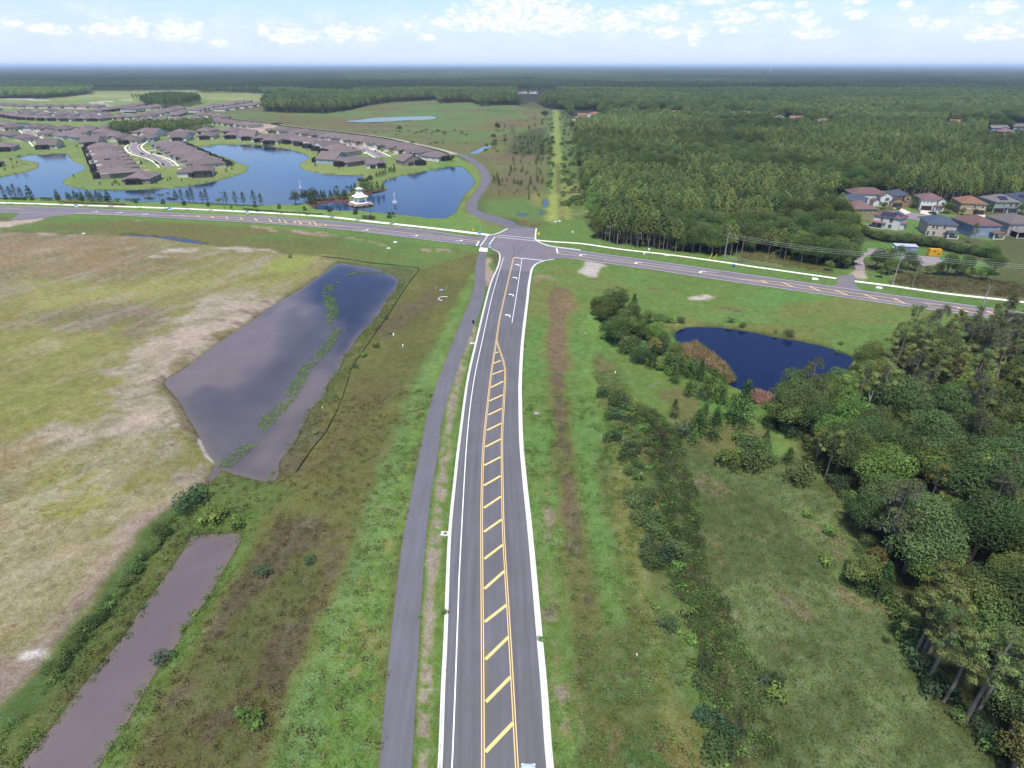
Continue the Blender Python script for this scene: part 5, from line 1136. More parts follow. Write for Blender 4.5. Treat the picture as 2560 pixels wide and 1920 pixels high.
# far rows
house_row([(-414, 906), (-372, 862), (-330, 826)], 8, face(-.6, -.75), GL, 'from the west in the townhouse row below the berm', ['gable_front', 'hip'], ['white', 'cream', 'tan'], None, 1, 12, 18)
house_row([(-512, 905), (-486, 918), (-455, 926)], 4, face(.1, -1), GL, 'among the gables just behind the pine grove', ['gable_front', 'hip'], ['white', 'beige'], None, 1)
house_row([(-806, 1030), (-709, 955), (-664, 938), (-626, 932), (-590, 932)], 13, lambda t: face(.1, 1), GL, 'from the west on the far bank of the western water', ['hip'], ['taupe', 'beige', 'white', 'grey'], (0, 9, 4), 1)
house_row([(-800, 1075), (-720, 1060), (-622, 995)], 9, face(0, -1), GL, 'in the second row beyond the western water', ['gable_front', 'hip', 'gable_back'], ['white', 'cream', 'white'], None, 1)
house_row([(-985, 1250), (-895, 1222), (-835, 1220), (-765, 1212)], 10, face(0, 1), GL, 'from the west in the northernmost row', ['hip', 'gable_front'], ['beige', 'white', 'cream'], None, 1)
house_row([(-905, 1140), (-960, 1100), (-1010, 1080)], 4, face(0, 1), GL, 'of the row at the far western edge', ['hip'], ['beige', 'grey'], None, 1)
house_row([(-695, 1100), (-702, 1200), (-725, 1292)], 10, face(-1, 0), GL, 'up the long row west of the back lake', ['hip'], ['grey', 'white'], (0, 9, 4), 1)
house_row([(-598, 958), (-572, 960), (-545, 982)], 4, face(0, -1), GL, 'below the back lake', ['hip'], ['white', 'tan', 'beige'], None, 1)
house_row([(-560, 1010), (-572, 1080), (-590, 1160)], 7, face(-.9, -.2), GL, 'up the row east of the back lake', ['hip'], ['grey', 'white'], None, 1)
house_row([(-520, 1005), (-535, 1060)], 4, face(.3, -.9), GL, 'at the foot of the north street', ['hip'], ['taupe', 'beige'], (0, 9, 4), 1)
house_row([(-541, 1110), (-556, 1215), (-553, 1290), (-560, 1385)], 12, face(1, -.1), GL, 'up the north street beside the round pine wood', ['hip', 'gable_front'], ['white', 'beige', 'grey'], None, 1)
house_row([(-505, 1140), (-500, 1250), (-505, 1400)], 8, face(-1, .1), GL, 'up the east side of the north street', ['hip'], ['white', 'cream'], None, 1)
# ---- two-storey houses of the eastern close
GR = 'two-storey houses of the eastern close'
def house2(x, y, rz, w_, d, wk, roofm, label, wins=(), style='hip', h=5.7, porch=None, garage=None, wing=None, solar=None, band=False, low=None, frontgable=None, fronts=(), h1=None):
    """local frame: -Y is the wall that looks at the main roads; wins (x, z, w, h)"""
    h = h1 or h
    wl, rf = MB(), MB(); wl.box(0, d / 2, h / 2, w_, d, h)
    if style == 'hip': hip(rf, 0, d / 2, w_, d, h, .42, .45)
    else: gable(rf, 0, d / 2, w_, d, h, .42, .45, 'x', 0, wl)
    if wing:                                       # lower projecting garage wing (cx, w, depth, height)
        cx, ww, wd, wh = wing; wl.box(cx, -wd / 2 + .02, wh / 2, ww, wd + .04, wh); gable(rf, cx, -wd / 2 + .6, ww, wd + 1.2, wh, .5, .4, 'y', 0, wl)
    if frontgable:
        cx, ww, wd = frontgable; wl.box(cx, -wd / 2 + .02, h / 2 - .03, ww, wd + .04, h - .06); gable(rf, cx, 1.2 - wd / 2, ww, wd + 2.4, h - .03, .5, .4, 'y', 0, wl)
    tr = MB(); tr.box(0, d / 2, h - .25, w_ + .78, d + .78, .2)
    if band: tr.box(0, d / 2, 2.95, w_ + .12, d + .12, .28)
    o = thing('two_storey_house', (x, y, 0), rz, 1.0, [('wall', wl.me('wall', wallm(wk))), ('roof', rf.me('roof', roofm)), ('fascia', tr.me('fascia', M_trim))], label, 'house', GR)
    HOUSES.append((x - math.sin(rz) * d / 2, y + math.cos(rz) * d / 2, max(w_, d) * .68))
    for q in wins:
        wx_, wz, ww, wh = q[:4]; yy = q[4] if len(q) > 4 else 0; add_window(o, wx_, yy - .04, wz, 0, ww, wh)
    for sy in (.3, .7): add_window(o, -w_ / 2 - .04, d * sy, h - 1.6, -math.pi / 2, .8, 1.2); add_window(o, w_ / 2 + .04, d * sy, h - 1.6, math.pi / 2, .8, 1.2)
    if garage:
        gx, gy, gw, gm = garage; link('garage_door', MB().box(0, 0, 1.15, gw, .14, 2.3).me('garage_door', gm), o, (gx, gy - .05, 0))
    if porch:                                      # (x, w, depth)
        px, pw, pd = porch; r_ = MB(); hip(r_, px, -pd / 2 + .3, pw, pd + .6, 2.75, .3, .3); po = link('porch_roof', r_.me('porch_roof', roofm), o)
        for sx in (-1, 1):
            link('porch_post', _h1.setdefault('post', MB().box(0, 0, 1.3, .38, .38, 2.6).me('porch_post', M_trim)), po, (px + sx * (pw / 2 - .2), -pd + .25, 0))
        link('porch_floor', MB().box(px, -pd / 2, .06, pw, pd, .12).me('porch_floor', M_drive), po)
    if solar:
        for (sx, sy, cols, rows, side) in solar:
            for i in range(cols):
                for j in range(rows):
                    if side == 'f': yy = sy + j * 1.7; zz = h + (yy + .45) * .42 + .14; xx = sx + i * 1.1; pm = _h1.setdefault('pvf', MB().add([(-.5, -.78, -.33), (.5, -.78, -.33), (.5, .78, .33), (-.5, .78, .33), (-.5, -.78, -.37), (.5, -.78, -.37), (.5, .78, .29), (-.5, .78, .29)], [(0, 1, 2, 3), (7, 6, 5, 4), (0, 4, 5, 1), (1, 5, 6, 2), (2, 6, 7, 3), (3, 7, 4, 0)]).me('solar_panel', M_solar))
                    else: xx = sx - j * 1.7; zz = h + (w_ / 2 + .45 - xx) * .42 + .14; yy = sy + i * 1.1; pm = _h1.setdefault('pvr', MB().add([(-.78, -.5, .33), (.78, -.5, -.33), (.78, .5, -.33), (-.78, .5, .33), (-.78, -.5, .29), (.78, -.5, -.37), (.78, .5, -.37), (-.78, .5, .29)], [(0, 1, 2, 3), (7, 6, 5, 4), (0, 4, 5, 1), (1, 5, 6, 2), (2, 6, 7, 3), (3, 7, 4, 0)]).me('solar_panel', M_solar))
                    link('solar_panel', pm, o, (xx, yy, zz))
    return o
def basew(x0, y0, x1, y1): return ((x0 + x1) / 2, (y0 + y1) / 2, math.atan2(y1 - y0, x1 - x0), math.hypot(x1 - x0, y1 - y0) - .9)
x, y, a, ww = basew(173.3, 309.1, 186.7, 309.1)
house2(x, y + .4, a + R(2), ww, 14, 'khaki', M_rred, 'khaki house with plain red-brown hip roof next to the pines', [(-.6, 4.1, .9, 1.1), (3.0, 4.1, .9, 1.1)])
x, y, a, ww = basew(176.5, 296.1, 184.8, 286.7)
house2(x + .3, y + .3, a, ww, 9.5, 'white', M_rred, 'white house with solar panels and a corner porch behind the hedge', [(-2.0, 4.2, 1.0, 1.6), (2.2, 4.2, 1.5, 1.6), (2.2, 1.5, 1.5, 1.6), (-5.0, 1.5, 1.0, 1.5), (-2.6, 1.5, 1.6, 2.0)], porch=(-3.6, 7.2, 2.4), solar=[(-2.8, .5, 6, 2, 'f'), (4.6, 2.5, 4, 2, 'r')])
o_w1 = [o for o in COL.objects if o.get('label', '').startswith('white house with solar')][0]; sw = MB(); hip(sw, ww / 2 + .8, 5, 2.2, 4, 2.9, .5, .2); link('side_wing_roof', sw.me('side_wing_roof', M_rred), o_w1); link('side_wing', MB().box(ww / 2 + .7, 5, 1.45, 1.7, 3.8, 2.9).me('side_wing', wallm('white')), o_w1)
x, y, a, ww = basew(192.0, 277.9, 203.9, 274.0)
house2(x + .2, y + .5, a, ww, 14, 'beige', M_rnavy, 'beige house with navy hip roof and a low back porch', [(-3.5, 4.2, 1.0, 1.5), (-2.0, 4.2, 1.0, 1.5), (1.0, 4.2, 1.2, 1.2), (-2.6, 1.4, 1.1, 1.6), (1.6, 1.4, 1.0, 1.4), (-5.0, 1.2, .9, 2.0)], porch=(4.4, 4.4, 3.4))
x, y, a, ww = basew(210.4, 273.5, 223.7, 273.5)
house2(x, y + .5, a, ww, 16, 'slate', M_rred, 'pale blue house with red-brown roof and small rear windows', [(-4.8, 4.3, .7, .6), (1.2, 4.2, .8, .8), (5.2, 4.2, .8, .8), (-4.2, 1.3, .9, .8), (-2.2, 1.3, .8, .8), (-1.0, 1.3, .8, .8), (.2, 1.3, .8, .8)], porch=(4.6, 5.0, 3.0))
o_w4 = house2(236.5, 277.4, 0, 13.5, 16, 'grey', M_rgrey, 'pale grey house with grey roof and a wide screened lanai', [(-5.6, 4.2, 1.0, 1.2), (-3.2, 4.2, .8, 1.0)], porch=(1.0, 12.4, 4.5))
link('screen_enclosure', MB().box(1.0, -4.2, 1.35, 12.0, .1, 2.5).box(-4.9, -2.2, 1.35, .1, 4.0, 2.5).me('screen_enclosure', M_screen), o_w4)
house2(186.5, 337.5, R(-38), 13, 12, 'cream', M_rnavy, 'cream house with navy roof half hidden behind the khaki one', h1=4.6)
house2(203, 349, R(-8), 19, 12, 'white', M_rred, 'wide red-brown roofed house with white front gables', [(4.6, 1.6, 1.4, 1.5, -5), (7.6, 3.9, 2.0, 1.5, -5), (7.6, 1.6, 2.0, 1.5, -5)], frontgable=(7.0, 6.0, 5), wing=(2.6, 3.2, 5, 2.9))
x, y, a, ww = basew(211.8, 346.0, 223.6, 343.6)
house2(x, y + .4, a, ww, 11, 'brick', M_rnavy, 'tan-brick house with navy roof and dark garage wing', [(4.0, 4.2, 1.9, 1.5, -1.2), (-3.6, 4.4, .9, .8)], wing=(-1.6, 7.6, 4.6, 3.0), garage=(-1.6, -4.6, 4.9, pmat('navy_garage_door', (.03, .035, .05), .5, .1, 3)), frontgable=(4.0, 3.6, 1.2))
x, y, a, ww = basew(223.1, 334.0, 234.5, 330.8)
house2(x, y + .4, a, ww, 13, 'white', M_rred, 'white and grey house with brown garage door and parked dark car', [(-4.2, 4.3, .6, .9), (-2.3, 4.3, .6, .9), (-.4, 4.3, .6, .9), (2.6, 4.2, .7, 1.1), (4.8, 4.0, 1.6, 1.4, -1.0)], porch=(3.2, 4.0, 2.0), garage=(-2.2, 0, 5.2, M_garage), frontgable=(4.2, 3.4, 1.0), band=True)
x, y, a, ww = basew(238.4, 324.4, 250.4, 320.8)
house2(x, y + .4, a, ww, 14, 'tan', M_rorange, 'tan house with clay-coloured roof behind a garden palm', [(.6, 4.2, 1.2, 1.4), (4.2, 4.2, 1.2, 1.4)], garage=(3.2, 0, 4.9, M_garage), band=True)
house2(265, 327, R(-4), 12.5, 14, 'sage', M_rgrey, 'sage and stone house with one solar patch on grey roof', [(-1.6, 4.2, 1.0, 1.4), (2.0, 4.2, 1.6, 1.4), (4.8, 4.2, 1.6, 1.4)], porch=(2.6, 5.6, 2.0), garage=(-3.2, 0, 4.9, M_garage), solar=[(-3.2, 1.8, 4, 2, 'f')])
house2(282, 333, R(-4), 13, 14, 'grey', M_rnavy, 'navy-roofed house covered in solar panels at the frame edge', [(-2.5, 4.2, 1.2, 1.4), (2.5, 4.2, 1.2, 1.4)], solar=[(-4.5, 1.2, 8, 2, 'f')])
for q in (W('d5',(1330,510),(1560,530),(1600,560),(1440,585),(1320,560)), W('d5',(900,475),(1060,490),(1190,550),(1100,575),(1010,520)), W('d6',(1360,690),(1520,690),(1540,735),(1350,730))):
    tag(flat_poly('driveway', q, .045, M_drive), kind='structure')
# ---- houses glimpsed in the forest
GF = 'houses glimpsed in the forest'
far = [(98, 930, 'cream', M_rred, 22), (112, 985, 'white', M_rorange, 26), (128, 1010, 'tan', M_rorange, 20), (164, 1085, 'cream', M_rorange, 15), (187, 1080, 'cream', M_rorange, 13), (216, 1056, 'white', M_rorange, 15), (241, 1082, 'white', M_rorange, 16), (262, 1046, 'cream', M_rorange, 15),
       (348, 1030, 'white', M_rgrey, 13), (368, 1030, 'cream', M_rgrey, 13), (387, 942, 'white', M_rgrey, 15), (405, 930, 'cream', M_rorange, 17), (420, 880, 'slate', M_rred, 20), (590, 865, 'cream', M_rorange, 16), (560, 735, 'tan', M_rred, 18), (585, 780, 'slate', M_rgrey, 20), (628, 800, 'slate', M_rgrey, 22), (600, 745, 'tan', M_rred, 18), (612, 715, 'cream', M_rred, 18),
       (60, 1860, 'white', M_rgrey, 24), (32, 1870, 'white', M_rgrey, 20), (10, 1840, 'white', M_rorange, 18), (107, 1720, 'white', M_rorange, 18), (137, 1760, 'white', M_rgrey, 16)]
for i, (x, y, wk, rm, ww) in enumerate(far):
    k = ('far', wk, rm.name, ww)
    if k not in _h1:
        wl, rf = MB(), MB(); wl.box(0, 0, 1.9, ww, 13, 3.8); (gable(rf, 0, 0, ww, 13, 3.8, .42, .5, 'x', 0, wl) if i % 2 else hip(rf, 0, 0, ww, 13, 3.8)); gable(rf, ww * .2, -5.5, ww * .4, 6, 3.75, .5, .4, 'y', 0, wl); wl.box(ww * .2, -7, 1.85, ww * .38, 3, 3.7)
        _h1[k] = (wl.me('wall', wallm(wk)), rf.me('roof', rm))
    lab = {M_rred: 'red-brown', M_rorange: 'clay-red', M_rgrey: 'grey'}[rm]
    place = 'the clearing beside the corridor' if i < 3 else 'the deep forest line of gables' if i < 8 else 'the mid forest gap' if i < 13 else 'the eastern forest edge' if i < 19 else 'the distant clearing past the corridor'
    thing('forest_house', (x, y, 0), R(rng.uniform(-25, 25)), 1.0, [('wall', _h1[k][0]), ('roof', _h1[k][1])], f'{lab} roofed house, {ORD[i - (0 if i < 3 else 3 if i < 8 else 8 if i < 13 else 13 if i < 19 else 19)]} from left in {place}', 'house', GF)
    HOUSES.append((x, y, 15))
# ------------------------------------------------------------------ gazebo on its rock island
gx0, gy0 = U(*S('cG', (1372, 452))[0]); gx0, gy0 = gx0 - .2, gy0 + 4.2
GRZ = R(38)
def sq(m, s0, z0, s1, z1, mi=0):
    b = [(-1, -1), (1, -1), (1, 1), (-1, 1)]
    m.add([(x * s0, y * s0, z0) for x, y in b] + [(x * s1, y * s1, z1) for x, y in b], [(i, (i + 1) % 4, 4 + (i + 1) % 4, 4 + i) for i in range(4)], mi)
M_gaz = pmat('white_painted_timber', alb('#f2f2f4', 1.7), .5, .03, 1.5); M_groof = pmat('white_metal_roof', alb('#f0f0f6', 1.7), .35, .05, 1.2)
g = thing('gazebo', (gx0, gy0, 0), GRZ, 1.0, [], 'white two-tiered gazebo with louvred cupola standing on a boulder base in the pond', 'gazebo')
deck = link('deck', MB().box(0, 0, .55, 9.2, 9.2, .22).box(0, 0, .3, 8.6, 8.6, .4).me('deck', M_gaz), g)
for sx in (-1, 1):
    for sy in (-1, 1):
        c = MB(); c.box(sx * 2.35, sy * 2.35, 2.2, .75, .75, 3.1); c.box(sx * 2.35, sy * 2.35, .9, 1.0, 1.0, .5); c.box(sx * 2.35, sy * 2.35, 3.6, .95, .95, .25); link('column', c.me('column', M_gaz), g)
m = MB(); sq(m, 3.6, 3.75, 3.6, 3.95); sq(m, 3.6, 3.95, 1.9, 4.9); sq(m, 1.9, 4.9, 1.35, 5.9); sq(m, 1.35, 5.9, 1.25, 6.6); m.add([(-3.6, -3.6, 3.75), (3.6, -3.6, 3.75), (3.6, 3.6, 3.75), (-3.6, 3.6, 3.75)], [(3, 2, 1, 0)])
ro = link('roof', m.me('roof', M_groof), g)
m = MB(); m.box(0, 0, 6.95, 2.3, 2.3, .9); m.box(0, 0, 7.8, 2.3, 2.3, .3)
for sx in (-1, 1):
    for sy in (-1, 1): m.box(sx * 1.02, sy * 1.02, 7.5, .26, .26, .5)
m.box(0, 1.02, 7.5, .2, .2, .5); m.box(0, -1.02, 7.5, .2, .2, .5); m.box(1.02, 0, 7.5, .2, .2, .5); m.box(-1.02, 0, 7.5, .2, .2, .5)
link('cupola', m.me('cupola', M_gaz), g)
link('louvre', MB().box(0, 0, 7.5, 1.9, 1.9, .48).me('louvre', pmat('dark_louvre', (.04, .045, .06), .6, .1, 2)), g)
m = MB(); sq(m, 1.75, 8.0, 1.75, 8.15); sq(m, 1.75, 8.15, .08, 8.85); m.add([(-1.75, -1.75, 8.0), (1.75, -1.75, 8.0), (1.75, 1.75, 8.0), (-1.75, 1.75, 8.0)], [(3, 2, 1, 0)]); link('cap_roof', m.me('cap_roof', M_groof), g)
for k in range(2): link('planter', MB().lathe([(.3, .66), (.42, 1.2), (.36, 1.25)], 10, 2.2 - 4.4 * k, -.4 + k * .9).me('planter', pmat('grey_planter', (.2, .2, .21), .7, .1, 2)), g)
rocks = [pmat('rock_tan', alb('#c9a983'), .95, .25, 1.2), pmat('rock_pale', alb('#d9cdbd'), .95, .2, 1.2), pmat('rock_brown', alb('#a07a54'), .95, .25, 1.2)]
def rock_mesh(mt):
    bm = bmesh.new(); bmesh.ops.create_icosphere(bm, subdivisions=1, radius=1)
    for v in bm.verts: v.co *= rng.uniform(.75, 1.2); v.co.z *= .75
    me = bpy.data.meshes.new('boulder'); bm.to_mesh(me); bm.free(); me.materials.append(mt); return me
RK = [rock_mesh(m_) for m_ in rocks for _ in range(2)]
ring = [(a, d, zz) for d, zz, n_ in ((6.2, -.5, 64), (5.6, .0, 54)) for a in np.linspace(0, 6.283, n_, False)]
for i, (a, d, zz) in enumerate(ring):
    ca, sa = math.cos(a), math.sin(a); k = 1 / max(abs(ca), abs(sa)) * .88
    o = link('boulder', RK[i % 6], g, (ca * d * min(k, 1.16) + rng.uniform(-.2, .2), sa * d * min(k, 1.16) + rng.uniform(-.2, .2), zz + rng.uniform(-.1, .15)), rng.uniform(0, 6), rng.uniform(.45, .72))
# ------------------------------------------------------------------ fountains
M_spray = bpy.data.materials.new('spray'); M_spray.use_nodes = True; t = N(M_spray.node_tree); t.n.clear(); o_ = t.new('ShaderNodeOutputMaterial'); d_ = t.new('ShaderNodeBsdfDiffuse'); d_.inputs[0].default_value = (.85, .88, .95, 1)
tl = t.new('ShaderNodeBsdfTranslucent'); tl.inputs[0].default_value = (.8, .85, .95, 1); mx = t.new('ShaderNodeMixShader'); t.l.new(d_.outputs[0], mx.inputs[1]); t.l.new(tl.outputs[0], mx.inputs[2]); t.l.new(mx.outputs[0], o_.inputs[0])
def fountain(x, y, h, label, ringr):
    Cs = []; n_ = 900
    for i in range(n_):
        jet = rng.random(); a = rng.uniform(0, 6.283)
        if jet < .35: t_ = rng.random(); Cs.append((rng.gauss(0, .10 + .2 * (1 - t_)), rng.gauss(0, .10 + .2 * (1 - t_)), h * t_))
        else:
            r_ = ringr * .34 * rng.uniform(.6, 1.1); t_ = rng.random(); Cs.append((math.cos(a) * r_ * t_, math.sin(a) * r_ * t_, h * .62 * 4 * (t_ * .6 + .02) * (1 - t_ * .75) * rng.uniform(.5, .8)))
    me = leaves('spray', np.array(Cs), unit(n_), nrg.uniform(.25, .62, n_), np.ones((n_, 3)), M_spray, .8)
    m = MB()
    for i in range(90):
        a = rng.uniform(0, 6.283); r_ = ringr * rng.uniform(.75, 1.05); m.box(math.cos(a) * r_, math.sin(a) * r_, .03, rng.uniform(.2, .6), rng.uniform(.1, .25), .04, 0, a + 1.57)
    nz = MB().lathe([(.5, -.3), (.5, .12), (.2, .2)], 10)
    thing('fountain', (x, y, -1.0), 0, 1, [('spray', me), ('foam_ring', m.me('foam_ring', pmat('foam', alb('#aeb8cc'), .5, .1, 3))), ('nozzle', nz.me('nozzle', M_darkframe))], label, 'fountain')
fx, fy = U(*S('cG', (1868, 470))[0], -1); fountain(fx, fy, 7.0, 'white fountain jet with foam ring in the pond beside the gazebo', 3.8)
fx, fy = U(*S('cG', (568, 262))[0], -1); fountain(fx, fy, 6.5, 'white fountain jet in the lake behind the oaks', 2.4)
# ------------------------------------------------------------------ cars
def car_meshes(paint):
    st = [(2.25, .62, .38, .62), (2.12, .80, .30, .78), (1.6, .90, .28, .90), (.9, .92, .27, .98), (.3, .93, .27, 1.0), (-1.2, .93, .27, 1.02), (-1.9, .90, .29, 1.0), (-2.2, .82, .34, .92), (-2.3, .7, .45, .8)]
    vs = []; fs = []; n = 9
    for y, hw, z0, z1 in st:
        for a in range(n):
            u = a / (n - 1) * 2 - 1
            vs.append((hw * u if abs(u) < .8 else hw * (1 if u > 0 else -1) * (.8 + (abs(u) - .8) * 1.0), y, z1 + (.05 * (1 - u * u)) - (.18 * abs(u) ** 5)))
        vs += [(hw, y, z0), (-hw, y, z0)]
    k = n + 2
    for i in range(len(st) - 1):
        for a in range(k): fs.append((i * k + a, i * k + (a + 1) % k, (i + 1) * k + (a + 1) % k, (i + 1) * k + a))
    fs.append(tuple(range(k))[::-1]); fs.append(tuple((len(st) - 1) * k + a for a in range(k)))
    fs = [f[::-1] for f in fs]
    body = mesh('body', vs, fs, paint, None, True)
    m = MB(); b = [(-.82, -1.75), (.82, -1.75), (.82, .75), (-.82, .75)]; tp = [(-.62, -1.25), (.62, -1.25), (.62, .05), (-.62, .05)]
    gl = MB(); gl.add([(x, y, .98) for x, y in b] + [(x, y, 1.44) for x, y in tp], [(0, 1, 5, 4), (1, 2, 6, 5), (2, 3, 7, 6), (3, 0, 4, 7)])
    m.add([(x, y, 1.445) for x, y in tp] + [(x * .94, y * .94 - .03, 1.50) for x, y in tp], [(0, 1, 5, 4), (1, 2, 6, 5), (2, 3, 7, 6), (3, 0, 4, 7), (4, 5, 6, 7)])
    for x in (-1, 1):
        for (ya, yb, xa, xb) in ((.75, .05, .82, .62), (-1.75, -1.25, .82, .62)): m.tube((x * xa, ya, .98), (x * xb, yb, 1.45), .05, None, 4)
        m.tube((x * .83, -.5, .98), (x * .63, -.55, 1.45), .05, None, 4)
    ty = MB().tube((-.11, 0, 0), (.11, 0, 0), .33, None, 16).me('tyre', pmat('rubber', (.02, .02, .02), .9, .1, 3)); rm = MB().tube((-.12, 0, 0), (.12, 0, 0), .2, None, 10).me('rim', pmat('alloy', (.4, .4, .42), .3, .1, 3, metal=.9))
    hl = MB().box(0, 0, 0, .38, .16, .14).me('headlight', pmat('lamp_glass', (.6, .62, .65), .1, .05, 3)); tlm = MB().box(0, 0, 0, .34, .12, .18).me('tail_light', pmat('red_lens', (.35, .02, .02), .2, .05, 3)); mi = MB().box(0, 0, 0, .22, .14, .14).me('mirror', paint)
    return body, m.me('roof_panel', paint), gl.me('windows', M_glass), ty, rm, hl, tlm, mi
def car(x, y, rz, paint, label, group=None, z=.04):
    bd, rf, gl, ty, rm, hl, tlm, mi = _h1.setdefault('car' + paint.name, car_meshes(paint))
    o = thing('car', (x, y, z), rz, 1, [('body', bd), ('roof_panel', rf), ('windows', gl)], label, 'car', group)
    for sx in (-1, 1):
        for sy in (1.42, -1.38): w_ = link('wheel', ty, o, (sx * .8, sy, .33)); link('rim', rm, w_)
        link('headlight', hl, o, (sx * .6, 2.13, .66)); link('tail_light', tlm, o, (sx * .66, -2.25, .78)); link('mirror', mi, o, (sx * 1.0, .62, 1.02))
    return o
P_white = pmat('white_car_paint', alb('#c3d2f2', 1.7), .25, .02, 1, coat=1.0); P_navy = pmat('navy_car_paint', (.012, .014, .03), .25, .02, 1, coat=1.0); P_red = pmat('dark_red_car_paint', (.10, .012, .012), .25, .02, 1, coat=1.0); P_silver = pmat('silver_car_paint', (.42, .43, .45), .3, .02, 1, coat=1.0)
cxx, cyy = U(1320, 1907, .75); car(cxx, cyy - 2.3, R(-1), P_white, 'white car whose bonnet noses into the right lane of the main road')
TC = 'cars parked in the housing estates'
x, y = W1('d5', 1500, 570); car(x, y, R(10), P_navy, 'dark blue car parked on a pale driveway of the eastern close', TC)
x, y = W1('d2', 2030, 1130); car(x, y, R(60), P_white, 'white car on the driveway behind the porch house of the tongue', TC)
x, y = W1('d2', 320, 640); car(x, y, R(40), P_white, 'white car beside the straight western street', TC)
x, y = W1('d3', 350, 870); car(x, y, R(-55), P_navy, 'dark blue car in front of the east row of the tongue', TC)
x, y = W1('d3', 185, 905); car(x, y, R(35), P_silver, 'silver car parked along the bending tongue street', TC)
x, y = W1('d2', 1590, 665); car(x, y, R(20), P_silver, 'silver car beside the houses at the cove', TC)
x, y = W1('d5', 30, 372); car(x, y, R(-40), P_white, 'white car beside the navy-roofed cream house', TC)
# ------------------------------------------------------------------ signs, posts, lamps
M_post = pmat('galvanised_post', (.32, .33, .34), .5, .1, 3, metal=.6); M_black = pmat('black_metal', (.015, .016, .018), .5, .1, 3); M_redsign = pmat('sign_red', (.55, .03, .05), .45, .03, 3); M_ysign = pmat('sign_yellow', (.72, .47, .03), .45, .03, 3); M_gsign = pmat('sign_green', (.02, .28, .12), .45, .03, 3); M_bsign = pmat('sign_blue', (.12, .38, .62), .5, .04, 3); M_wsign = pmat('sign_white', (.78, .8, .8), .5, .03, 3)
def text(parent, body, size, mat, loc, rot):
    c = bpy.data.curves.new('lettering', 'FONT'); c.body = body; c.size = size; c.align_x = 'CENTER'; c.align_y = 'CENTER'; c.extrude = .004; c.materials.append(mat)
    tmp = bpy.data.objects.new('lettering', c); me = bpy.data.meshes.new_from_object(tmp); bpy.data.objects.remove(tmp); me.materials.clear(); me.materials.append(mat)
    o = link('lettering', me, parent, loc); o.rotation_euler = rot; return o
def post(h, r=.045, mt=None): return MB().tube((0, 0, -.2), (0, 0, h), r, None, 6).me('post', mt or M_post)
x, y = W1('cJ', 1815, 826); o = thing('stop_sign', (x, y, 0), R(3), 1, [('post', post(2.9, .05))], 'red octagonal stop sign at the corner of the main road', 'stop sign')
pn = link('panel', MB().tube((0, -.05, 0), (0, -.02, 0), .50, None, 8).me('panel', M_redsign), o, (0, 0, 2.55)); pn.rotation_euler = (0, R(22.5), 0)
bd = link('border', MB().tube((0, -.045, 0), (0, -.025, 0), .53, None, 8).me('border', M_wsign), o, (0, 0.0, 2.55)); bd.rotation_euler = (0, R(22.5), 0)
text(o, 'STOP', .36, M_wsign, (0, -.056, 2.55), (math.pi / 2, 0, 0))
for (cx_, cy_), lab, s_ in ((S('cJ', (1695, 545))[0], 'yellow diamond warning sign at the north-east corner of the junction', 1.05), (S('cJ', (792, 490))[0], 'yellow diamond warning sign beside the western sidewalk', .8)):
    x, y = U(cx_, cy_); o = thing('warning_sign', (x, y, 0), R(4), 1, [('post', post(2.8))], lab, 'road sign', 'yellow warning signs'); p_ = link('panel', MB().box(0, -.06, 0, 1.0 * s_, .03, 1.0 * s_).me('panel', M_ysign), o, (0, 0, 2.7)); p_.rotation_euler = (0, R(45), 0)
for (q, lab, hh) in ((('cJ', 1993, 645), 'green street-name blade on a post beside the eastern sidewalk', 3.6), (('cJ', 1010, 715), 'green street-name sign at the end of the footpath', 2.6)):
    x, y = W1(*q); thing('street_sign', (x, y, 0), R(5), 1, [('post', post(hh)), ('panel', MB().box(0, -.02, hh + .1, 1.3, .03, .28).me('panel', M_gsign))], lab, 'street sign', 'green street signs')
BS = 'blue and white advertising boards'
def board(x, y, rz, lab, s=1.0):
    a, b_ = MB(), MB(); a.box(0, 0, 1.15 * s, 1.5 * s, .12, .95 * s); b_.box(0, 0, .45 * s, 1.5 * s, .10, .45 * s)
    for sx in (-1, 1): b_.box(sx * .72 * s, .02, .7 * s, .09, .09, 1.5 * s)
    thing('advertising_board', (x, y, 0), rz, 1, [('panel', a.me('panel', M_bsign)), ('frame', b_.me('frame', M_wsign))], lab, 'sign board', BS)
for q, lab in ((('cL', 530, 190), 'blue and white board by the flower bed on the western verge'), (('cL', 1177, 210), 'blue and white board between the two street trees mid verge'), (('cL', 1712, 234), 'blue and white board just before the gazebo hedge'), (('cL', 2660, 390), 'blue and white board nearest the junction on the verge')):
    if q[1] == 2660: x, y = W1('cJ', 880, 488)
    else: x, y = W1(*q)
    board(x, y, R(14), lab)
x, y = W1('cJ', 1018, 660); board(x, y, R(-10), 'pale blue board at the head of the footpath', .8)
LP = 'black lamp posts along the lake bank'
for (cx_, cy_), lab in ((S('cL', (1553, 198))[0], 'tall black lamp post among the slim pines'), (S('cL', (575, 165))[0], 'tall black lamp post near the flower bed'), (S('cG', (1541, 655))[0], 'tall black lamp post in front of the gazebo')):
    x, y = U(cx_, cy_); m = MB(); m.tube((0, 0, -.2), (0, 0, 8.6), .12, .08, 8); hd_ = MB(); hd_.box(-.5, 0, 8.65, 1.2, .32, .16)
    thing('lamp_post', (x, y, 0), R(12), 1, [('post', m.me('post', M_black)), ('lamp_head', hd_.me('lamp_head', M_black))], lab, 'lamp post', LP)
M_upole = pmat('concrete_pole', alb('#cdc8c4'), .9, .08, 1); M_wood = pmat('timber_pole', alb('#a39b8c'), .95, .15, 2)
UP = 'utility poles along the eastern road'; tops = []
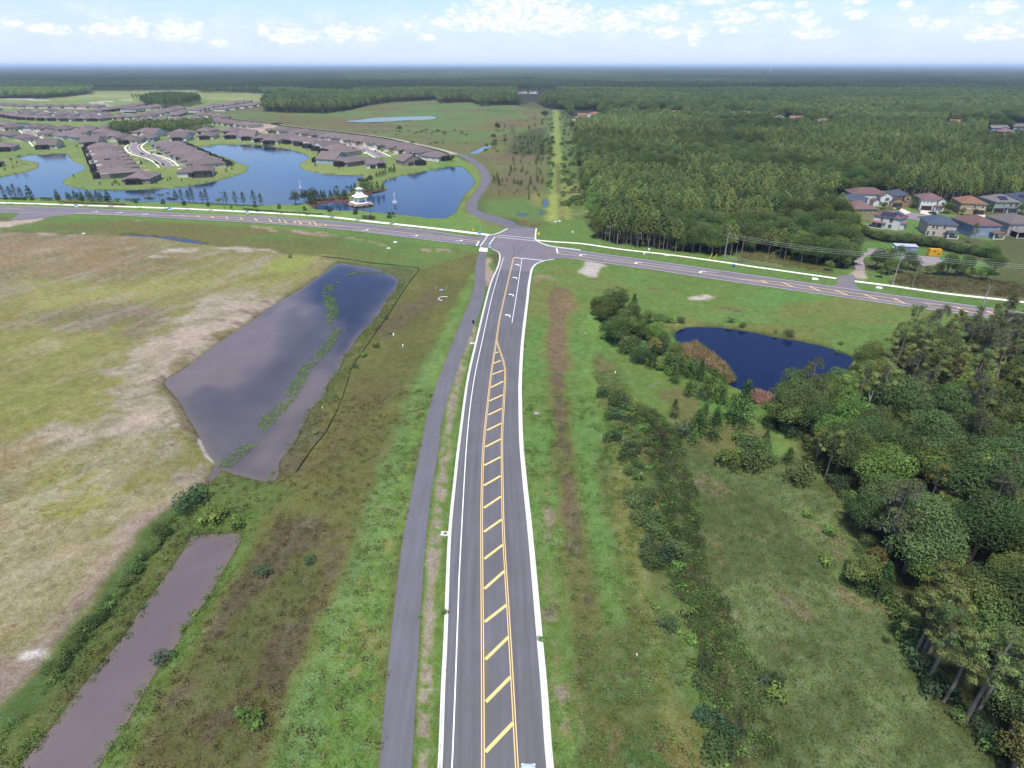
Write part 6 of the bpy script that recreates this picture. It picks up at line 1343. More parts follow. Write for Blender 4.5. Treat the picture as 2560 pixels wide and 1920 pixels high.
for (q, hh, mt, lab, arm) in ((('S', 1810, 649.5), 11.2, M_upole, 'pale utility pole at the dead end by the pine edge', False), (('S', 1849, 660), 11.2, M_wood, 'second utility pole from the pine edge beside the metal railing', False), (('S', 2230.5, 713.7), 11.2, M_upole, 'pale concrete utility pole with crossarm beside the drive', True), (('S', 2278.7, 720.5), 8.6, M_wood, 'shorter brown timber pole in the tall weeds', False)):
    x, y = W1(*q); m = MB(); m.tube((0, 0, -.3), (0, 0, hh), .19, .12, 8); parts = [('shaft', m.me('shaft', mt))]
    if arm:
        a = MB(); a.box(0, 0, hh - .9, .14, 2.2, .14); parts.append(('crossarm', a.me('crossarm', M_wood)))
        tr = MB(); tr.lathe([(.26, -.45), (.28, .3), (.2, .45)], 10, .3, -.2, hh - 1.7); parts.append(('transformer', tr.me('transformer', M_post)))
        ins = MB(); [ins.lathe([(.06, 0), (.09, .12), (.04, .26)], 6, 0, yy, hh - .82) for yy in (-.95, 0, .95)]; parts.append(('insulator', ins.me('insulator', M_wsign)))
    thing('utility_pole', (x, y, 0), R(10), 1, parts, lab, 'utility pole', UP); tops.append((x, y, hh))
M_wire = pmat('wire', (.42, .44, .42), .5, .05, 2)
def wire(a, b_, sag, lab):
    m = MB(); n = 14; P = [Vector(a).lerp(Vector(b_), i / n) - Vector((0, 0, sag * 4 * (i / n) * (1 - i / n))) for i in range(n + 1)]
    for i in range(n): m.tube(P[i], P[i + 1], .032, None, 4, 0, False)
    tag(link('power_line', m.me('power_line', M_wire)), lab, 'power line', 'power lines')
A, B, C_ = tops[0], tops[1], tops[2]; far_e = (C_[0] + 120, C_[1] - 30, 11.0)
for k, (dz, nm) in enumerate(((-.2, 'top'), (-.9, 'middle'), (-1.7, 'lowest'))):
    wire((A[0], A[1], A[2] + dz), (B[0], B[1], B[2] + dz), .1, f'{nm} wire between the two poles by the pine edge')
    wire((B[0], B[1], B[2] + dz), (C_[0], C_[1] + .9 - .9 * k, C_[2] + dz * .6), .9, f'{nm} power line from the railing pole to the crossarm pole')
    wire((C_[0], C_[1] + .9 - .9 * k, C_[2] + dz * .6), (far_e[0], far_e[1] + .9 - .9 * k, far_e[2] + dz * .6), 1.0, f'{nm} power line running east from the crossarm pole')
# pipe railing
ra, rb = W1('e7', 95, 1078), W1('e7', 605, 1157); m = MB(); ps = MB(); d_ = Vector((rb[0] - ra[0], rb[1] - ra[1], 0)); n_ = 14
for zz in (.45, 1.05): m.tube((ra[0], ra[1], zz), (rb[0], rb[1], zz), .07, None, 6)
ro = tag(link('pipe_railing', m.me('pipe_railing', M_upole)), 'long white two-rail pipe railing beside the sidewalk', 'railing')
pm_ = MB().tube((0, 0, -.2), (0, 0, 1.05), .06, None, 6).me('post', M_upole)
for i in range(n_ + 1): link('post', pm_, ro, (ra[0] + d_.x * i / n_, ra[1] + d_.y * i / n_, 0))
for q, lab in ((('d1', 1568, 272), 'left yellow guy-wire guard at the pine edge'), (('d1', 1616, 275), 'right yellow guy-wire guard at the pine edge')):
    x, y = W1(*q); tag(link('guy_guard', MB().tube((0, 0, 0), (1.3, .6, 2.2), .09, None, 6).me('guy_guard', M_ysign), None, (x, y, 0)), lab, 'guy guard', 'guy-wire guards')
# equipment yard
x, y = W1('d5', 1090, 1160); m = MB(); m.box(0, 1.6, 1.5, 8.4, 3.4, 3.0); sh = thing('equipment_shelter', (x + .2, y + .3, 0), R(-12), 1, [('wall', m.me('wall', pmat('shelter_grey', alb('#9aa5bd', 1.3), .6, .05, 1)))], 'blue-grey steel equipment shelter on the service lot', 'shelter')
m = MB(); m.add([(-4.4, -.3, 3.0), (4.4, -.3, 3.0), (4.4, 3.5, 3.25), (-4.4, 3.5, 3.25), (-4.4, -.3, 2.85), (4.4, -.3, 2.85), (4.4, 3.5, 3.0), (-4.4, 3.5, 3.0)], [(0, 1, 2, 3), (7, 6, 5, 4), (0, 4, 5, 1), (1, 5, 6, 2), (2, 6, 7, 3), (3, 7, 4, 0)]); link('roof', m.me('roof', pmat('shelter_roof', alb('#c9d2e2', 1.2), .5, .04, 1)), sh)
for dx in (.3, 1.3): link('door', MB().box(dx, -.13, 1.2, .95, .06, 2.3).me('door', pmat('shelter_door', alb('#8d98b2'), .6, .04, 1)), sh)
link('cabinet', MB().box(-4.45, 1.6, 1.5, .5, 1.2, 1.4).me('cabinet', M_wsign), sh)
x, y = W1('d5', 1540, 1205); m = MB(); m.box(0, 1.2, .35, 5.0, 2.4, .7); m.add([(-2.45, .1, .7), (2.45, .1, .7), (2.45, 2.3, .7), (-2.45, 2.3, .7), (-2.2, .25, 2.9), (2.2, .25, 2.9), (2.2, 2.15, 2.9), (-2.2, 2.15, 2.9)], [(0, 1, 5, 4), (1, 2, 6, 5), (2, 3, 7, 6), (3, 0, 4, 7), (4, 5, 6, 7)])
ge = thing('generator', (x, y, 0), R(-8), 1, [('housing', m.me('housing', pmat('generator_yellow', alb('#e3ad2c', 1.25), .5, .05, 1)))], 'yellow generator housing on the service lot', 'generator')
link('vent_panel', MB().box(-.6, .12, 2.2, .7, .12, .35).box(1.3, .02, 1.1, 1.0, .1, .25).me('vent_panel', M_black), ge); link('exhaust', MB().box(2.45, 1.5, 2.3, .4, .8, .9).me('exhaust', M_black), ge)
for i in range(4): link('base_slot', MB().box(-1.7 + i * .85, -.02, .45, .3, .06, .35).me('base_slot', pmat('generator_pale', alb('#efd079'), .5, .05, 1)), ge)
x, y = W1('d5', 1155, 1010); thing('yard_lamp', (x, y, 0), 0, 1, [('post', MB().tube((0, 0, 0), (0, 0, 9), .1, .07, 6).me('post', pmat('grey_green_post', alb('#7d9a88'), .6, .05, 1))), ('lamp_head', MB().box(0, -.4, 9, .3, .9, .12).me('lamp_head', M_post))], 'slender grey lamp post behind the steel shelter', 'lamp post')
x, y = W1('d5', 650, 1200); tag(link('cabinet_box', MB().box(0, 0, .55, 2.6, 1.4, 1.1).box(0, 0, 1.15, 2.8, 1.6, .1).me('cabinet_box', pmat('utility_green', alb('#5e7d72'), .6, .05, 1)), None, (x, y, 0), R(-6)), 'low green transformer box beside the service lot', 'transformer box')
for q, lab in ((('d5', 820, 1290), 'green and white notice board behind the bushes of the lot'), (('d5', 1620, 1300), 'green notice board at the right bushes of the lot')):
    x, y = W1(*q); thing('notice_board', (x, y, 0), 0, 1, [('panel', MB().box(0, 0, 1.6, 1.6, .1, .9).me('panel', M_gsign)), ('post', MB().box(-.6, 0, .7, .12, .12, 1.4).box(.6, 0, .7, .12, .12, 1.4).me('post', M_wsign))], lab, 'notice board', 'notice boards')
for q, lab in ((('d5', 1835, 1250), 'left black post lamp on the mown lawn'), (('d5', 2030, 1265), 'right black post lamp on the mown lawn')):
    x, y = W1(*q); thing('post_lamp', (x, y, 0), 0, 1, [('post', post(1.9, .05, M_black)), ('lamp_head', MB().lathe([(.1, 1.85), (.2, 2.1), (.06, 2.35)], 8).me('lamp_head', M_black))], lab, 'post lamp', 'black post lamps')
for i, q in enumerate((('d5', 420, 1325), ('d5', 452, 1332), ('d5', 540, 1340))):
    x, y = W1(*q); tag(link('boulder', RK[2 + i % 2], None, (x, y, .25), i, .55), ('left white boulder at the service drive gate', 'middle white boulder at the service drive gate', 'right white boulder past the service drive gate')[i], 'boulder', 'white boulders at the service drive')
x, y = W1('cG', 1500, 628); tag(link('pump_box', MB().box(0, 0, .6, 2.6, 1.2, 1.2).box(0, 0, 1.22, 2.8, 1.4, .08).me('pump_box', pmat('pump_green', alb('#7fa596'), .6, .05, 1)), None, (x, y, 0), R(10)), 'pale green pump box between two round shrubs by the lamp post', 'pump box')
for i, q in enumerate(((1370, 585), (1395, 585))):
    x, y = W1('cG', *q); tag(link('pipe_riser', MB().tube((0, 0, 0), (0, 0, 1.2), .06).tube((0, 0, 1.2), (.8, 0, 1.2), .06).tube((.8, 0, 1.2), (.8, 0, 0), .06).me('pipe_riser', M_post), None, (x, y, 0), R(20)), ('left grey pipe riser behind the street tree', 'right grey pipe riser behind the street tree')[i], 'pipe', 'pipe risers')
# concrete end sections, inlets, covers
def endsec(q, rz, lab, s=1.0, g='concrete pipe end sections'):
    x, y = W1(*q); m = MB(); s *= .75; m.add([(-1.2*s, -.6*s, .05), (1.2*s, -.6*s, .05), (1.0*s, .6*s, .55*s), (-1.0*s, .6*s, .55*s), (-1.2*s, -.6*s, -.2), (1.2*s, -.6*s, -.2), (1.0*s, .6*s, -.2), (-1.0*s, .6*s, -.2)], [(0, 1, 2, 3), (0, 4, 5, 1), (1, 5, 6, 2), (2, 6, 7, 3), (3, 7, 4, 0)])
    tag(link('pipe_end', m.me('pipe_end', pmat('grey_concrete', (.42, .41, .39), .9, .15, 2)), None, (x, y, 0), rz), lab, 'pipe end', g)
endsec(('d4', 1312, 1385), R(10), 'bright concrete pipe end on the mown bank below the road'); endsec(('d4', 1245, 1445), R(20), 'dull concrete pipe end lower on the mown bank', .9)
endsec(('cL', 578, 372), 0, 'concrete pipe end at the edge of the bare field', .9); endsec(('e7', 950, 1275), R(-10), 'concrete pipe end just west of the drive apron', 1.3); endsec(('e7', 1590, 1362), R(-30), 'concrete pipe end just east of the drive apron', 1.2)
endsec(('d1', 1150, 235), R(-6), 'flat concrete slab below the eastern sidewalk', 1.2); endsec(('cJ', 1930, 305), R(60), 'left white headwall at the foot of the corridor', 1.1); endsec(('cJ', 1985, 295), R(60), 'right white headwall at the foot of the corridor', 1.1)
for q, lab in ((('d1', 922, 222), 'small white pedestal south of the eastern sidewalk'), (('d1', 970, 182), 'small white pedestal north of the eastern sidewalk'), (('d1', 205, 8), 'small white marker in the grass at the forest corner')):
    x, y = W1(*q); tag(link('pedestal', MB().box(0, 0, .4, .6, .45, .9).me('pedestal', M_wsign), None, (x, y, 0), .2), lab, 'pedestal', 'utility pedestals')
x, y = W1('d1', 1815, 350); tag(link('blue_barrel', MB().lathe([(.42, 0), (.46, .2), (.46, .9), (.42, 1.1)], 12).me('blue_barrel', pmat('blue_plastic', (.02, .10, .36), .4, .03, 2)), None, (x, y, 0)), 'blue barrel on the verge below the metal railing', 'barrel')
x, y = W1('c2', 627, 490); ii = thing('storm_inlet', (x, y, 0), R(-3), 1, [('slab', MB().box(0, 0, .07, 1.5, 1.0, .16).me('slab', M_conc)), ('lid', MB().lathe([(.3, .15), (.3, .172)], 16).me('lid', pmat('rusty_lid', alb('#8d5f5a'), .9, .15, 4)))], 'concrete storm inlet with rusty round lid beside the left kerb', 'storm inlet', 'storm inlets')
x, y = W1('c5', 1765, 517); thing('storm_inlet', (x, y, 0), R(-8), 1, [('slab', MB().box(0, 0, .07, 1.7, .9, .16).me('slab', M_conc)), ('lid', MB().lathe([(.28, .15), (.28, .172)], 16).me('lid', M_post))], 'white concrete inlet between footpath and road further up', 'storm inlet', 'storm inlets')
x, y = W1('c5', 1767, 418); tag(link('black_bin', MB().box(0, 0, .5, .55, .5, 1.0).box(0, 0, 1.03, .62, .56, .1).me('black_bin', M_black), None, (x, y, 0)), 'small black bin at the edge of the footpath', 'bin')
YB = 'yellow marker posts round the manhole'
for i, q in enumerate(((1580, 250), (1585, 240), (1630, 252), (1636, 240))):
    x, y = W1('c5', *q); tag(link('marker_post', MB().tube((0, 0, -.1), (0, 0, 1.25), .09, None, 8).me('marker_post', pmat('marker_yellow', alb('#dfd98a'), .5, .05, 2)), None, (x, y, 0)), ('nearer left', 'farther left', 'nearer right', 'farther right')[i] + ' yellow marker post beside the blue manhole lid', 'marker post', YB)
x, y = W1('c5', 1607, 250); tag(link('manhole', MB().lathe([(.75, 0), (.75, .12), (.6, .2)], 16).me('manhole', pmat('blue_lid', alb('#9fb6d6'), .7, .1, 3)), None, (x, y, 0)), 'pale blue manhole lid between four yellow posts', 'manhole')
x, y = W1('c5', 1620, 294); m = MB()
for i in range(22):
    a = 1.0 + i * .16; b_ = a + .17; m.tube((math.cos(a) * 1.9, math.sin(a) * 1.9, .08), (math.cos(b_) * 1.9, math.sin(b_) * 1.9, .08), .16, None, 5)
tag(link('pipe_coil', m.me('pipe_coil', M_conc), None, (x, y, 0)), 'curved pale pipe lying open like a hook in the grass', 'pipe')
m = MB(); 
for i in range(9): m.box(rng.uniform(-.5, .5), rng.uniform(-.35, .35), .12 + .1 * rng.random(), rng.uniform(.3, .7), rng.uniform(.2, .5), rng.uniform(.1, .3), 0, rng.uniform(0, 3))
x, y = W1('c5', 2082, 872); tag(link('litter_bag', m.me('litter_bag', pmat('litter', alb('#d0c4d6'), .6, .2, 3)), None, (x, y, 0)), 'crumpled white and mauve litter bag on the right verge', 'litter')
for i, (q, s_) in enumerate(((('c5', 1368, 478), .5), (('c5', 1415, 533), .5), (('c5', 1012, 842), .3), (('c4', 168, 466), .35), (('f1', 980, 1160), .3), (('c3', 275, 1100), .25))):
    x, y = W1(*q); tag(link('white_marker', MB().box(0, 0, .3 * s_ * 2, .35 * s_ * 2, .25 * s_ * 2, .9 * s_ * 2).me('white_marker', M_wsign), None, (x, y, 0), i), ('white tag leaning by the silt fence shrubs', 'white scrap lying on the brown bank', 'white scrap near the shallow pond corner', 'white stake on the grass west of the scrub', 'white stake in the blue-green strip', 'white scrap in the rough near the ditch')[i], 'marker', 'white markers in the grass')
RB = 'red barrels by the closed lane'
for i, q in enumerate(((1470, 292), (1530, 292))):
    x, y = W1('cJ', *q); tag(link('traffic_barrel', MB().lathe([(.36, 0), (.34, .3), (.32, .65), (.26, 1.0)], 12).me('traffic_barrel', pmat('barrel_red', (.5, .07, .04), .5, .05, 3)), None, (x, y, 0)), ('left', 'right')[i] + ' red traffic barrel beside the north lane', 'traffic barrel', RB)
for q, lab, hh in ((('d4', 1537, 1258), 'thin grey sign post on the western verge', 2.8), (('d4', 1369, 1392), 'thin dark post below the western road', 2.6), (('cJ', 948, 318), 'short dark marker post on the grass corner', 1.0), (('cJ', 25, 415), 'thin post beside the western sidewalk', 2.8)):
    x, y = W1(*q); tag(link('sign_post', post(hh, .06, M_post), None, (x, y, 0)), lab, 'post', 'thin roadside posts')
# silt fence
def silt(pts, lab):
    P = resample(smooth(pts, 5), max(6, int(plen(pts) / 2.4))); vs = []; fs = []
    o = thing('silt_fence', (P[0][0], P[0][1], 0), 0, 1, [], lab, 'fence')
    for i, (x, y) in enumerate(P):
        zz = ground_z(x, y); dx, dy = x - P[0][0] + rng.uniform(-.12, .12), y - P[0][1] + rng.uniform(-.12, .12); hh = .42 + rng.uniform(-.12, .08); vs += [(dx, dy, zz - .1), (dx, dy, zz + hh)]
        if i: fs.append((2*i-2, 2*i, 2*i+1, 2*i-1))
        if i % 2 == 0: link('stake', _h1.setdefault('stake', MB().box(0, 0, .2, .05, .05, .7).me('stake', M_wood)), o, (dx, dy + .06, zz))
    link('fabric', mesh('fabric', vs, fs, pmat('silt_fabric', (.05, .05, .052), .8, .25, 3)), o)
silt(W('c5',(1497,145),(1440,225),(1390,300),(1330,395),(1262,488),(1215,560),(1160,640),(1130,740),(1100,820),(1052,920),(1010,990),(950,1060),(885,1165)), 'black silt fence winding down beside the detention pond')
silt(W('c5',(1495,143),(1400,130),(1250,115),(1150,100),(1010,82)), 'black silt fence along the top of the detention pond')
# berm wall, long dark fence below the pale track
bw = off(berm_road, -5.2); bw = [p for p in bw]; P = resample(bw, 120); o = thing('berm_fence', (P[0][0], P[0][1], 0), 0, 1, [], 'long dark fence below the pale berm track behind the houses', 'fence'); vs = []; fs = []
for i, (x, y) in enumerate(P):
    vs += [(x - P[0][0], y - P[0][1], 0), (x - P[0][0], y - P[0][1], 1.1)]
    if i: fs.append((2*i-2, 2*i, 2*i+1, 2*i-1))
    if i % 2 == 0: link('post', _h1.setdefault('fpost', MB().box(0, 0, .6, .12, .12, 1.2).me('post', M_black)), o, (x - P[0][0], y - P[0][1], 0))
link('screen', mesh('screen', vs, fs, pmat('fence_green', (.03, .04, .03), .8, .2, .5)), o)
# fallen wood in the eastern meadow
M_dead = pmat('fallen_wood', (.19, .17, .15), .95, .2, 3)
for q, rz, s_, lab in ((('c3', 765, 930), 1.3, 1.0, 'forked bare branch lying in the meadow'), (('c3', 890, 1230), .4, 1.3, 'pale fallen branches beside the ditch thicket'), (('d1', 1030, 1525), .05, 1.2, 'grey fallen limb west of the blue pond'), (('c3', 460, 900), 1.9, 1.2, 'grey root ball with bare twigs on the ditch edge'), (('c3', 500, 65), .3, 1.0, 'bare twigs beside the upper ditch')):
    x, y = W1(*q); m = MB(); m.tube((-1.8, 0, .1), (1.2, 0, .22), .09, .06, 5); m.tube((0, 0, .18), (1.4, .9, .5), .06, .03, 5); m.tube((.5, 0, .2), (1.7, -.6, .6), .05, .02, 5); m.tube((-.6, 0, .15), (.2, -1.0, .4), .05, .02, 5)
    tag(link('fallen_branch', m.me('fallen_branch', M_dead), None, (x, y, 0), rz, s_ * .7), lab, 'branch', 'fallen branches')
# thin mast on the horizon
tag(link('radio_mast', MB().tube((0, 0, 0), (0, 0, 90), 1.2, .6, 6).me('radio_mast', M_wsign), None, (2150, 5600, 0)), 'thin white radio mast rising over the far forest', 'mast')
# ------------------------------------------------------------------ forests
def clear_of_houses(x, y, extra=0.0):
    k = np.ones(np.shape(x), bool)
    for hx, hy, hr in HOUSES:
        k &= (x - hx) ** 2 + (y - hy) ** 2 > (hr + extra) ** 2
        if hy > 700 and hx > 0: k &= ~((np.abs(x - hx * (y / hy)) < hr - 1) & (y < hy) & (y > hy - 135))   # the open ground that lets the gables show
    return k
forest_S = [tuple(p) for p in FOREST_ALL]
notch = S('a2',(20,400),(150,398),(245,408),(245,425),(150,425),(128,442),(95,458),(20,458)); slit = S('d7',(1420,215),(1850,215),(1850,300),(2050,300),(2050,330),(1780,410),(1540,520),(1480,500),(1430,330))
right_pasture = S('a2',(260,478),(310,478),(310,500),(262,500))
def in_forest(x, y):
    u, v = proj(x, y); return pip(u, v, forest_S) & ~pip(u, v, notch) & ~pip(u, v, slit) & (np.abs(x) < y * 1.02 + 60)
PLANT = 'pines of the eastern plantation'
# stand density: a dark hardwood draw between two pine stands
draw = W('c6',(390,300),(620,320),(900,335),(1180,350),(1500,410),(1640,440),(1720,430)); draw_w = 26
xs, ys = jgrid(20, 620, 225, 900, 4.4, .85)
k = in_forest(xs, ys) & clear_of_houses(xs, ys, 4); xs, ys = xs[k], ys[k]
xs2, ys2 = jgrid(-470, 40, 700, 900, 5.0, .85); k = in_forest(xs2, ys2) & clear_of_houses(xs2, ys2, 4); xs = np.r_[xs, xs2[k]]; ys = np.r_[ys, ys2[k]]
dd = line_d(xs, ys, draw); hard = (dd < draw_w * (0.6 + fbm(xs, ys, 60, 5, 2)))
u_, v_ = proj(xs, ys)
east_edge = pip(u_, v_, S('c6',(1400,640),(1620,560),(1720,690),(1800,700),(1750,860),(1400,860))) | pip(u_, v_, S('c6',(330,330),(460,420),(500,720),(360,720),(290,560)))
hard |= east_edge & (nrg.rand(len(xs)) < .75)
hard |= (fbm(xs, ys, 90, 9, 3) > .62)
dist = np.hypot(xs, ys); order = np.argsort(dist)
near_ids = set(order[:300].tolist())
shared_tr = 'tall slender pine in the dense front rows of the eastern plantation'
first = {}
LAB = {}
for r_ in range(0, 300, 30):
    for j_, i in enumerate(sorted(order[r_:r_ + 30], key=lambda i: xs[i] / ys[i])): LAB[i] = f'{ordn(j_ + 1)} from the left in the {ordn(r_ // 30 + 1)} row of the plantation front'
for i in order[:300]:
    x, y = float(xs[i]), float(ys[i])
    if hard[i]:
        kk = rng.choice((0, 1, 2, 3, 4)); o = plant('oak', kk, x, y, rng.uniform(.75, 1.05), 'broadleaf_tree', ('green', 'bright green', 'dark', 'small green', 'dark domed')[kk] + ' broadleaf tree, ' + LAB[i], 'tree', 'broadleaf trees at the plantation edge', 0)
        key = ('oak', kk)
    else:
        kk = rng.randrange(4); o = plant('fpine', kk, x, y, rng.uniform(.88, 1.12), 'pine_tree', 'slender pine, ' + LAB[i], 'tree', PLANT, 0); key = ('fpine', kk)
    first.setdefault(key, o)
def proto(kind, kk, x, y, lab):
    if (kind, kk) not in first: first[(kind, kk)] = plant(kind, kk, x, y, 1.0, 'pine_tree' if kind == 'fpine' else 'broadleaf_tree', lab, 'tree', PLANT if kind == 'fpine' else 'broadleaf trees at the plantation edge', 0)
for kk in range(4): proto('fpine', kk, 60 + kk * 5, 300, shared_tr)
for kk in range(5): proto('oak', kk, 75 + kk * 7, 330, 'broadleaf tree among the pines at the front of the eastern plantation')
KID = {}
for o in bpy.data.objects:
    if o.parent is not None: KID.setdefault(o.parent.name, []).append(o)
def kids(o): return KID[o.name]
def crown_only(o): return [c for c in kids(o) if c.name.startswith(('crown', 'foliage'))]
srcs = [kids(first[('fpine', k)]) for k in range(4)] + [kids(first[('oak', k)]) for k in range(5)]
rest = np.array([i for i in range(len(xs)) if i not in near_ids])
px, py = xs[rest], ys[rest]; hv = hard[rest]; n = len(rest)
var = np.where(hv, 4 + nrg.randint(0, 5, n), nrg.randint(0, 4, n))
sz = np.where(hv, nrg.uniform(.85, 1.25, n), nrg.uniform(.85, 1.15, n)) * (0.9 + .2 * fbm(px, py, 70, 3, 2))
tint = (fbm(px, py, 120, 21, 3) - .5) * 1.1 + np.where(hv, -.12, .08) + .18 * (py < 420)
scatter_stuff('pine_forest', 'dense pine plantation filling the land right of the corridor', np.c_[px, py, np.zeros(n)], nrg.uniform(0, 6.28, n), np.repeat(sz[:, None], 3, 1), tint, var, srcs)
# middle distance: single crowns
PTS = []
xs, ys = jgrid(-1900, 1900, 900, 1900, 7.2, .9); k = in_forest(xs, ys) & clear_of_houses(xs, ys, 3); xs, ys = xs[k], ys[k]
n = len(xs); hv = fbm(xs, ys, 160, 9, 3) > (.56 - .1 * (xs > 100)); var = np.where(hv, 4 + nrg.randint(0, 5, n), nrg.randint(0, 4, n))
sz = np.where(hv, nrg.uniform(1.1, 1.5, n), nrg.uniform(1.0, 1.3, n)); wd = np.where(hv, 1.15, 1.75)
u_, v_ = proj(xs, ys)
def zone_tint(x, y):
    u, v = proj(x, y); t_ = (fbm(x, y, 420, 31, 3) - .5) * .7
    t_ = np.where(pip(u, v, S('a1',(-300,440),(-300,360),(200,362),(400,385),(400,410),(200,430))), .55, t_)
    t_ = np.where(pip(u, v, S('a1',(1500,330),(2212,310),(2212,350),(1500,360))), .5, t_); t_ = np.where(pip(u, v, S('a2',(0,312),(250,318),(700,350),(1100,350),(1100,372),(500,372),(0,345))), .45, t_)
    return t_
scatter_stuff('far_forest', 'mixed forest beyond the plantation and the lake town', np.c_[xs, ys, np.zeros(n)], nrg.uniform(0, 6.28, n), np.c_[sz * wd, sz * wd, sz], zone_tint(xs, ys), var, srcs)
# the far forest to the horizon: clumps of crowns
pa = [tag(link('forest_patch', patch(13, 34, 'pine', (.058, .088, .036)), None, (-300, 2000, 0)), 'clump of pine crowns in the forest beyond the far meadow', None, None, 'stuff'), tag(link('forest_patch', patch(9, 34, 'oak', (.040, .068, .030)), None, (300, 2000, 0)), 'clump of dark broadleaf crowns in the far forest', None, None, 'stuff'),
      tag(link('forest_patch', patch(11, 34, 'oak', (.050, .080, .032)), None, (500, 2050, 0)), 'clump of mid-green crowns in the far forest', None, None, 'stuff')]
X_, Y_, SX, SZ = [], [], [], []
for (y0, y1, st, sx, sz_) in ((1900, 4200, 26, 1.0, 1.0), (4200, 9000, 75, 3.0, 1.05), (9000, 20000, 190, 7.5, 1.3), (20000, 48000, 480, 19, 2.2)):
    a, b_ = jgrid(-y1 * 1.02, y1 * 1.02, y0, y1, st, .9); k = np.abs(a) < b_ * 1.02 + 60
    a, b_ = a[k], b_[k]
    if y0 < 2500: k = in_forest(a, b_) & clear_of_houses(a, b_, 5); a, b_ = a[k], b_[k]
    X_.append(a); Y_.append(b_); SX.append(np.full(len(a), sx)); SZ.append(sz_ * (0.85 + .4 * fbm(a, b_, st * 12, 44, 3)))
X_, Y_, SX, SZ = map(np.concatenate, (X_, Y_, SX, SZ)); n = len(X_)
f_ = fbm(X_, Y_, 500, 33, 3); var = np.where(f_ < .47, 0, np.where(nrg.rand(n) < .55, 1, 2))
hill = 26 * sstep(9000, 30000, np.hypot(X_, Y_)) * (fbm(X_, Y_, 9000, 36, 3))
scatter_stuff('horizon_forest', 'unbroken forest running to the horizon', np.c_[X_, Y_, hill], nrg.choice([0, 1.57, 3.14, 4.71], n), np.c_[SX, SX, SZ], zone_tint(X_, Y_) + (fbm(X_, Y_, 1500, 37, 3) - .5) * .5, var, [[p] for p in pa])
# the round pine wood and the grove in the lake town
grp = 'pines of the round wood north of the lake town'
pl = W('a1',(612,452),(640,472),(700,472),(765,470),(872,450),(860,437),(740,430),(650,436)); P = np.array(pl)
xs, ys = jgrid(P[:, 0].min(), P[:, 0].max(), P[:, 1].min(), P[:, 1].max(), 6.5); k = pip(xs, ys, pl) & clear_of_houses(xs, ys, 2)
xs, ys = xs[k], ys[k]; ordr = np.argsort(ys)
for j_, i in enumerate(sorted(ordr[:90], key=lambda i: xs[i] / ys[i])): plant('fpine', rng.choice((0, 2)), float(xs[i]), float(ys[i]), rng.uniform(1.1, 1.35), 'pine_tree', f'dark pine, {ordn(j_ + 1)} from the left in the compact wood north of the town', 'tree', grp, 0)
if len(ordr) > 90:
    r_ = ordr[90:]; n = len(r_); scatter_stuff('round_wood', 'inner pines of the compact wood among the northern houses', np.c_[xs[r_], ys[r_], np.zeros(n)], nrg.uniform(0, 6, n), np.full((n, 3), 1.2), np.full(n, -.15), nrg.choice([0, 2], n), srcs)
for i, q in enumerate(((575,430),(580,436),(590,432),(597,437),(603,428))):
    x, y = W1('a1', *q); plant('fpine', 1, x, y, 1.0, 'pine_tree', f'lone thin pine, {ordn(i + 1)} of five just west of the compact wood', 'tree', 'thin pines west of the round wood', 0)
pl = W('d2',(1640,590),(1700,500)) + W('d3',(-60,492),(300,484),(800,470),(1140,440),(1170,470),(900,520),(640,558),(350,570),(0,577)); P = np.array(pl)
xs, ys = jgrid(P[:, 0].min(), P[:, 0].max(), P[:, 1].min(), P[:, 1].max(), 5.6); k = pip(xs, ys, pl) & clear_of_houses(xs, ys, -3)
o_ = np.argsort(ys[k]); xs, ys = xs[k][o_], ys[k][o_]; n = max(0, len(xs) - 100)
if n: scatter_stuff('grove_pines', 'inner pines of the narrow grove between the lake town rows', np.c_[xs[100:], ys[100:], np.zeros(n)], nrg.uniform(0, 6, n), np.repeat(nrg.uniform(.8, 1.0, (n, 1)), 3, 1) * np.array([1.4, 1.4, .85]), np.full(n, .0), nrg.randint(0, 4, n), srcs)
for i, (x, y) in enumerate(sorted(list(zip(xs, ys))[:100], key=lambda p_: p_[0] / p_[1])): plant('fpine', rng.randrange(4), float(x), float(y), (lambda a: (a * 1.4, a * 1.4, a * .85))(rng.uniform(.85, 1.05)), 'pine_tree', f'pine, {ordn(i + 1)} from the left in the front of the lake town grove' if i < 99 else 'pine, last on the right in the front of the lake town grove', 'tree', 'pines of the lake town grove', 0)
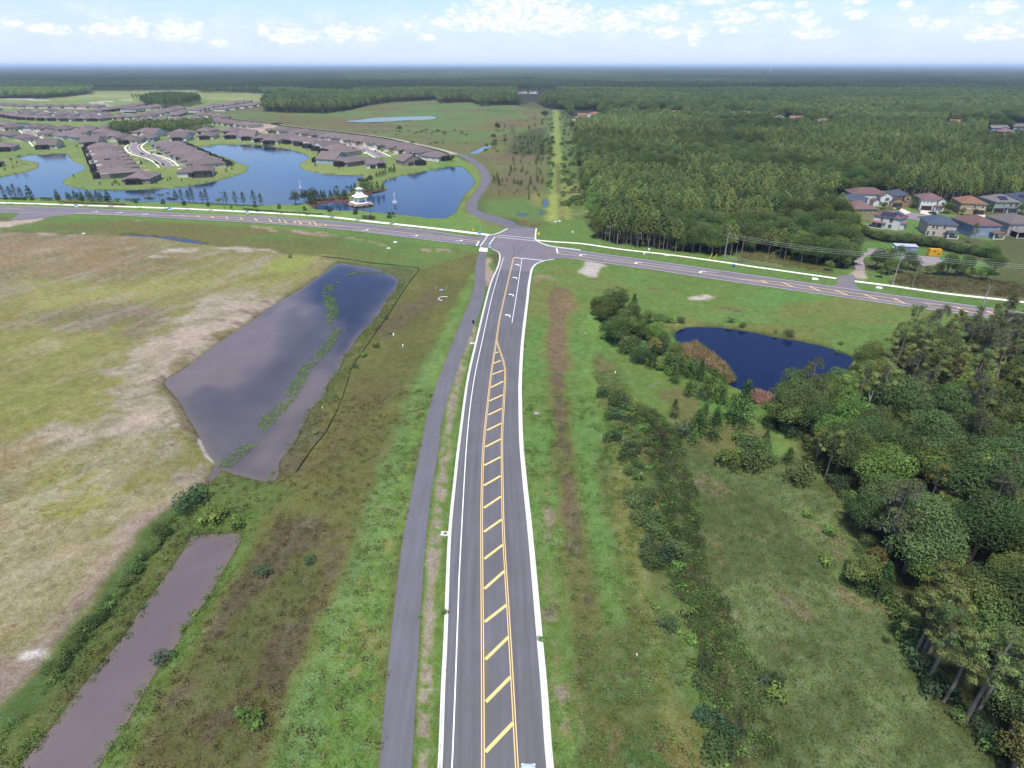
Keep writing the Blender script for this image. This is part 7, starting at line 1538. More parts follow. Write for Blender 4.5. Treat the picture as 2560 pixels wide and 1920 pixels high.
# ------------------------------------------------------------------ the wood in the foreground right
woods_w = [U(*p) for p in WOODS]; P = np.array(woods_w)
def wood_scatter(step, kinds, smin, smax, dens, seed):
    xs, ys = jgrid(P[:, 0].min(), min(P[:, 0].max(), 330), max(20, P[:, 1].min()), P[:, 1].max(), step, .9)
    k = pip(xs, ys, woods_w) & (poly_sd(xs, ys, woods_w) > 1.0) & (nrg.rand(len(xs)) < dens); xs, ys = xs[k], ys[k]
    u, v = proj(xs, ys); k = (u < 2800) & (v < 2300); return xs[k], ys[k]
GW = 'trees of the near wood'
special = [('oak', 1, ('c3', 1470, 300), 1.25, 'bright green rounded oak at the meadow edge of the near wood'), ('oak', 2, ('c3', 1900, 420), 1.15, 'largest dark domed oak of the near wood'), ('bigpine', 2, ('c3', 1492, 640), 1.05, 'moss-hung leaning pine with bare lower trunk in front of the wood'),
           ('oak', 4, ('c3', 1390, 480), .85, 'small dark oak beside the moss-hung pine'), ('bigpine', 3, ('c3', 1655, 1112), .95, 'outermost of three yellow-green pines on the meadow corner'), ('bigpine', 1, ('c3', 1692, 1125), 1.0, 'middle of three yellow-green pines on the meadow corner'), ('bigpine', 3, ('c3', 1735, 1090), 1.0, 'innermost of three yellow-green pines on the meadow corner'),
           ('bigpine', 0, ('c3', 1724, 1228), .8, 'slanting pine with thin bare trunk low on the meadow edge'), ('bigpine', 1, ('c3', 1812, 1328), .85, 'pale-trunked pine beside the meadow, lower right'), ('bigpine', 0, ('c3', 1916, 1425), .95, 'tall two-stemmed pine at the dark gap, lower right'), ('bigpine', 0, ('c3', 1965, 1400), .9, 'pine close behind the two-stemmed one, lower right'),
           ('young', 2, ('c3', 1475, 815), 1.1, 'pale young conifer standing alone before the wood'), ('oak', 3, ('c3', 1400, 760), .8, 'blue-green bushy oak behind the pale young conifer'), ('bigpine', 3, ('c3', 1160, 155), .7, 'small bare-stemmed pine at the upper wood edge'), ('bigpine', 1, ('c3', 1215, 215), .75, 'slanting small pine beside the bright oak'),
           ('oak', 5, ('c4', 1430, 560), 1.2, 'pale olive tree overhanging the corner of the blue pond'), ('oak', 0, ('c4', 1000, 745), .95, 'broad low tree at the pond foot beside the pink reeds'), ('oak', 4, ('c4', 1140, 770), .95, 'dark tree next to the broad low tree at the pond foot'), ('oak', 1, ('c4', 1850, 690), 1.2, 'bright domed oak in the middle of the near wood'),
           ('bigpine', 2, ('c4', 1870, 830), 1.1, 'grey-green mossy pine rising over the middle of the near wood')]
used = []
for kd, kk, q, s_, lab in special:
    x, y = W1(*q); plant(kd, kk, x, y, s_, 'oak_tree' if kd == 'oak' else 'pine_tree', lab, 'tree', GW, 0); used.append((x, y, 2.6))
xs, ys = wood_scatter(5.0, None, 0, 0, .97, 1); cnt = {}
def zone_lab(x, y, what):
    u, v = proj(x, y)
    z_ = 'beside the blue pond' if u < 2180 and v < 1120 else 'on the road side' if v < 980 else 'at the right frame edge' if u > 2420 and v < 1400 else 'in the lower right corner' if v > 1450 else 'on the meadow side' if u < 2230 else 'in the middle'
    cnt[(what, z_)] = cnt.get((what, z_), 0) + 1
    return f'{what}, {ordn(cnt[(what, z_)])} from the front {z_} of the near wood'
for x, y in sorted(zip(xs, ys), key=lambda p_: p_[1]):
    x, y = float(x), float(y)
    if any((x - a) ** 2 + (y - b_) ** 2 < c * c for a, b_, c in used): continue
    u, v = proj(x, y)
    far_pine = u > 2150 and v < 1080 and u + v * .3 > 2480
    if rng.random() < (.62 if far_pine else .12): kk = rng.choice((0, 1, 2, 3)); plant('bigpine', kk, x, y, rng.uniform(.8, 1.05), 'pine_tree', zone_lab(x, y, ('tall pine', 'pale green pine', 'mossy pine', 'olive pine')[kk]), 'tree', GW, 0)
    else: kk = rng.choice((0, 0, 2, 2, 3, 4, 4, 5, 1)); plant('oak', kk, x, y, rng.uniform(.7, 1.1), 'oak_tree', zone_lab(x, y, ('green oak', 'bright oak', 'large dark oak', 'small green oak', 'dark oak', 'small olive oak')[kk]), 'tree', GW, 0)
for q, s_, lab in ((('c4', 1375, 780), 1.0, 'bare dead tree leaning in the upper part of the near wood'), (('f2', 1830, 1080), .9, 'white dead snag with forked limbs at the right of the near wood'), (('f2', 1700, 1090), .8, 'grey broken snag beside the white snag'), (('f2', 1150, 480), .9, 'bare grey tree near the road side of the wood'), (('f2', 1720, 160), 1.0, 'bare grey tree in front of the road')):
    x, y = W1(*q); thing('dead_tree', (x, y, 0), rng.uniform(0, 6), s_, [('trunk', dead_tree(11))], lab, 'dead tree', 'dead trees of the near wood')
# understorey at the wood's edge
ed = [U(*p) for p in WOODS[2:18]]; E_ = resample(ed, 64)
for i, (x, y) in enumerate(E_):
    if y < 40: continue
    plant('shrub', rng.randrange(4), float(x) + rng.uniform(-.5, 2.5), float(y) + rng.uniform(-1, 1), rng.uniform(.7, 1.3), 'edge_shrub', f'leafy shrub fringing the near wood, {ordn(i + 1)} along its edge from the pond', 'shrub', 'shrubs fringing the near wood', 0)
# ------------------------------------------------------------------ the scrub line west of the blue pond
GS = 'scrub between ditch and blue pond'
lst = [('oak',4,('d1',640,830),.75,'tallest dark tree of the scrub line'),('oak',0,('d1',560,900),.6,'tree on the west flank of the scrub line'),('young',2,('d1',805,860),.95,'lone dark conifer at the top of the scrub line'),('oak',3,('d1',720,1010),.75,'bushy tree in the middle of the scrub line'),('oak',0,('d1',640,1120),.65,'light green tree low in the scrub line'),
       ('oak',3,('d1',880,1080),.65,'tree east of the scrub middle'),('oak',1,('d1',1040,1110),.6,'light bushy tree on the pond side of the scrub'),('oak',5,('d1',1010,1230),.6,'olive bushy tree at the lower scrub'),('oak',4,('d1',790,930),.6,'brownish dense tree of the scrub'),('shrub',1,('d1',480,830),1.2,'grey-green shrub at the west corner of the scrub'),('shrub',3,('d1',470,760),1.0,'small shrub at the northwest end of the scrub')]
lst += [('shrub',i % 4,q,s_,f'leafy bush, {ordn(i + 1)} in the scrub line') for i,(q,s_) in enumerate([(('d1',940,930),1.1),(('d1',1080,900),.9),(('d1',1200,905),1.0),(('d1',1280,900),.7),(('d1',870,1190),1.2),(('d1',760,1150),1.2),(('d1',960,1330),1.1),(('d1',1120,1220),1.0),(('d1',620,1020),1.3),(('d1',540,1000),1.0),(('d1',1060,1370),1.2),(('d1',1250,1390),1.2),(('d1',1320,1350),1.3),(('d1',1420,1420),1.1),(('d1',1180,1430),1.0),(('d1',830,1300),.9)])]
lst += [('shrub',i % 4,q,s_,f'small bush, {ordn(i + 1)} along the far bank of the blue pond') for i,(q,s_) in enumerate([(('c4',748,215),.9),(('c4',805,232),.6),(('c4',972,262),.6),(('c4',1033,275),.9),(('c4',1300,325),.6),(('c4',1285,352),.5),(('c4',440,210),.7),(('c4',500,215),.6)])]
yp = [(('c4',640,600),1.5),(('c4',700,620),1.1),(('c4',790,740),1.9),(('c4',740,700),1.2),(('c4',575,770),1.5),(('c4',655,800),1.2),(('c4',560,820),.7),(('c4',430,450),1.2),(('c4',350,440),1.1),(('c4',490,480),1.0),(('c4',535,490),1.2),(('c4',590,510),1.0),(('c4',470,520),.7),(('c4',530,580),.9),(('c4',455,510),.7),(('c4',760,960),.7),(('c4',1030,915),.9),(('c4',910,850),.8),(('c4',870,900),.9),(('c4',620,545),.8),(('c4',460,690),.8),(('c4',700,560),.9),(('c4',670,720),1.1),(('c4',605,735),1.0)]
lst += [('young',i % 3,q,s_ * (.75 if i % 3 == 2 else 1),f'young bright pine, {ordn(i + 1)} of those south of the scrub line') for i,(q,s_) in enumerate(yp)]
lst += [('shrub',i % 4,q,s_,f'round bush, {ordn(i + 1)} of those on the south slope of the scrub') for i,(q,s_) in enumerate([(('c4',740,940),1.5),(('c4',850,940),1.4),(('c4',800,900),1.4),(('c4',520,770),1.2),(('c4',945,915),.8),(('c4',1085,1010),1.3),(('c4',690,900),1.0),(('c4',600,590),1.0),(('c4',560,540),.9),(('c4',850,850),1.2),(('c4',780,800),1.1)])]
fill_ = W('d1',(430,760),(560,640),(720,680),(860,860),(1080,900),(1130,1060),(1120,1200),(1440,1380),(1420,1480),(1150,1440),(900,1380),(760,1240),(600,1180),(520,1040),(440,900))
fx_, fy_ = jgrid(min(p_[0] for p_ in fill_), max(p_[0] for p_ in fill_), min(p_[1] for p_ in fill_), max(p_[1] for p_ in fill_), 4.2, .9); k = pip(fx_, fy_, fill_)
for i, (x, y) in enumerate(sorted(zip(fx_[k], fy_[k]), key=lambda p_: -p_[1])):
    if rng.random() < .4: kk = rng.choice((0, 3, 4)); plant('oak', kk, float(x), float(y), rng.uniform(.42, .62), 'scrub_tree', f'low bushy tree, {ordn(i + 1)} from the road in the scrub mass', 'tree', GS)
    else: kk = rng.randrange(4); plant('shrub', kk, float(x), float(y), rng.uniform(1.0, 1.6), 'bush', f'tangled bush, {ordn(i + 1)} from the road in the scrub mass', 'bush', GS)
for kd, kk, q, s_, lab in lst:
    x, y = W1(*q); plant(kd, kk, x, y, s_ * (1.25 if 'far bank' not in lab else 1.0), {'oak': 'scrub_tree', 'young': 'young_pine', 'shrub': 'bush'}[kd], lab, {'oak': 'tree', 'young': 'tree', 'shrub': 'bush'}[kd], GS)
for q, s_, lab in ((('c4', 1122, 1180), .9, 'yellow-topped narrow shrub in the meadow'), (('c4', 1230, 1265), 1.1, 'round dark shrub with yellow top in the meadow'), (('c3', 960, 1300), 1.3, 'olive shrub growing beside the pale fallen branches'), (('c3', 1225, 640), 1.1, 'shrub at the thicket corner of the meadow')):
    x, y = W1(*q); plant('shrub', 2, x, y, s_, 'meadow_shrub', lab, 'shrub', 'single shrubs of the eastern meadow')
GD = 'bushes along the ditch'
for i, (q, s_) in enumerate([(('c2',1540,90),1.6),(('c2',1580,200),1.0),(('c2',1600,280),1.1),(('c2',1640,390),1.1),(('c2',1640,450),1.0),(('c2',1640,560),1.2),(('c2',1620,620),1.0),(('c2',1770,690),.8),(('c2',1680,860),.8),(('c2',1730,960),1.0),(('c2',1830,900),1.0),(('c2',1860,1030),1.0),(('c2',1880,1150),.9),(('c2',2250,1240),1.0),(('c2',1980,1560),.9),(('c2',2000,1640),1.0),(('c2',1950,1360),.7),(('c4',180,690),1.2),(('c4',230,750),1.3),(('c4',150,600),1.0),(('c4',210,640),.9),(('c4',240,880),1.6),(('c4',285,990),1.2),(('c4',340,820),.8)]):
    x, y = W1(*q); plant('shrub', (2, 3, 0, 2)[i % 4], x, y, s_ * .85, 'ditch_bush', f'leafy bush, {ordn(i + 1)} in the line along the dark ditch', 'bush', GD)
bx_, by_ = jgrid(8, 64, 34, 160, 2.6, 1.0); belt = W('c4',(110,560),(260,620),(330,700),(400,800),(450,960),(500,1200),(540,1420),(600,1659),(380,1659),(330,1400),(270,1180),(180,960),(120,760)) + []
belt2 = W('c3',(560,780),(700,1000),(800,1200),(900,1420),(980,1640),(640,1640),(560,1300),(470,1000),(430,780))
k = (pip(bx_, by_, belt) | pip(bx_, by_, belt2)) & (fbm(bx_, by_, 9, 27, 3) > .44); dch = W('c4',(300,660),(350,720),(400,785),(430,900),(480,1060),(490,1240),(505,1400),(550,1540)) + W('c3',(590,800),(640,960),(720,1120),(780,1290),(800,1480),(860,1620))
k &= line_d(bx_, by_, dch) > 1.1
for i, (x, y) in enumerate(sorted(zip(bx_[k], by_[k]), key=lambda p_: -p_[1])[:195]): plant('shrub', rng.choice((0, 1, 1, 2, 3)), float(x), float(y), rng.uniform(.5, 1.15), 'ditch_bush', f'low bush, {ordn(i + 1) if i < 99 else "farther, " + ordn(i - 98)} from the pond end of the ditch thicket', 'bush', GD, 0)
# ------------------------------------------------------------------ scrub of the middle meadow and the corridor
GM = 'young pines of the middle meadow'
pines_m = []
for box, n_ in ((((210,1250),(700,1480)), 16), (((420,1100),(1000,1330)), 26), (((500,900),(1020,1050)), 14), (((420,440),(580,620)), 12), (((560,620),(1140,880)), 60), (((740,280),(1100,520)), 22), (((780,1400),(960,1560)), 7)):
    for _ in range(n_): pines_m.append(W1('d7', rng.uniform(box[0][0], box[1][0]), rng.uniform(box[0][1], box[1][1])))
ZN = ['before the footbridge puddles', 'left of the corridor, mid meadow', 'below the thicket', 'near the lone oak', 'inside the dark thicket', 'at the top of the corridor', 'by the yellow grass']
ZN[0] = 'beside the north lane bend'
for i, (x, y) in enumerate(pines_m): plant('young', rng.randrange(3), x, y, rng.uniform(.4, .85), 'young_pine', (lambda k_: f'young pine {ZN[k_[0]]}, {ordn(k_[1])} of its patch')(next((j_, i - a_ + 1) for j_, (a_, b_) in enumerate(((0, 16), (16, 42), (42, 56), (56, 68), (68, 128), (128, 150), (150, 157))) if a_ <= i < b_)), 'tree', GM, 0)
GB = 'bushes of the middle meadow and corridor'
bm_ = []
for box, n_ in ((((560,620),(1150,880)), 40), (((1060,560),(1160,1400)), 26), (((1280,420),(1480,1350)), 70), (((1300,1350),(1620,1650)), 26), (((1100,230),(1180,560)), 14), (((1240,230),(1420,480)), 20), (((230,500),(440,700)), 14), (((140,720),(320,860)), 10)):
    for _ in range(n_): bm_.append(W1('d7', rng.uniform(box[0][0], box[1][0]), rng.uniform(box[0][1], box[1][1])))
for _ in range(34): bm_.append(W1('d4', rng.uniform(1100, 2100), rng.choice((rng.gauss(285, 14), rng.gauss(300, 12), rng.gauss(395, 12)))))
bz = ['in the dark thicket', 'along the left edge of the corridor', 'along the right edge of the corridor', 'in the yellow grass right of the corridor', 'at the corridor head, left', 'at the corridor head, right', 'around the lone oak', 'beside the creek', 'on the far meadow']
bl_ = np.cumsum([0, 40, 26, 70, 26, 14, 20, 14, 10, 34])
for i, (x, y) in enumerate(bm_): plant('shrub', rng.randrange(4), x, y, rng.uniform(.7, 1.5), 'bush', (lambda j_: f'low bush {bz[j_]}, {ordn(int(i - bl_[j_] + 1))} of that patch')(int(np.searchsorted(bl_, i, 'right') - 1)), 'bush', GB, 0)
for q, kk, s_, lab in ((('d7', 325, 530), 2, .62, 'lone dark round oak in the middle meadow'), (('d4', 1360, 275), 4, .55, 'pale tree above the bushes of the far meadow'), (('d7', 1440, 510), 4, .9, 'round oak beside the clearing at the corridor'), (('d7', 1030, 350), 2, .8, 'dark tree on the left of the corridor head'), (('d7', 430, 720), 0, .5, 'light tree near the creek bend'), (('d7', 1300, 300), 1, .8, 'bright tree on the right of the corridor head'), (('d7', 1380, 280), 0, .8, 'tree beside the pasture at the corridor head')):
    x, y = W1(*q); plant('oak', kk, x, y, s_ * 1.3, 'oak_tree', lab, 'tree', 'single trees of the middle meadow', 0)
# ------------------------------------------------------------------ hedges and bushes of the equipment yard
GH = 'tall hedge behind the equipment yard'
hl_ = smooth(W('d5',(330,760),(480,870),(600,930),(760,975),(900,1000),(1150,1010),(1400,1050),(1650,1100),(1900,1150),(2150,1190),(2400,1230)), 4); Hp = resample(hl_, 34)
for i, (x, y) in enumerate(Hp):
    for dy in (0, 3.4): plant('hedge', (i + (2 if dy else 0)) % 3, float(x) + rng.uniform(-.6, .6), float(y) + dy + rng.uniform(-.5, .5), rng.uniform(.9, 1.15), 'hedge_bush', f'dense dark bush, {ordn(i + 1)} from the left in the {"back" if dy else "front"} line of the yard hedge', 'bush', GH, 0)
x, y = W1('d5', 2075, 1010); plant('fpine', 2, x, y, .62, 'cedar_tree', 'dark pointed cedar rising from the hedge by the blue house', 'tree', None, 0)
GY = 'bushes in front of the equipment yard'
for i, (q, s_, kd, kk) in enumerate([((650,1390),1.05,'oak',4),((760,1420),.85,'oak',2),((850,1480),.8,'oak',0),((980,1450),.75,'oak',4),((720,1520),.6,'oak',3),((1010,1200),.55,'oak',0),((900,1180),.5,'oak',3),((1130,1400),.72,'oak',2),((1230,1420),.6,'oak',4),((1420,1470),.55,'oak',3),((1560,1480),.6,'oak',0),((1700,1490),.85,'oak',2),((1840,1500),.85,'oak',4),((1960,1490),.8,'oak',2),((2080,1520),.6,'oak',3),((2200,1560),.6,'oak',0),((2300,1560),.7,'oak',4),((2400,1480),.8,'oak',2),((2380,1300),.8,'oak',0),((2300,1180),.8,'oak',1)]):
    x, y = W1('d5', *q); plant(kd, kk, x, y, s_ * .78, 'yard_tree', f'leafy bushy tree, {ordn(i + 1)} from the drive in the screen before the equipment yard', 'tree', GY, 0)
GK = 'trees between pine plantation and service drive'
for i, (q, s_, kk) in enumerate([((0,1150),1.0,4),((120,1180),.95,2),((220,1250),.9,0),((300,1330),.8,4),((60,1330),.8,2),((180,1390),.75,3),((260,1150),.8,0),((320,1060),.85,4),((380,980),.7,5),((180,980),1.0,2),((60,900),1.0,0),((240,860),.9,4),((60,740),1.0,1),((160,700),.95,2),((60,580),.9,4),((-60,680),1.0,0),((-120,850),1.0,4),((-160,1050),1.0,2),((-100,1230),.9,3),((-200,1300),.8,0),((-60,1420),.6,3),((330,760),.8,0)]):
    x, y = W1('d5', *q); plant('oak', kk, x, y, s_ * .9, 'broadleaf_tree', f'dark broadleaf tree, {ordn(i + 1)} of the clump between the plantation and the service drive', 'tree', GK, 0)
for q, s_, kd, lab in ((('d5', 1720, 560), .75, 'oak', 'round garden tree between the white and tan houses'), (('d5', 1215, 480), .5, 'oak', 'small garden tree beside the garage wing'), (('d6', 1100, 690), .45, 'oak', 'garden shrub tree before the tan house'), (('d6', 1290, 680), .5, 'oak', 'garden tree right of the garden palm'), (('d6', 1600, 640), .4, 'oak', 'low garden bush beside the sage house'), (('d6', 2140, 680), .6, 'oak', 'garden tree at the corner of the sage house'), (('d5', 760, 500), .5, 'oak', 'garden bush beside the khaki house'), (('d5', 980, 545), .4, 'oak', 'garden bush behind the solar roof')):
    x, y = W1(*q); plant('oak', rng.choice((0, 3)), x, y, s_ * 1.05, 'garden_tree', lab, 'tree', 'garden trees of the eastern close', 0)
for q, lab in ((('d6', 1140, 640), 'garden palm in front of the tan house'), (('d5', 1210, 470), 'garden palm beside the brown garage house')):
    x, y = W1(*q); plant('palm', 0, x, y, 1.0, 'palm_tree', lab, 'palm tree', 'garden palms of the eastern close', 0)
# ------------------------------------------------------------------ planting along the lake bank
GT = 'street trees along the western sidewalk'
st = [('cL',55,168),('cL',237,172),('cL',412,172),('cL',580,180),('cL',752,186),('cL',950,197),('cL',1140,202),('cL',1284,208),('cL',1448,212),('cL',1604,216),('cL',1772,222),('cL',1938,232),('cL',2113,245),('d4',662,1140),('d4',926,1168),('d4',1262,1205)]
desc = ['first from the frame edge', 'second from the frame edge', 'before the flower bed', 'at the flower bed', 'past the flower bed', 'by the low round bushes', 'beside the second board', 'before the slim pines', 'under the lamp post', 'smallest, past the lamp post', 'by the third board', 'second along the low hedge', 'third along the low hedge', 'before the boulder gazebo', 'next to the pipe risers', 'by the fountain pond']
for i, q in enumerate(st): x, y = W1(*q); plant('street', 0, x, y, 1.3 * (1.0, .95, 1.1, 1.05, 1.15, 1.05, 1.05, .95, .9, .55, .95, .95, .95, 1.2, 1.2, 1.15)[i], 'street_tree', 'round clipped street tree, ' + desc[i], 'tree', GT, 0)
GL2 = 'slim pines on the lake bank'
for i, q in enumerate([('cL',35,125),('cL',80,125),('cL',115,125),('cL',155,128),('d3',700,1590),('d3',800,1590),('d3',860,1590),('d3',1000,1595),('d3',1070,1598),('d3',1360,1610),('d3',1500,1620),('d3',1620,1625),('d3',1780,1635),('d3',1880,1640)]):
    x, y = W1(*q); plant('slim', i % 2, x, y, rng.uniform(1.2, 1.4), 'slim_pine', f'slender young pine, {ordn(i + 1)} from the left on the lake bank', 'tree', GL2, 0)
GL3 = 'evergreens of the lake bank'
for i, (q, kd, s_) in enumerate([(('cL',215,135),'cone',1.7),(('cL',408,150),'cone',1.4),(('cL',475,140),'cone',1.0),(('cL',490,142),'cone',.9),(('cL',525,140),'cone',1.2),(('cL',550,142),'cone',1.0),(('cL',575,144),'cone',1.1),(('cL',620,146),'cone',1.4),(('cL',640,148),'cone',1.2),(('cL',680,148),'cone',1.3),(('cL',705,150),'cone',1.2),(('cL',755,152),'cone',1.4),(('cL',1222,143),'cone',1.3)]):
    x, y = W1(*q); plant(kd, 0, x, y, s_ * 1.25, 'conical_evergreen', f'narrow conical evergreen, {ordn(i - 1)} behind the flower bed of the lake bank' if i not in (0, 1, 12) else ('tall conical evergreen left of the round bushes', 'conical evergreen just before the flower bed', 'dark conical evergreen between palms and slim pines')[(0, 1, 12).index(i)], 'tree', GL3, 0)
for q, s_, lab in ((('cL', 808, 150), 1.5, 'pale round willow-like bush past the flower bed'), (('cL', 1507, 152), 1.6, 'pale round willow-like bush beside the tall lamp post')):
    x, y = W1(*q); plant('shrub', 2, x, y, s_, 'round_bush', lab, 'bush', 'pale round bushes on the lake bank', 0)
GR2 = 'round bushes on the lake bank'
for i, q in enumerate([(300,140),(320,140),(350,143),(880,148),(915,152),(955,148),(1020,140),(1040,140),(1170,143),(1190,146),(1050,142),(1205,148),(170,138),(130,136),(100,136)]):
    x, y = W1('cL', *q); plant('shrub', 1, x, y, .8, 'round_bush', f'low round dark bush, {ordn(i + 1)} of those on the lake bank', 'bush', GR2, 0)
for i, q in enumerate([(1000,138),(1040,138),(1078,140),(1130,143),(1172,143),(1105,142)]): x, y = W1('cL', *q); plant('palm', i, x, y, .85, 'palm_tree', f'cabbage palm, {ordn(i + 1)} from the left in the bank group before the tongue', 'palm tree', 'palms on the lake bank', 0)
for i, q in enumerate([(1070,335),(1220,325)]): x, y = W1('cG', *q); plant('palm', i, x, y, 1.25 if i else 1.05, 'palm_tree', ('left palm behind the gazebo bed', 'taller right palm behind the gazebo bed')[i], 'palm tree', 'palms behind the gazebo', 0)
for i, (q, s_) in enumerate([((497,450),1.0),((630,415),.95),((750,395),.95)]): x, y = W1('cG', *q); plant('bench_oak', i, x, y, s_ * 1.25, 'oak_tree', ('spreading oak nearest the road left of the gazebo', 'middle oak of three left of the gazebo', 'oak of three closest to the cone shrubs')[i], 'tree', 'oaks left of the gazebo', 0)
GC = 'clipped shrubs around the gazebo'
for i, (q, s_) in enumerate([((700,440),1.2),((740,415),1.1),((800,400),1.15),((860,395),1.2),((900,390),1.15),((985,385),1.15),((1090,375),1.15),((1040,350),1.0),((1150,380),1.05),((1190,370),1.1),((1170,345),.9),((680,425),1.0),((760,435),.9),((1275,300),1.1),((1320,270),1.1),((1470,270),1.1),((1555,275),1.1),((1630,265),1.25),((1700,258),.95),((1510,250),1.1),((1440,230),.9),((1400,255),1.0)]):
    x, y = W1('cG', *q); plant('cone', 0, x, y, s_ * 1.3, 'clipped_shrub', f'dense clipped evergreen, {ordn(i + 1)} of the bark bed around the gazebo', 'shrub', GC, .0)
for i, (q, s_) in enumerate([((1420,180),.8),((1380,160),.7),((1530,150),.85),((1480,165),.7)]): x, y = W1('cG', *q); plant('bench_oak', i, x, y, s_, 'oak_tree', f'grey-green tree, {ordn(i + 1)} of four at the root of the dam', 'tree', 'trees on the dam', 0)
for i, q in enumerate([(1130,735),(1160,725),(1190,718),(1215,705),(1255,690),(1275,680),(1305,672),(1300,690)]): x, y = W1('d4', *q); plant('cone', 0, x, y, 1.1, 'clipped_shrub', f'small clipped evergreen, {ordn(i + 1)} from the water in the line across the dam lawn', 'shrub', 'clipped evergreens on the dam lawn', 0)
for i, q in enumerate([(1440,640),(1560,650),(1530,645)]): x, y = W1('cG', *q); plant('shrub', 1, x, y, .75, 'round_bush', ('left round shrub by the pump box', 'right round shrub by the pump box', 'middle round shrub by the pump box')[i], 'bush', 'round shrubs by the pump box', 0)
x, y = W1('cG', 1840, 620); plant('bench_oak', 0, x, y, .45, 'small_tree', 'thin pale young tree on the bank by the fountain', 'tree', None, 0)
def hedge_line(name, pts, n_, s_, lab, cat='hedge'):
    P = resample(pts, n_); o = thing(name, (P[0][0], P[0][1], 0), 0, 1, [], lab, cat); cr, tr = V['shrub'][0]; Cs = []
    xs_ = nrg.uniform(0, len(P) - 1, n_ * 60); i_ = xs_.astype(int); f_ = xs_ - i_; Q = P[i_] * (1 - f_)[:, None] + P[np.minimum(i_ + 1, len(P) - 1)] * f_[:, None]
    C_ = np.c_[Q[:, 0] - P[0][0] + nrg.normal(0, s_ * .5, len(Q)), Q[:, 1] - P[0][1] + nrg.normal(0, s_ * .5, len(Q)), nrg.uniform(0, s_ * 1.1, len(Q))]
    link('foliage', leaves('foliage', C_, unit(len(Q)) + np.array([0, 0, .8]), nrg.uniform(.25, .5, len(Q)), colvar(len(Q), G_olive if 'bed' in name else G_dark, .25), M_leaf), o)
hedge_line('low_hedge', W('cL',(1680,205),(1780,212),(1940,226),(2110,236),(2230,243)), 40, .8, 'low clipped hedge between gazebo lawn and sidewalk')
hedge_line('flower_bed', W('cL',(440,155),(560,160),(700,165),(860,172)), 36, .6, 'low bronze-leaved flower bed beside the sidewalk', 'flower bed')
hedge_line('bank_hedge', W('d3',(660,1605),(900,1612),(1150,1622),(1450,1640),(1850,1655)), 36, .6, 'low dark hedge along the foot of the slim pines')
hedge_line('bank_hedge', W('d2',(-60,1545),(200,1545),(390,1552)), 20, .6, 'low dark hedge at the western end of the lake bank')
# yards of the lake town
GQ = 'garden trees of the lake town'
for i, q in enumerate([('d2',1500,1330),('d2',1110,1220),('d2',80,1120),('d2',200,1090),('d3',1470,1030),('d3',1440,1110),('d3',1355,1140),('d3',480,1280),('d3',520,1260),('d3',690,1280),('d3',310,1320),('d2',1690,1350),('d2',1720,1320),('d2',1750,1310),('d2',1790,1345),('d4',750,650),('d4',515,625),('d4',540,520),('d4',1830,520),('d4',1800,545),('d4',1180,570),('d4',1300,625)]):
    x, y = W1(*q); plant('cone', 0, x, y, rng.uniform(.55, .8), 'garden_shrub', f'small dark pointed shrub, {ordn(i + 1)} on the shore lawns of the lake town', 'shrub', GQ, 0)
for i, q in enumerate([('d3',310,1060),('d3',340,1060),('d3',420,1100),('d3',90,1060),('d3',120,980),('d3',200,720),('d3',250,900),('d3',640,1010),('d3',770,1040),('d2',2130,1060),('d2',2190,720),('d2',1900,780),('d2',640,560),('d2',760,640),('d2',260,560),('d2',200,1050),('d2',270,1040),('d2',330,1030),('d4',910,510),('d4',1000,500),('d4',1120,500),('d4',1150,505),('d4',1180,500),('d4',870,430),('d4',760,390),('d4',1130,430),('d4',970,590),('d4',1320,490),('d2',1160,790),('d2',1140,560)]):
    x, y = W1(*q); plant('palm' if rng.random() < .3 else 'street', 0, x, y, rng.uniform(.8, 1.3), 'garden_tree', f'small garden tree, {ordn(i + 1)} between the lake town houses', 'tree', GQ, 0)
x, y = W1('d4', 1885, 575); plant('oak', 2, x, y, .45, 'oak_tree', 'dark small tree at the culvert where the berm meets the pond', 'tree', None, 0)
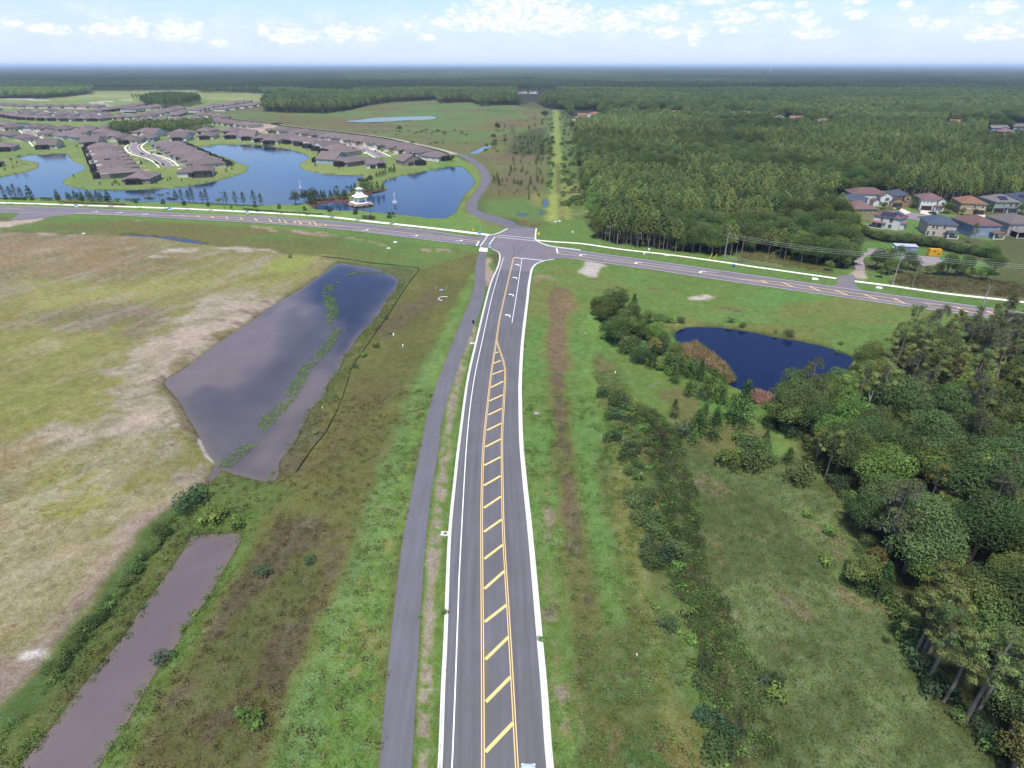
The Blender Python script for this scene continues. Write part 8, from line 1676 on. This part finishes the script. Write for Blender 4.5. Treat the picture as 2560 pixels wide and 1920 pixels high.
# ------------------------------------------------------------------ weeds along the canal and the detention pond, one by one where they stand out
GWD = 'dark weeds on the canal bank'
bl = W('c1',(900,400),(800,510),(720,610),(640,740),(560,820),(490,930),(400,1010),(330,1120),(240,1220),(150,1320)); Bp = resample(bl, 62)
for i, (x, y) in enumerate(Bp):
    if fbm(np.array([x]), np.array([y]), 7, 8, 2)[0] > .52: plant('shrub', (0, 1, 2)[i % 3], float(x) + rng.uniform(-.8, .8), float(y) + rng.uniform(-.8, .8), rng.uniform(.35, .75), 'bank_weed', f'dark weed clump, {ordn(i + 1)} from the canal head on its field side', 'bush', GWD)
for i, (q, s_, lab) in enumerate([(('c1',960,340),1.5,'blue-green willow clump at the canal head'),(('c1',930,370),1.1,'smaller blue-green willow clump at the canal head'),(('c1',1090,420),1.7,'broad bright thicket across the canal head'),(('c1',1020,430),1.2,'left part of the bright thicket at the canal head'),(('c1',1180,440),1.3,'right part of the bright thicket at the canal head'),(('c1',1285,1440),1.3,'bright green bush alone on the brown bank'),(('c1',1195,1395),.7,'small bright bush beside the larger one on the brown bank'),(('c1',1555,630),.6,'pale small bush on the brown bank'),(('c1',1310,690),.8,'pale low clump in the brown grass'),(('c5',1275,535),1.0,'larger round dark bush right of the silt fence'),(('c5',1222,582),.9,'smaller round dark bush right of the silt fence'),(('c5',1350,468),.6,'small dark bush further up the silt fence'),(('c5',1400,388),.45,'tiny dark bush near the top of the silt fence'),(('c5',975,970),.5,'yellow-green sapling beside the silt fence'),(('c5',1080,785),.55,'yellow-green sapling on the pond bank'),(('c5',1220,1105),.45,'tiny dark bush on the brown bank above'),(('c5',1180,640),.5,'pale sapling at the fence bend'),(('c5',1330,395),.55,'pale sapling by the upper fence'),(('c5',850,90),.9,'bright weed clump at the field corner'),(('c1',1040,790),.6,'bright weed at the canal edge, upper'),(('c1',975,880),.5,'bright weed at the canal edge, middle'),(('c1',910,950),.45,'small weed at the canal edge, middle'),(('c1',825,1110),.8,'pale weed clump at the canal edge, lower'),(('c2',627,885),.45,'round weed growing over the left kerb'),(('c2',1105,1022),.42,'round weed growing over the right kerb'),(('c2',502,905),.3,'tiny weed at the footpath edge')]):
    x, y = W1(*q); plant('shrub', 3 if 'blue-green' in lab or 'pale' in lab else 2, x, y, s_, 'weed_bush', lab, 'bush', None)
# ------------------------------------------------------------------ uncountable low growth
def tuft(name, n_, h, spread, col, lean=.35, w_=.16, leafy=False):
    if leafy: C_ = np.c_[nrg.normal(0, spread, (n_, 2)), nrg.uniform(.05, h, n_)]; return leaves(name, C_, unit(n_) + np.array([0, 0, .9]), nrg.uniform(.14, .34, n_), colvar(n_, col, .3), M_weed, .6)
    a = nrg.uniform(0, 6.28, n_); d = np.c_[np.cos(a), np.sin(a)] * nrg.uniform(.1, lean, (n_, 1)); r0 = nrg.normal(0, spread, (n_, 2)); hh = h * nrg.uniform(.6, 1.15, n_)
    C_ = np.c_[r0 + d * hh[:, None] * .5, hh * .5]; T = np.c_[d, np.ones(n_)]; Nn = np.c_[-d[:, 1], d[:, 0], np.zeros(n_)] + nrg.normal(0, .2, (n_, 3)) + np.array([0, 0, .25])
    return leaves(name, C_, Nn, hh * 1.05, colvar(n_, col, .28), M_weed, w_, T)
GG = {}
def src(key, me, q, lab, g='grass'):
    x, y = W1(*q); GG[key] = tag(link('grass_tuft' if 'leaf' not in key else 'weed_tuft', me, None, (x, y, ground_z(x, y))), lab, None, None, 'stuff'); return GG[key]
src('green', tuft('grass_tuft', 22, .55, .35, (.085, .125, .045), .9, .10), ('c3', 800, 1100), 'tuft of long green grass in the meadow'); src('tan', tuft('grass_tuft', 22, .6, .35, (.17, .135, .075), .9, .10), ('c3', 900, 960), 'tuft of dead tan grass in the meadow')
src('reed', tuft('reed_tuft', 18, 1.9, .35, (.20, .155, .085), .25, .07), ('c4', 600, 420), 'tuft of tan reeds at the blue pond'); src('greenreed', tuft('reed_tuft', 18, 1.7, .35, (.085, .135, .045), .25, .07), ('c4', 560, 335), 'tuft of green reeds at the blue pond')
src('leaf', tuft('weed_tuft', 34, .6, .4, (.095, .175, .045), leafy=True), ('c2', 1640, 500), 'leafy weed clump near the ditch'); src('leafdark', tuft('weed_tuft', 34, .5, .4, (.055, .095, .034), leafy=True), ('c2', 1800, 500), 'dark weed clump in the ditch'); src('leafbrown', tuft('weed_tuft', 26, .45, .4, (.105, .078, .05), leafy=True), ('c2', 1720, 760), 'brown weed clump by the ditch')
src('turf', tuft('grass_tuft', 16, .22, .22, (.08, .145, .04), .9, .16), ('c2', 1020, 300), 'tuft of turf at the kerb'); src('pinkreed', tuft('reed_tuft', 18, 1.5, .35, (.22, .14, .11), .25, .08), ('c4', 890, 590), 'tuft of pinkish reeds at the pond foot')
def grow(name, lab, poly, step, keys, smin, smax, mask=None, tcol=.35, lay_=None):
    P = np.array(poly); xs, ys = jgrid(P[:, 0].min(), P[:, 0].max(), P[:, 1].min(), P[:, 1].max(), step, 1.0); k = pip(xs, ys, poly)
    u, v = proj(xs, ys); k &= (v < 2000) & (u > -120) & (u < 2700)
    if mask is not None: k &= mask(xs, ys)
    xs, ys = xs[k], ys[k]; n = len(xs)
    if not n: return
    zz = np.array([ground_z(float(a), float(b_)) for a, b_ in zip(xs, ys)]) if n < 4000 else np.zeros(n)
    s_ = nrg.uniform(smin, smax, n); var = nrg.choice(len(keys), n, p=np.array([w_ for _, w_ in keys]) / sum(w_ for _, w_ in keys))
    f_ = fbm(xs, ys, 6, 77, 3)
    scatter_stuff(name, lab, np.c_[xs, ys, zz], nrg.uniform(0, 6.28, n), np.repeat(s_[:, None], 3, 1), (f_ - .5) * tcol * 2, var, [[GG[k_]] for k_, _ in keys])
grow('meadow_grass', 'long grass of the eastern meadow', DMEADOW, 1.05, [('green', .8), ('tan', .1)], .6, 1.15)
grow('rough_weeds', 'weeds on the strip between the mown bank and the ditch', ROUGH, 1.0, [('leaf', .45), ('green', .3), ('tan', .1), ('leafbrown', .15)], .4, 1.0, lambda x, y: fbm(x, y, 5, 15, 3) > .47)
ditch = W('c4',(300,660),(350,720),(400,785),(430,900),(480,1060),(490,1240),(505,1400),(550,1540)) + W('c3',(590,800),(640,960),(720,1120),(780,1290),(800,1480),(860,1620))
dl = [tuple(p) for p in offset_line(smooth(ditch, 3), 3.6)] + [tuple(p) for p in offset_line(smooth(ditch, 3), -3.2)][::-1]
grow('ditch_weeds', 'weeds crowding the dark ditch', dl, .62, [('leaf', .15), ('leafdark', .6), ('leafbrown', .15), ('green', .1)], .5, 1.35, lambda x, y: (line_d(x, y, ditch) > 1.5 * fbm(x, y, 4, 17, 2) - .3))
cb = W('c1',(960,300),(1250,400),(1230,470),(1000,500),(930,560),(800,745),(640,980),(430,1235),(230,1500),(60,1720),(-140,1720),(50,1440),(250,1200),(440,945),(700,590),(880,380))
grow('canal_weeds', 'weeds on the field bank of the canal', cb, 1.0, [('leaf', .35), ('leafdark', .45), ('green', .2)], .5, 1.1, lambda x, y: fbm(x, y, 6, 18, 3) > .42)
cb2 = [tuple(p) for p in offset_line(smooth(W('c1',(1240,400),(1130,640),(960,900),(820,1140),(680,1400),(540,1650)), 3), 2.4)] + [tuple(p) for p in offset_line(smooth(W('c1',(1240,400),(1130,640),(960,900),(820,1140),(680,1400),(540,1650)), 3), -2.8)][::-1]
grow('canal_grass', 'green weeds on the near bank of the canal', cb2, .9, [('leaf', .6), ('green', .4)], .4, .95, lambda x, y: fbm(x, y, 4, 19, 3) > .45)
grow('brown_grass', 'dry brown grass of the bank between canal and mown strip', BROWN, 1.1, [('tan', .25), ('leafbrown', .45), ('green', .3)], .4, .8, lambda x, y: fbm(x, y, 4, 20, 3) > .46)
grow('pond_reeds', 'tan reeds standing in the west corner of the blue pond', W('c4',(500,340),(575,325),(640,372),(710,428),(765,492),(735,515),(690,490),(600,440),(520,390)), .62, [('reed', .75), ('greenreed', .25)], .8, 1.2)
grow('pond_reeds', 'green fringe of the reeds at the blue pond', W('c4',(490,335),(575,312),(650,365),(720,425),(775,490),(760,498),(700,430),(630,378),(570,332),(500,350)), .55, [('greenreed', 1)], .7, 1.1)
grow('pink_reeds', 'pinkish reeds at the foot of the blue pond', W('c4',(840,565),(900,560),(950,585),(940,620),(860,620)), .6, [('pinkreed', 1)], .8, 1.2)
strip = smooth(W('c5',(1048,215),(1035,260),(1060,330),(1065,400),(1085,450),(1050,500),(1020,545),(985,580),(940,620),(900,680),(868,740),(850,780),(800,830),(740,890),(715,950)), 4); SW = resample(strip, 60)
wv = .5 + 2.0 * fbm(SW[:, 0], SW[:, 1], 12, 66, 2) * (np.linspace(0, 1, 60) < .98)
tag_z = PONDS['detention'][1]
def marsh(name, lab, poly):
    P = np.array(poly); xs, ys = jgrid(P[:, 0].min(), P[:, 0].max(), P[:, 1].min(), P[:, 1].max(), .45, 1.0); k = pip(xs, ys, poly) & (fbm(xs, ys, 5, 28, 3) > .36); xs, ys = xs[k], ys[k]; n = len(xs)
    scatter_stuff(name, lab, np.c_[xs, ys, np.full(n, tag_z)], nrg.uniform(0, 6, n), nrg.uniform(.3, .62, (n, 1)) * np.ones((1, 3)), nrg.uniform(.1, .7, n), nrg.choice([0, 1], n), [[GG['leaf']], [GG['green']]])
marsh('pond_weeds', 'bright green weed bar across the detention pond', [tuple(p) for p in offset_line(SW, wv)] + [tuple(p) for p in offset_line(SW, -wv)][::-1])
for ln, wd in ((W('c5',(640,1010),(600,1055),(545,1090),(510,1125)), 1.6), (W('c5',(1130,170),(1200,155),(1300,152),(1340,158)), 1.0), (W('c5',(1070,205),(1090,198)), 1.2), (W('c5',(745,1155),(770,1160)), 1.0)):
    L_ = resample(smooth(ln, 4), 20); marsh('pond_weeds', 'green weed streak near the rim of the detention pond', [tuple(p) for p in offset_line(L_, wd)] + [tuple(p) for p in offset_line(L_, -wd)][::-1])
shore = W('c5',(1385,210),(1330,310),(1260,420),(1165,530),(1085,660),(1020,780),(925,900),(850,1040),(795,1110)); shl = resample(smooth(shore, 4), 120)
grow('shore_grass', 'green grass creeping into the shallow side of the detention pond', [tuple(p) for p in offset_line(shl, 3.2)] + [tuple(p) for p in offset_line(shl, -1.6)][::-1], .8, [('green', .7), ('leaf', .3)], .4, .9, lambda x, y: fbm(x, y, 5, 23, 3) > .44)
for ln, o_, lab in ((road_R, -1.05, 'ragged turf growing over the right kerb'), (road_L, .72, 'ragged turf growing over the left kerb')):
    L_ = resample(ln, 160); a = [tuple(p) for p in offset_line(L_, o_ - .28)]; b_ = [tuple(p) for p in offset_line(L_, o_ + .28)]
    grow('kerb_turf', lab, a + b_[::-1], .42, [('turf', 1)], .6, 1.3, lambda x, y: fbm(x, y, 1.6, 24, 2) > .42)
near_ = lambda x, y: np.hypot(x, y) < 130
grow('mown_turf', 'mown turf of the bright strip beside the footpath', GREEN, .62, [('turf', .8), ('green', .2)], .5, 1.0, lambda x, y: near_(x, y) & (fbm(x, y, 3, 81, 3) > .40))
near_e = W('c2',(1000,-200),(1480,-200),(1560,400),(1700,1100),(1800,1760),(1180,1760),(1060,700))
grow('verge_turf', 'mown turf of the verge right of the main road', near_e, .62, [('turf', .75), ('leaf', .1), ('green', .15)], .5, 1.0, lambda x, y: (fbm(x, y, 3, 82, 3) > .42) & (line_d(x, y, road_R) > 1.2) & ~pip(x, y, [tuple(p) for p in road_L] + [tuple(p) for p in road_R[::-1]]))
grow('bank_turf', 'coarse grass between detention pond and mown strip', MID, .95, [('turf', .45), ('green', .35), ('leafbrown', .2)], .5, 1.0, lambda x, y: near_(x, y) & (fbm(x, y, 4, 83, 3) > .42) & (poly_sd(x, y, PONDS['canal'][0]) < -.3) & (poly_sd(x, y, PONDS['detention'][0]) < -.3))
grow('field_tufts', 'thin dry tufts on the graded field', FIELD, 1.25, [('tan', .45), ('turf', .55)], .35, .7, lambda x, y: (np.hypot(x, y) < 150) & (fbm(x, y, 4, 84, 3, SD, 4) > .50) & (poly_sd(x, y, PONDS['detention'][0]) < -.5))
mid_fill = W('cR',(880,1060),(1000,960),(1700,1020),(2400,1080),(2400,1230),(1400,1140))
grow('tall_weeds', 'tall dry weeds between sidewalk and equipment yard', mid_fill, 1.3, [('tan', .35), ('green', .45), ('leafbrown', .2)], 1.2, 2.2)
grow('tall_weeds', 'tall grass below the pine edge beside the railing', W('e7',(160,1090),(200,985),(700,1000),(1000,1090),(1150,1220),(620,1140)), 1.4, [('green', .7), ('tan', .3)], 1.0, 1.8)
# ------------------------------------------------------------------ the hazy summer air
hm = bpy.data.materials.new('haze'); hm.use_nodes = True; t = N(hm.node_tree); t.n.clear(); o_ = t.new('ShaderNodeOutputMaterial'); pv = t.new('ShaderNodeVolumePrincipled')
pv.inputs['Color'].default_value = (.60, .78, 1.0, 1); pv.inputs['Density'].default_value = 7.0e-5; pv.inputs['Anisotropy'].default_value = 0.0; t.l.new(pv.outputs[0], o_.inputs['Volume'])
hb = MB().box(0, 40000, 50, 200000, 140000, 106).me('haze', hm)
HAZE = tag(link('haze', hb), 'thin bluish summer haze lying over the whole plain', None, None, 'stuff')
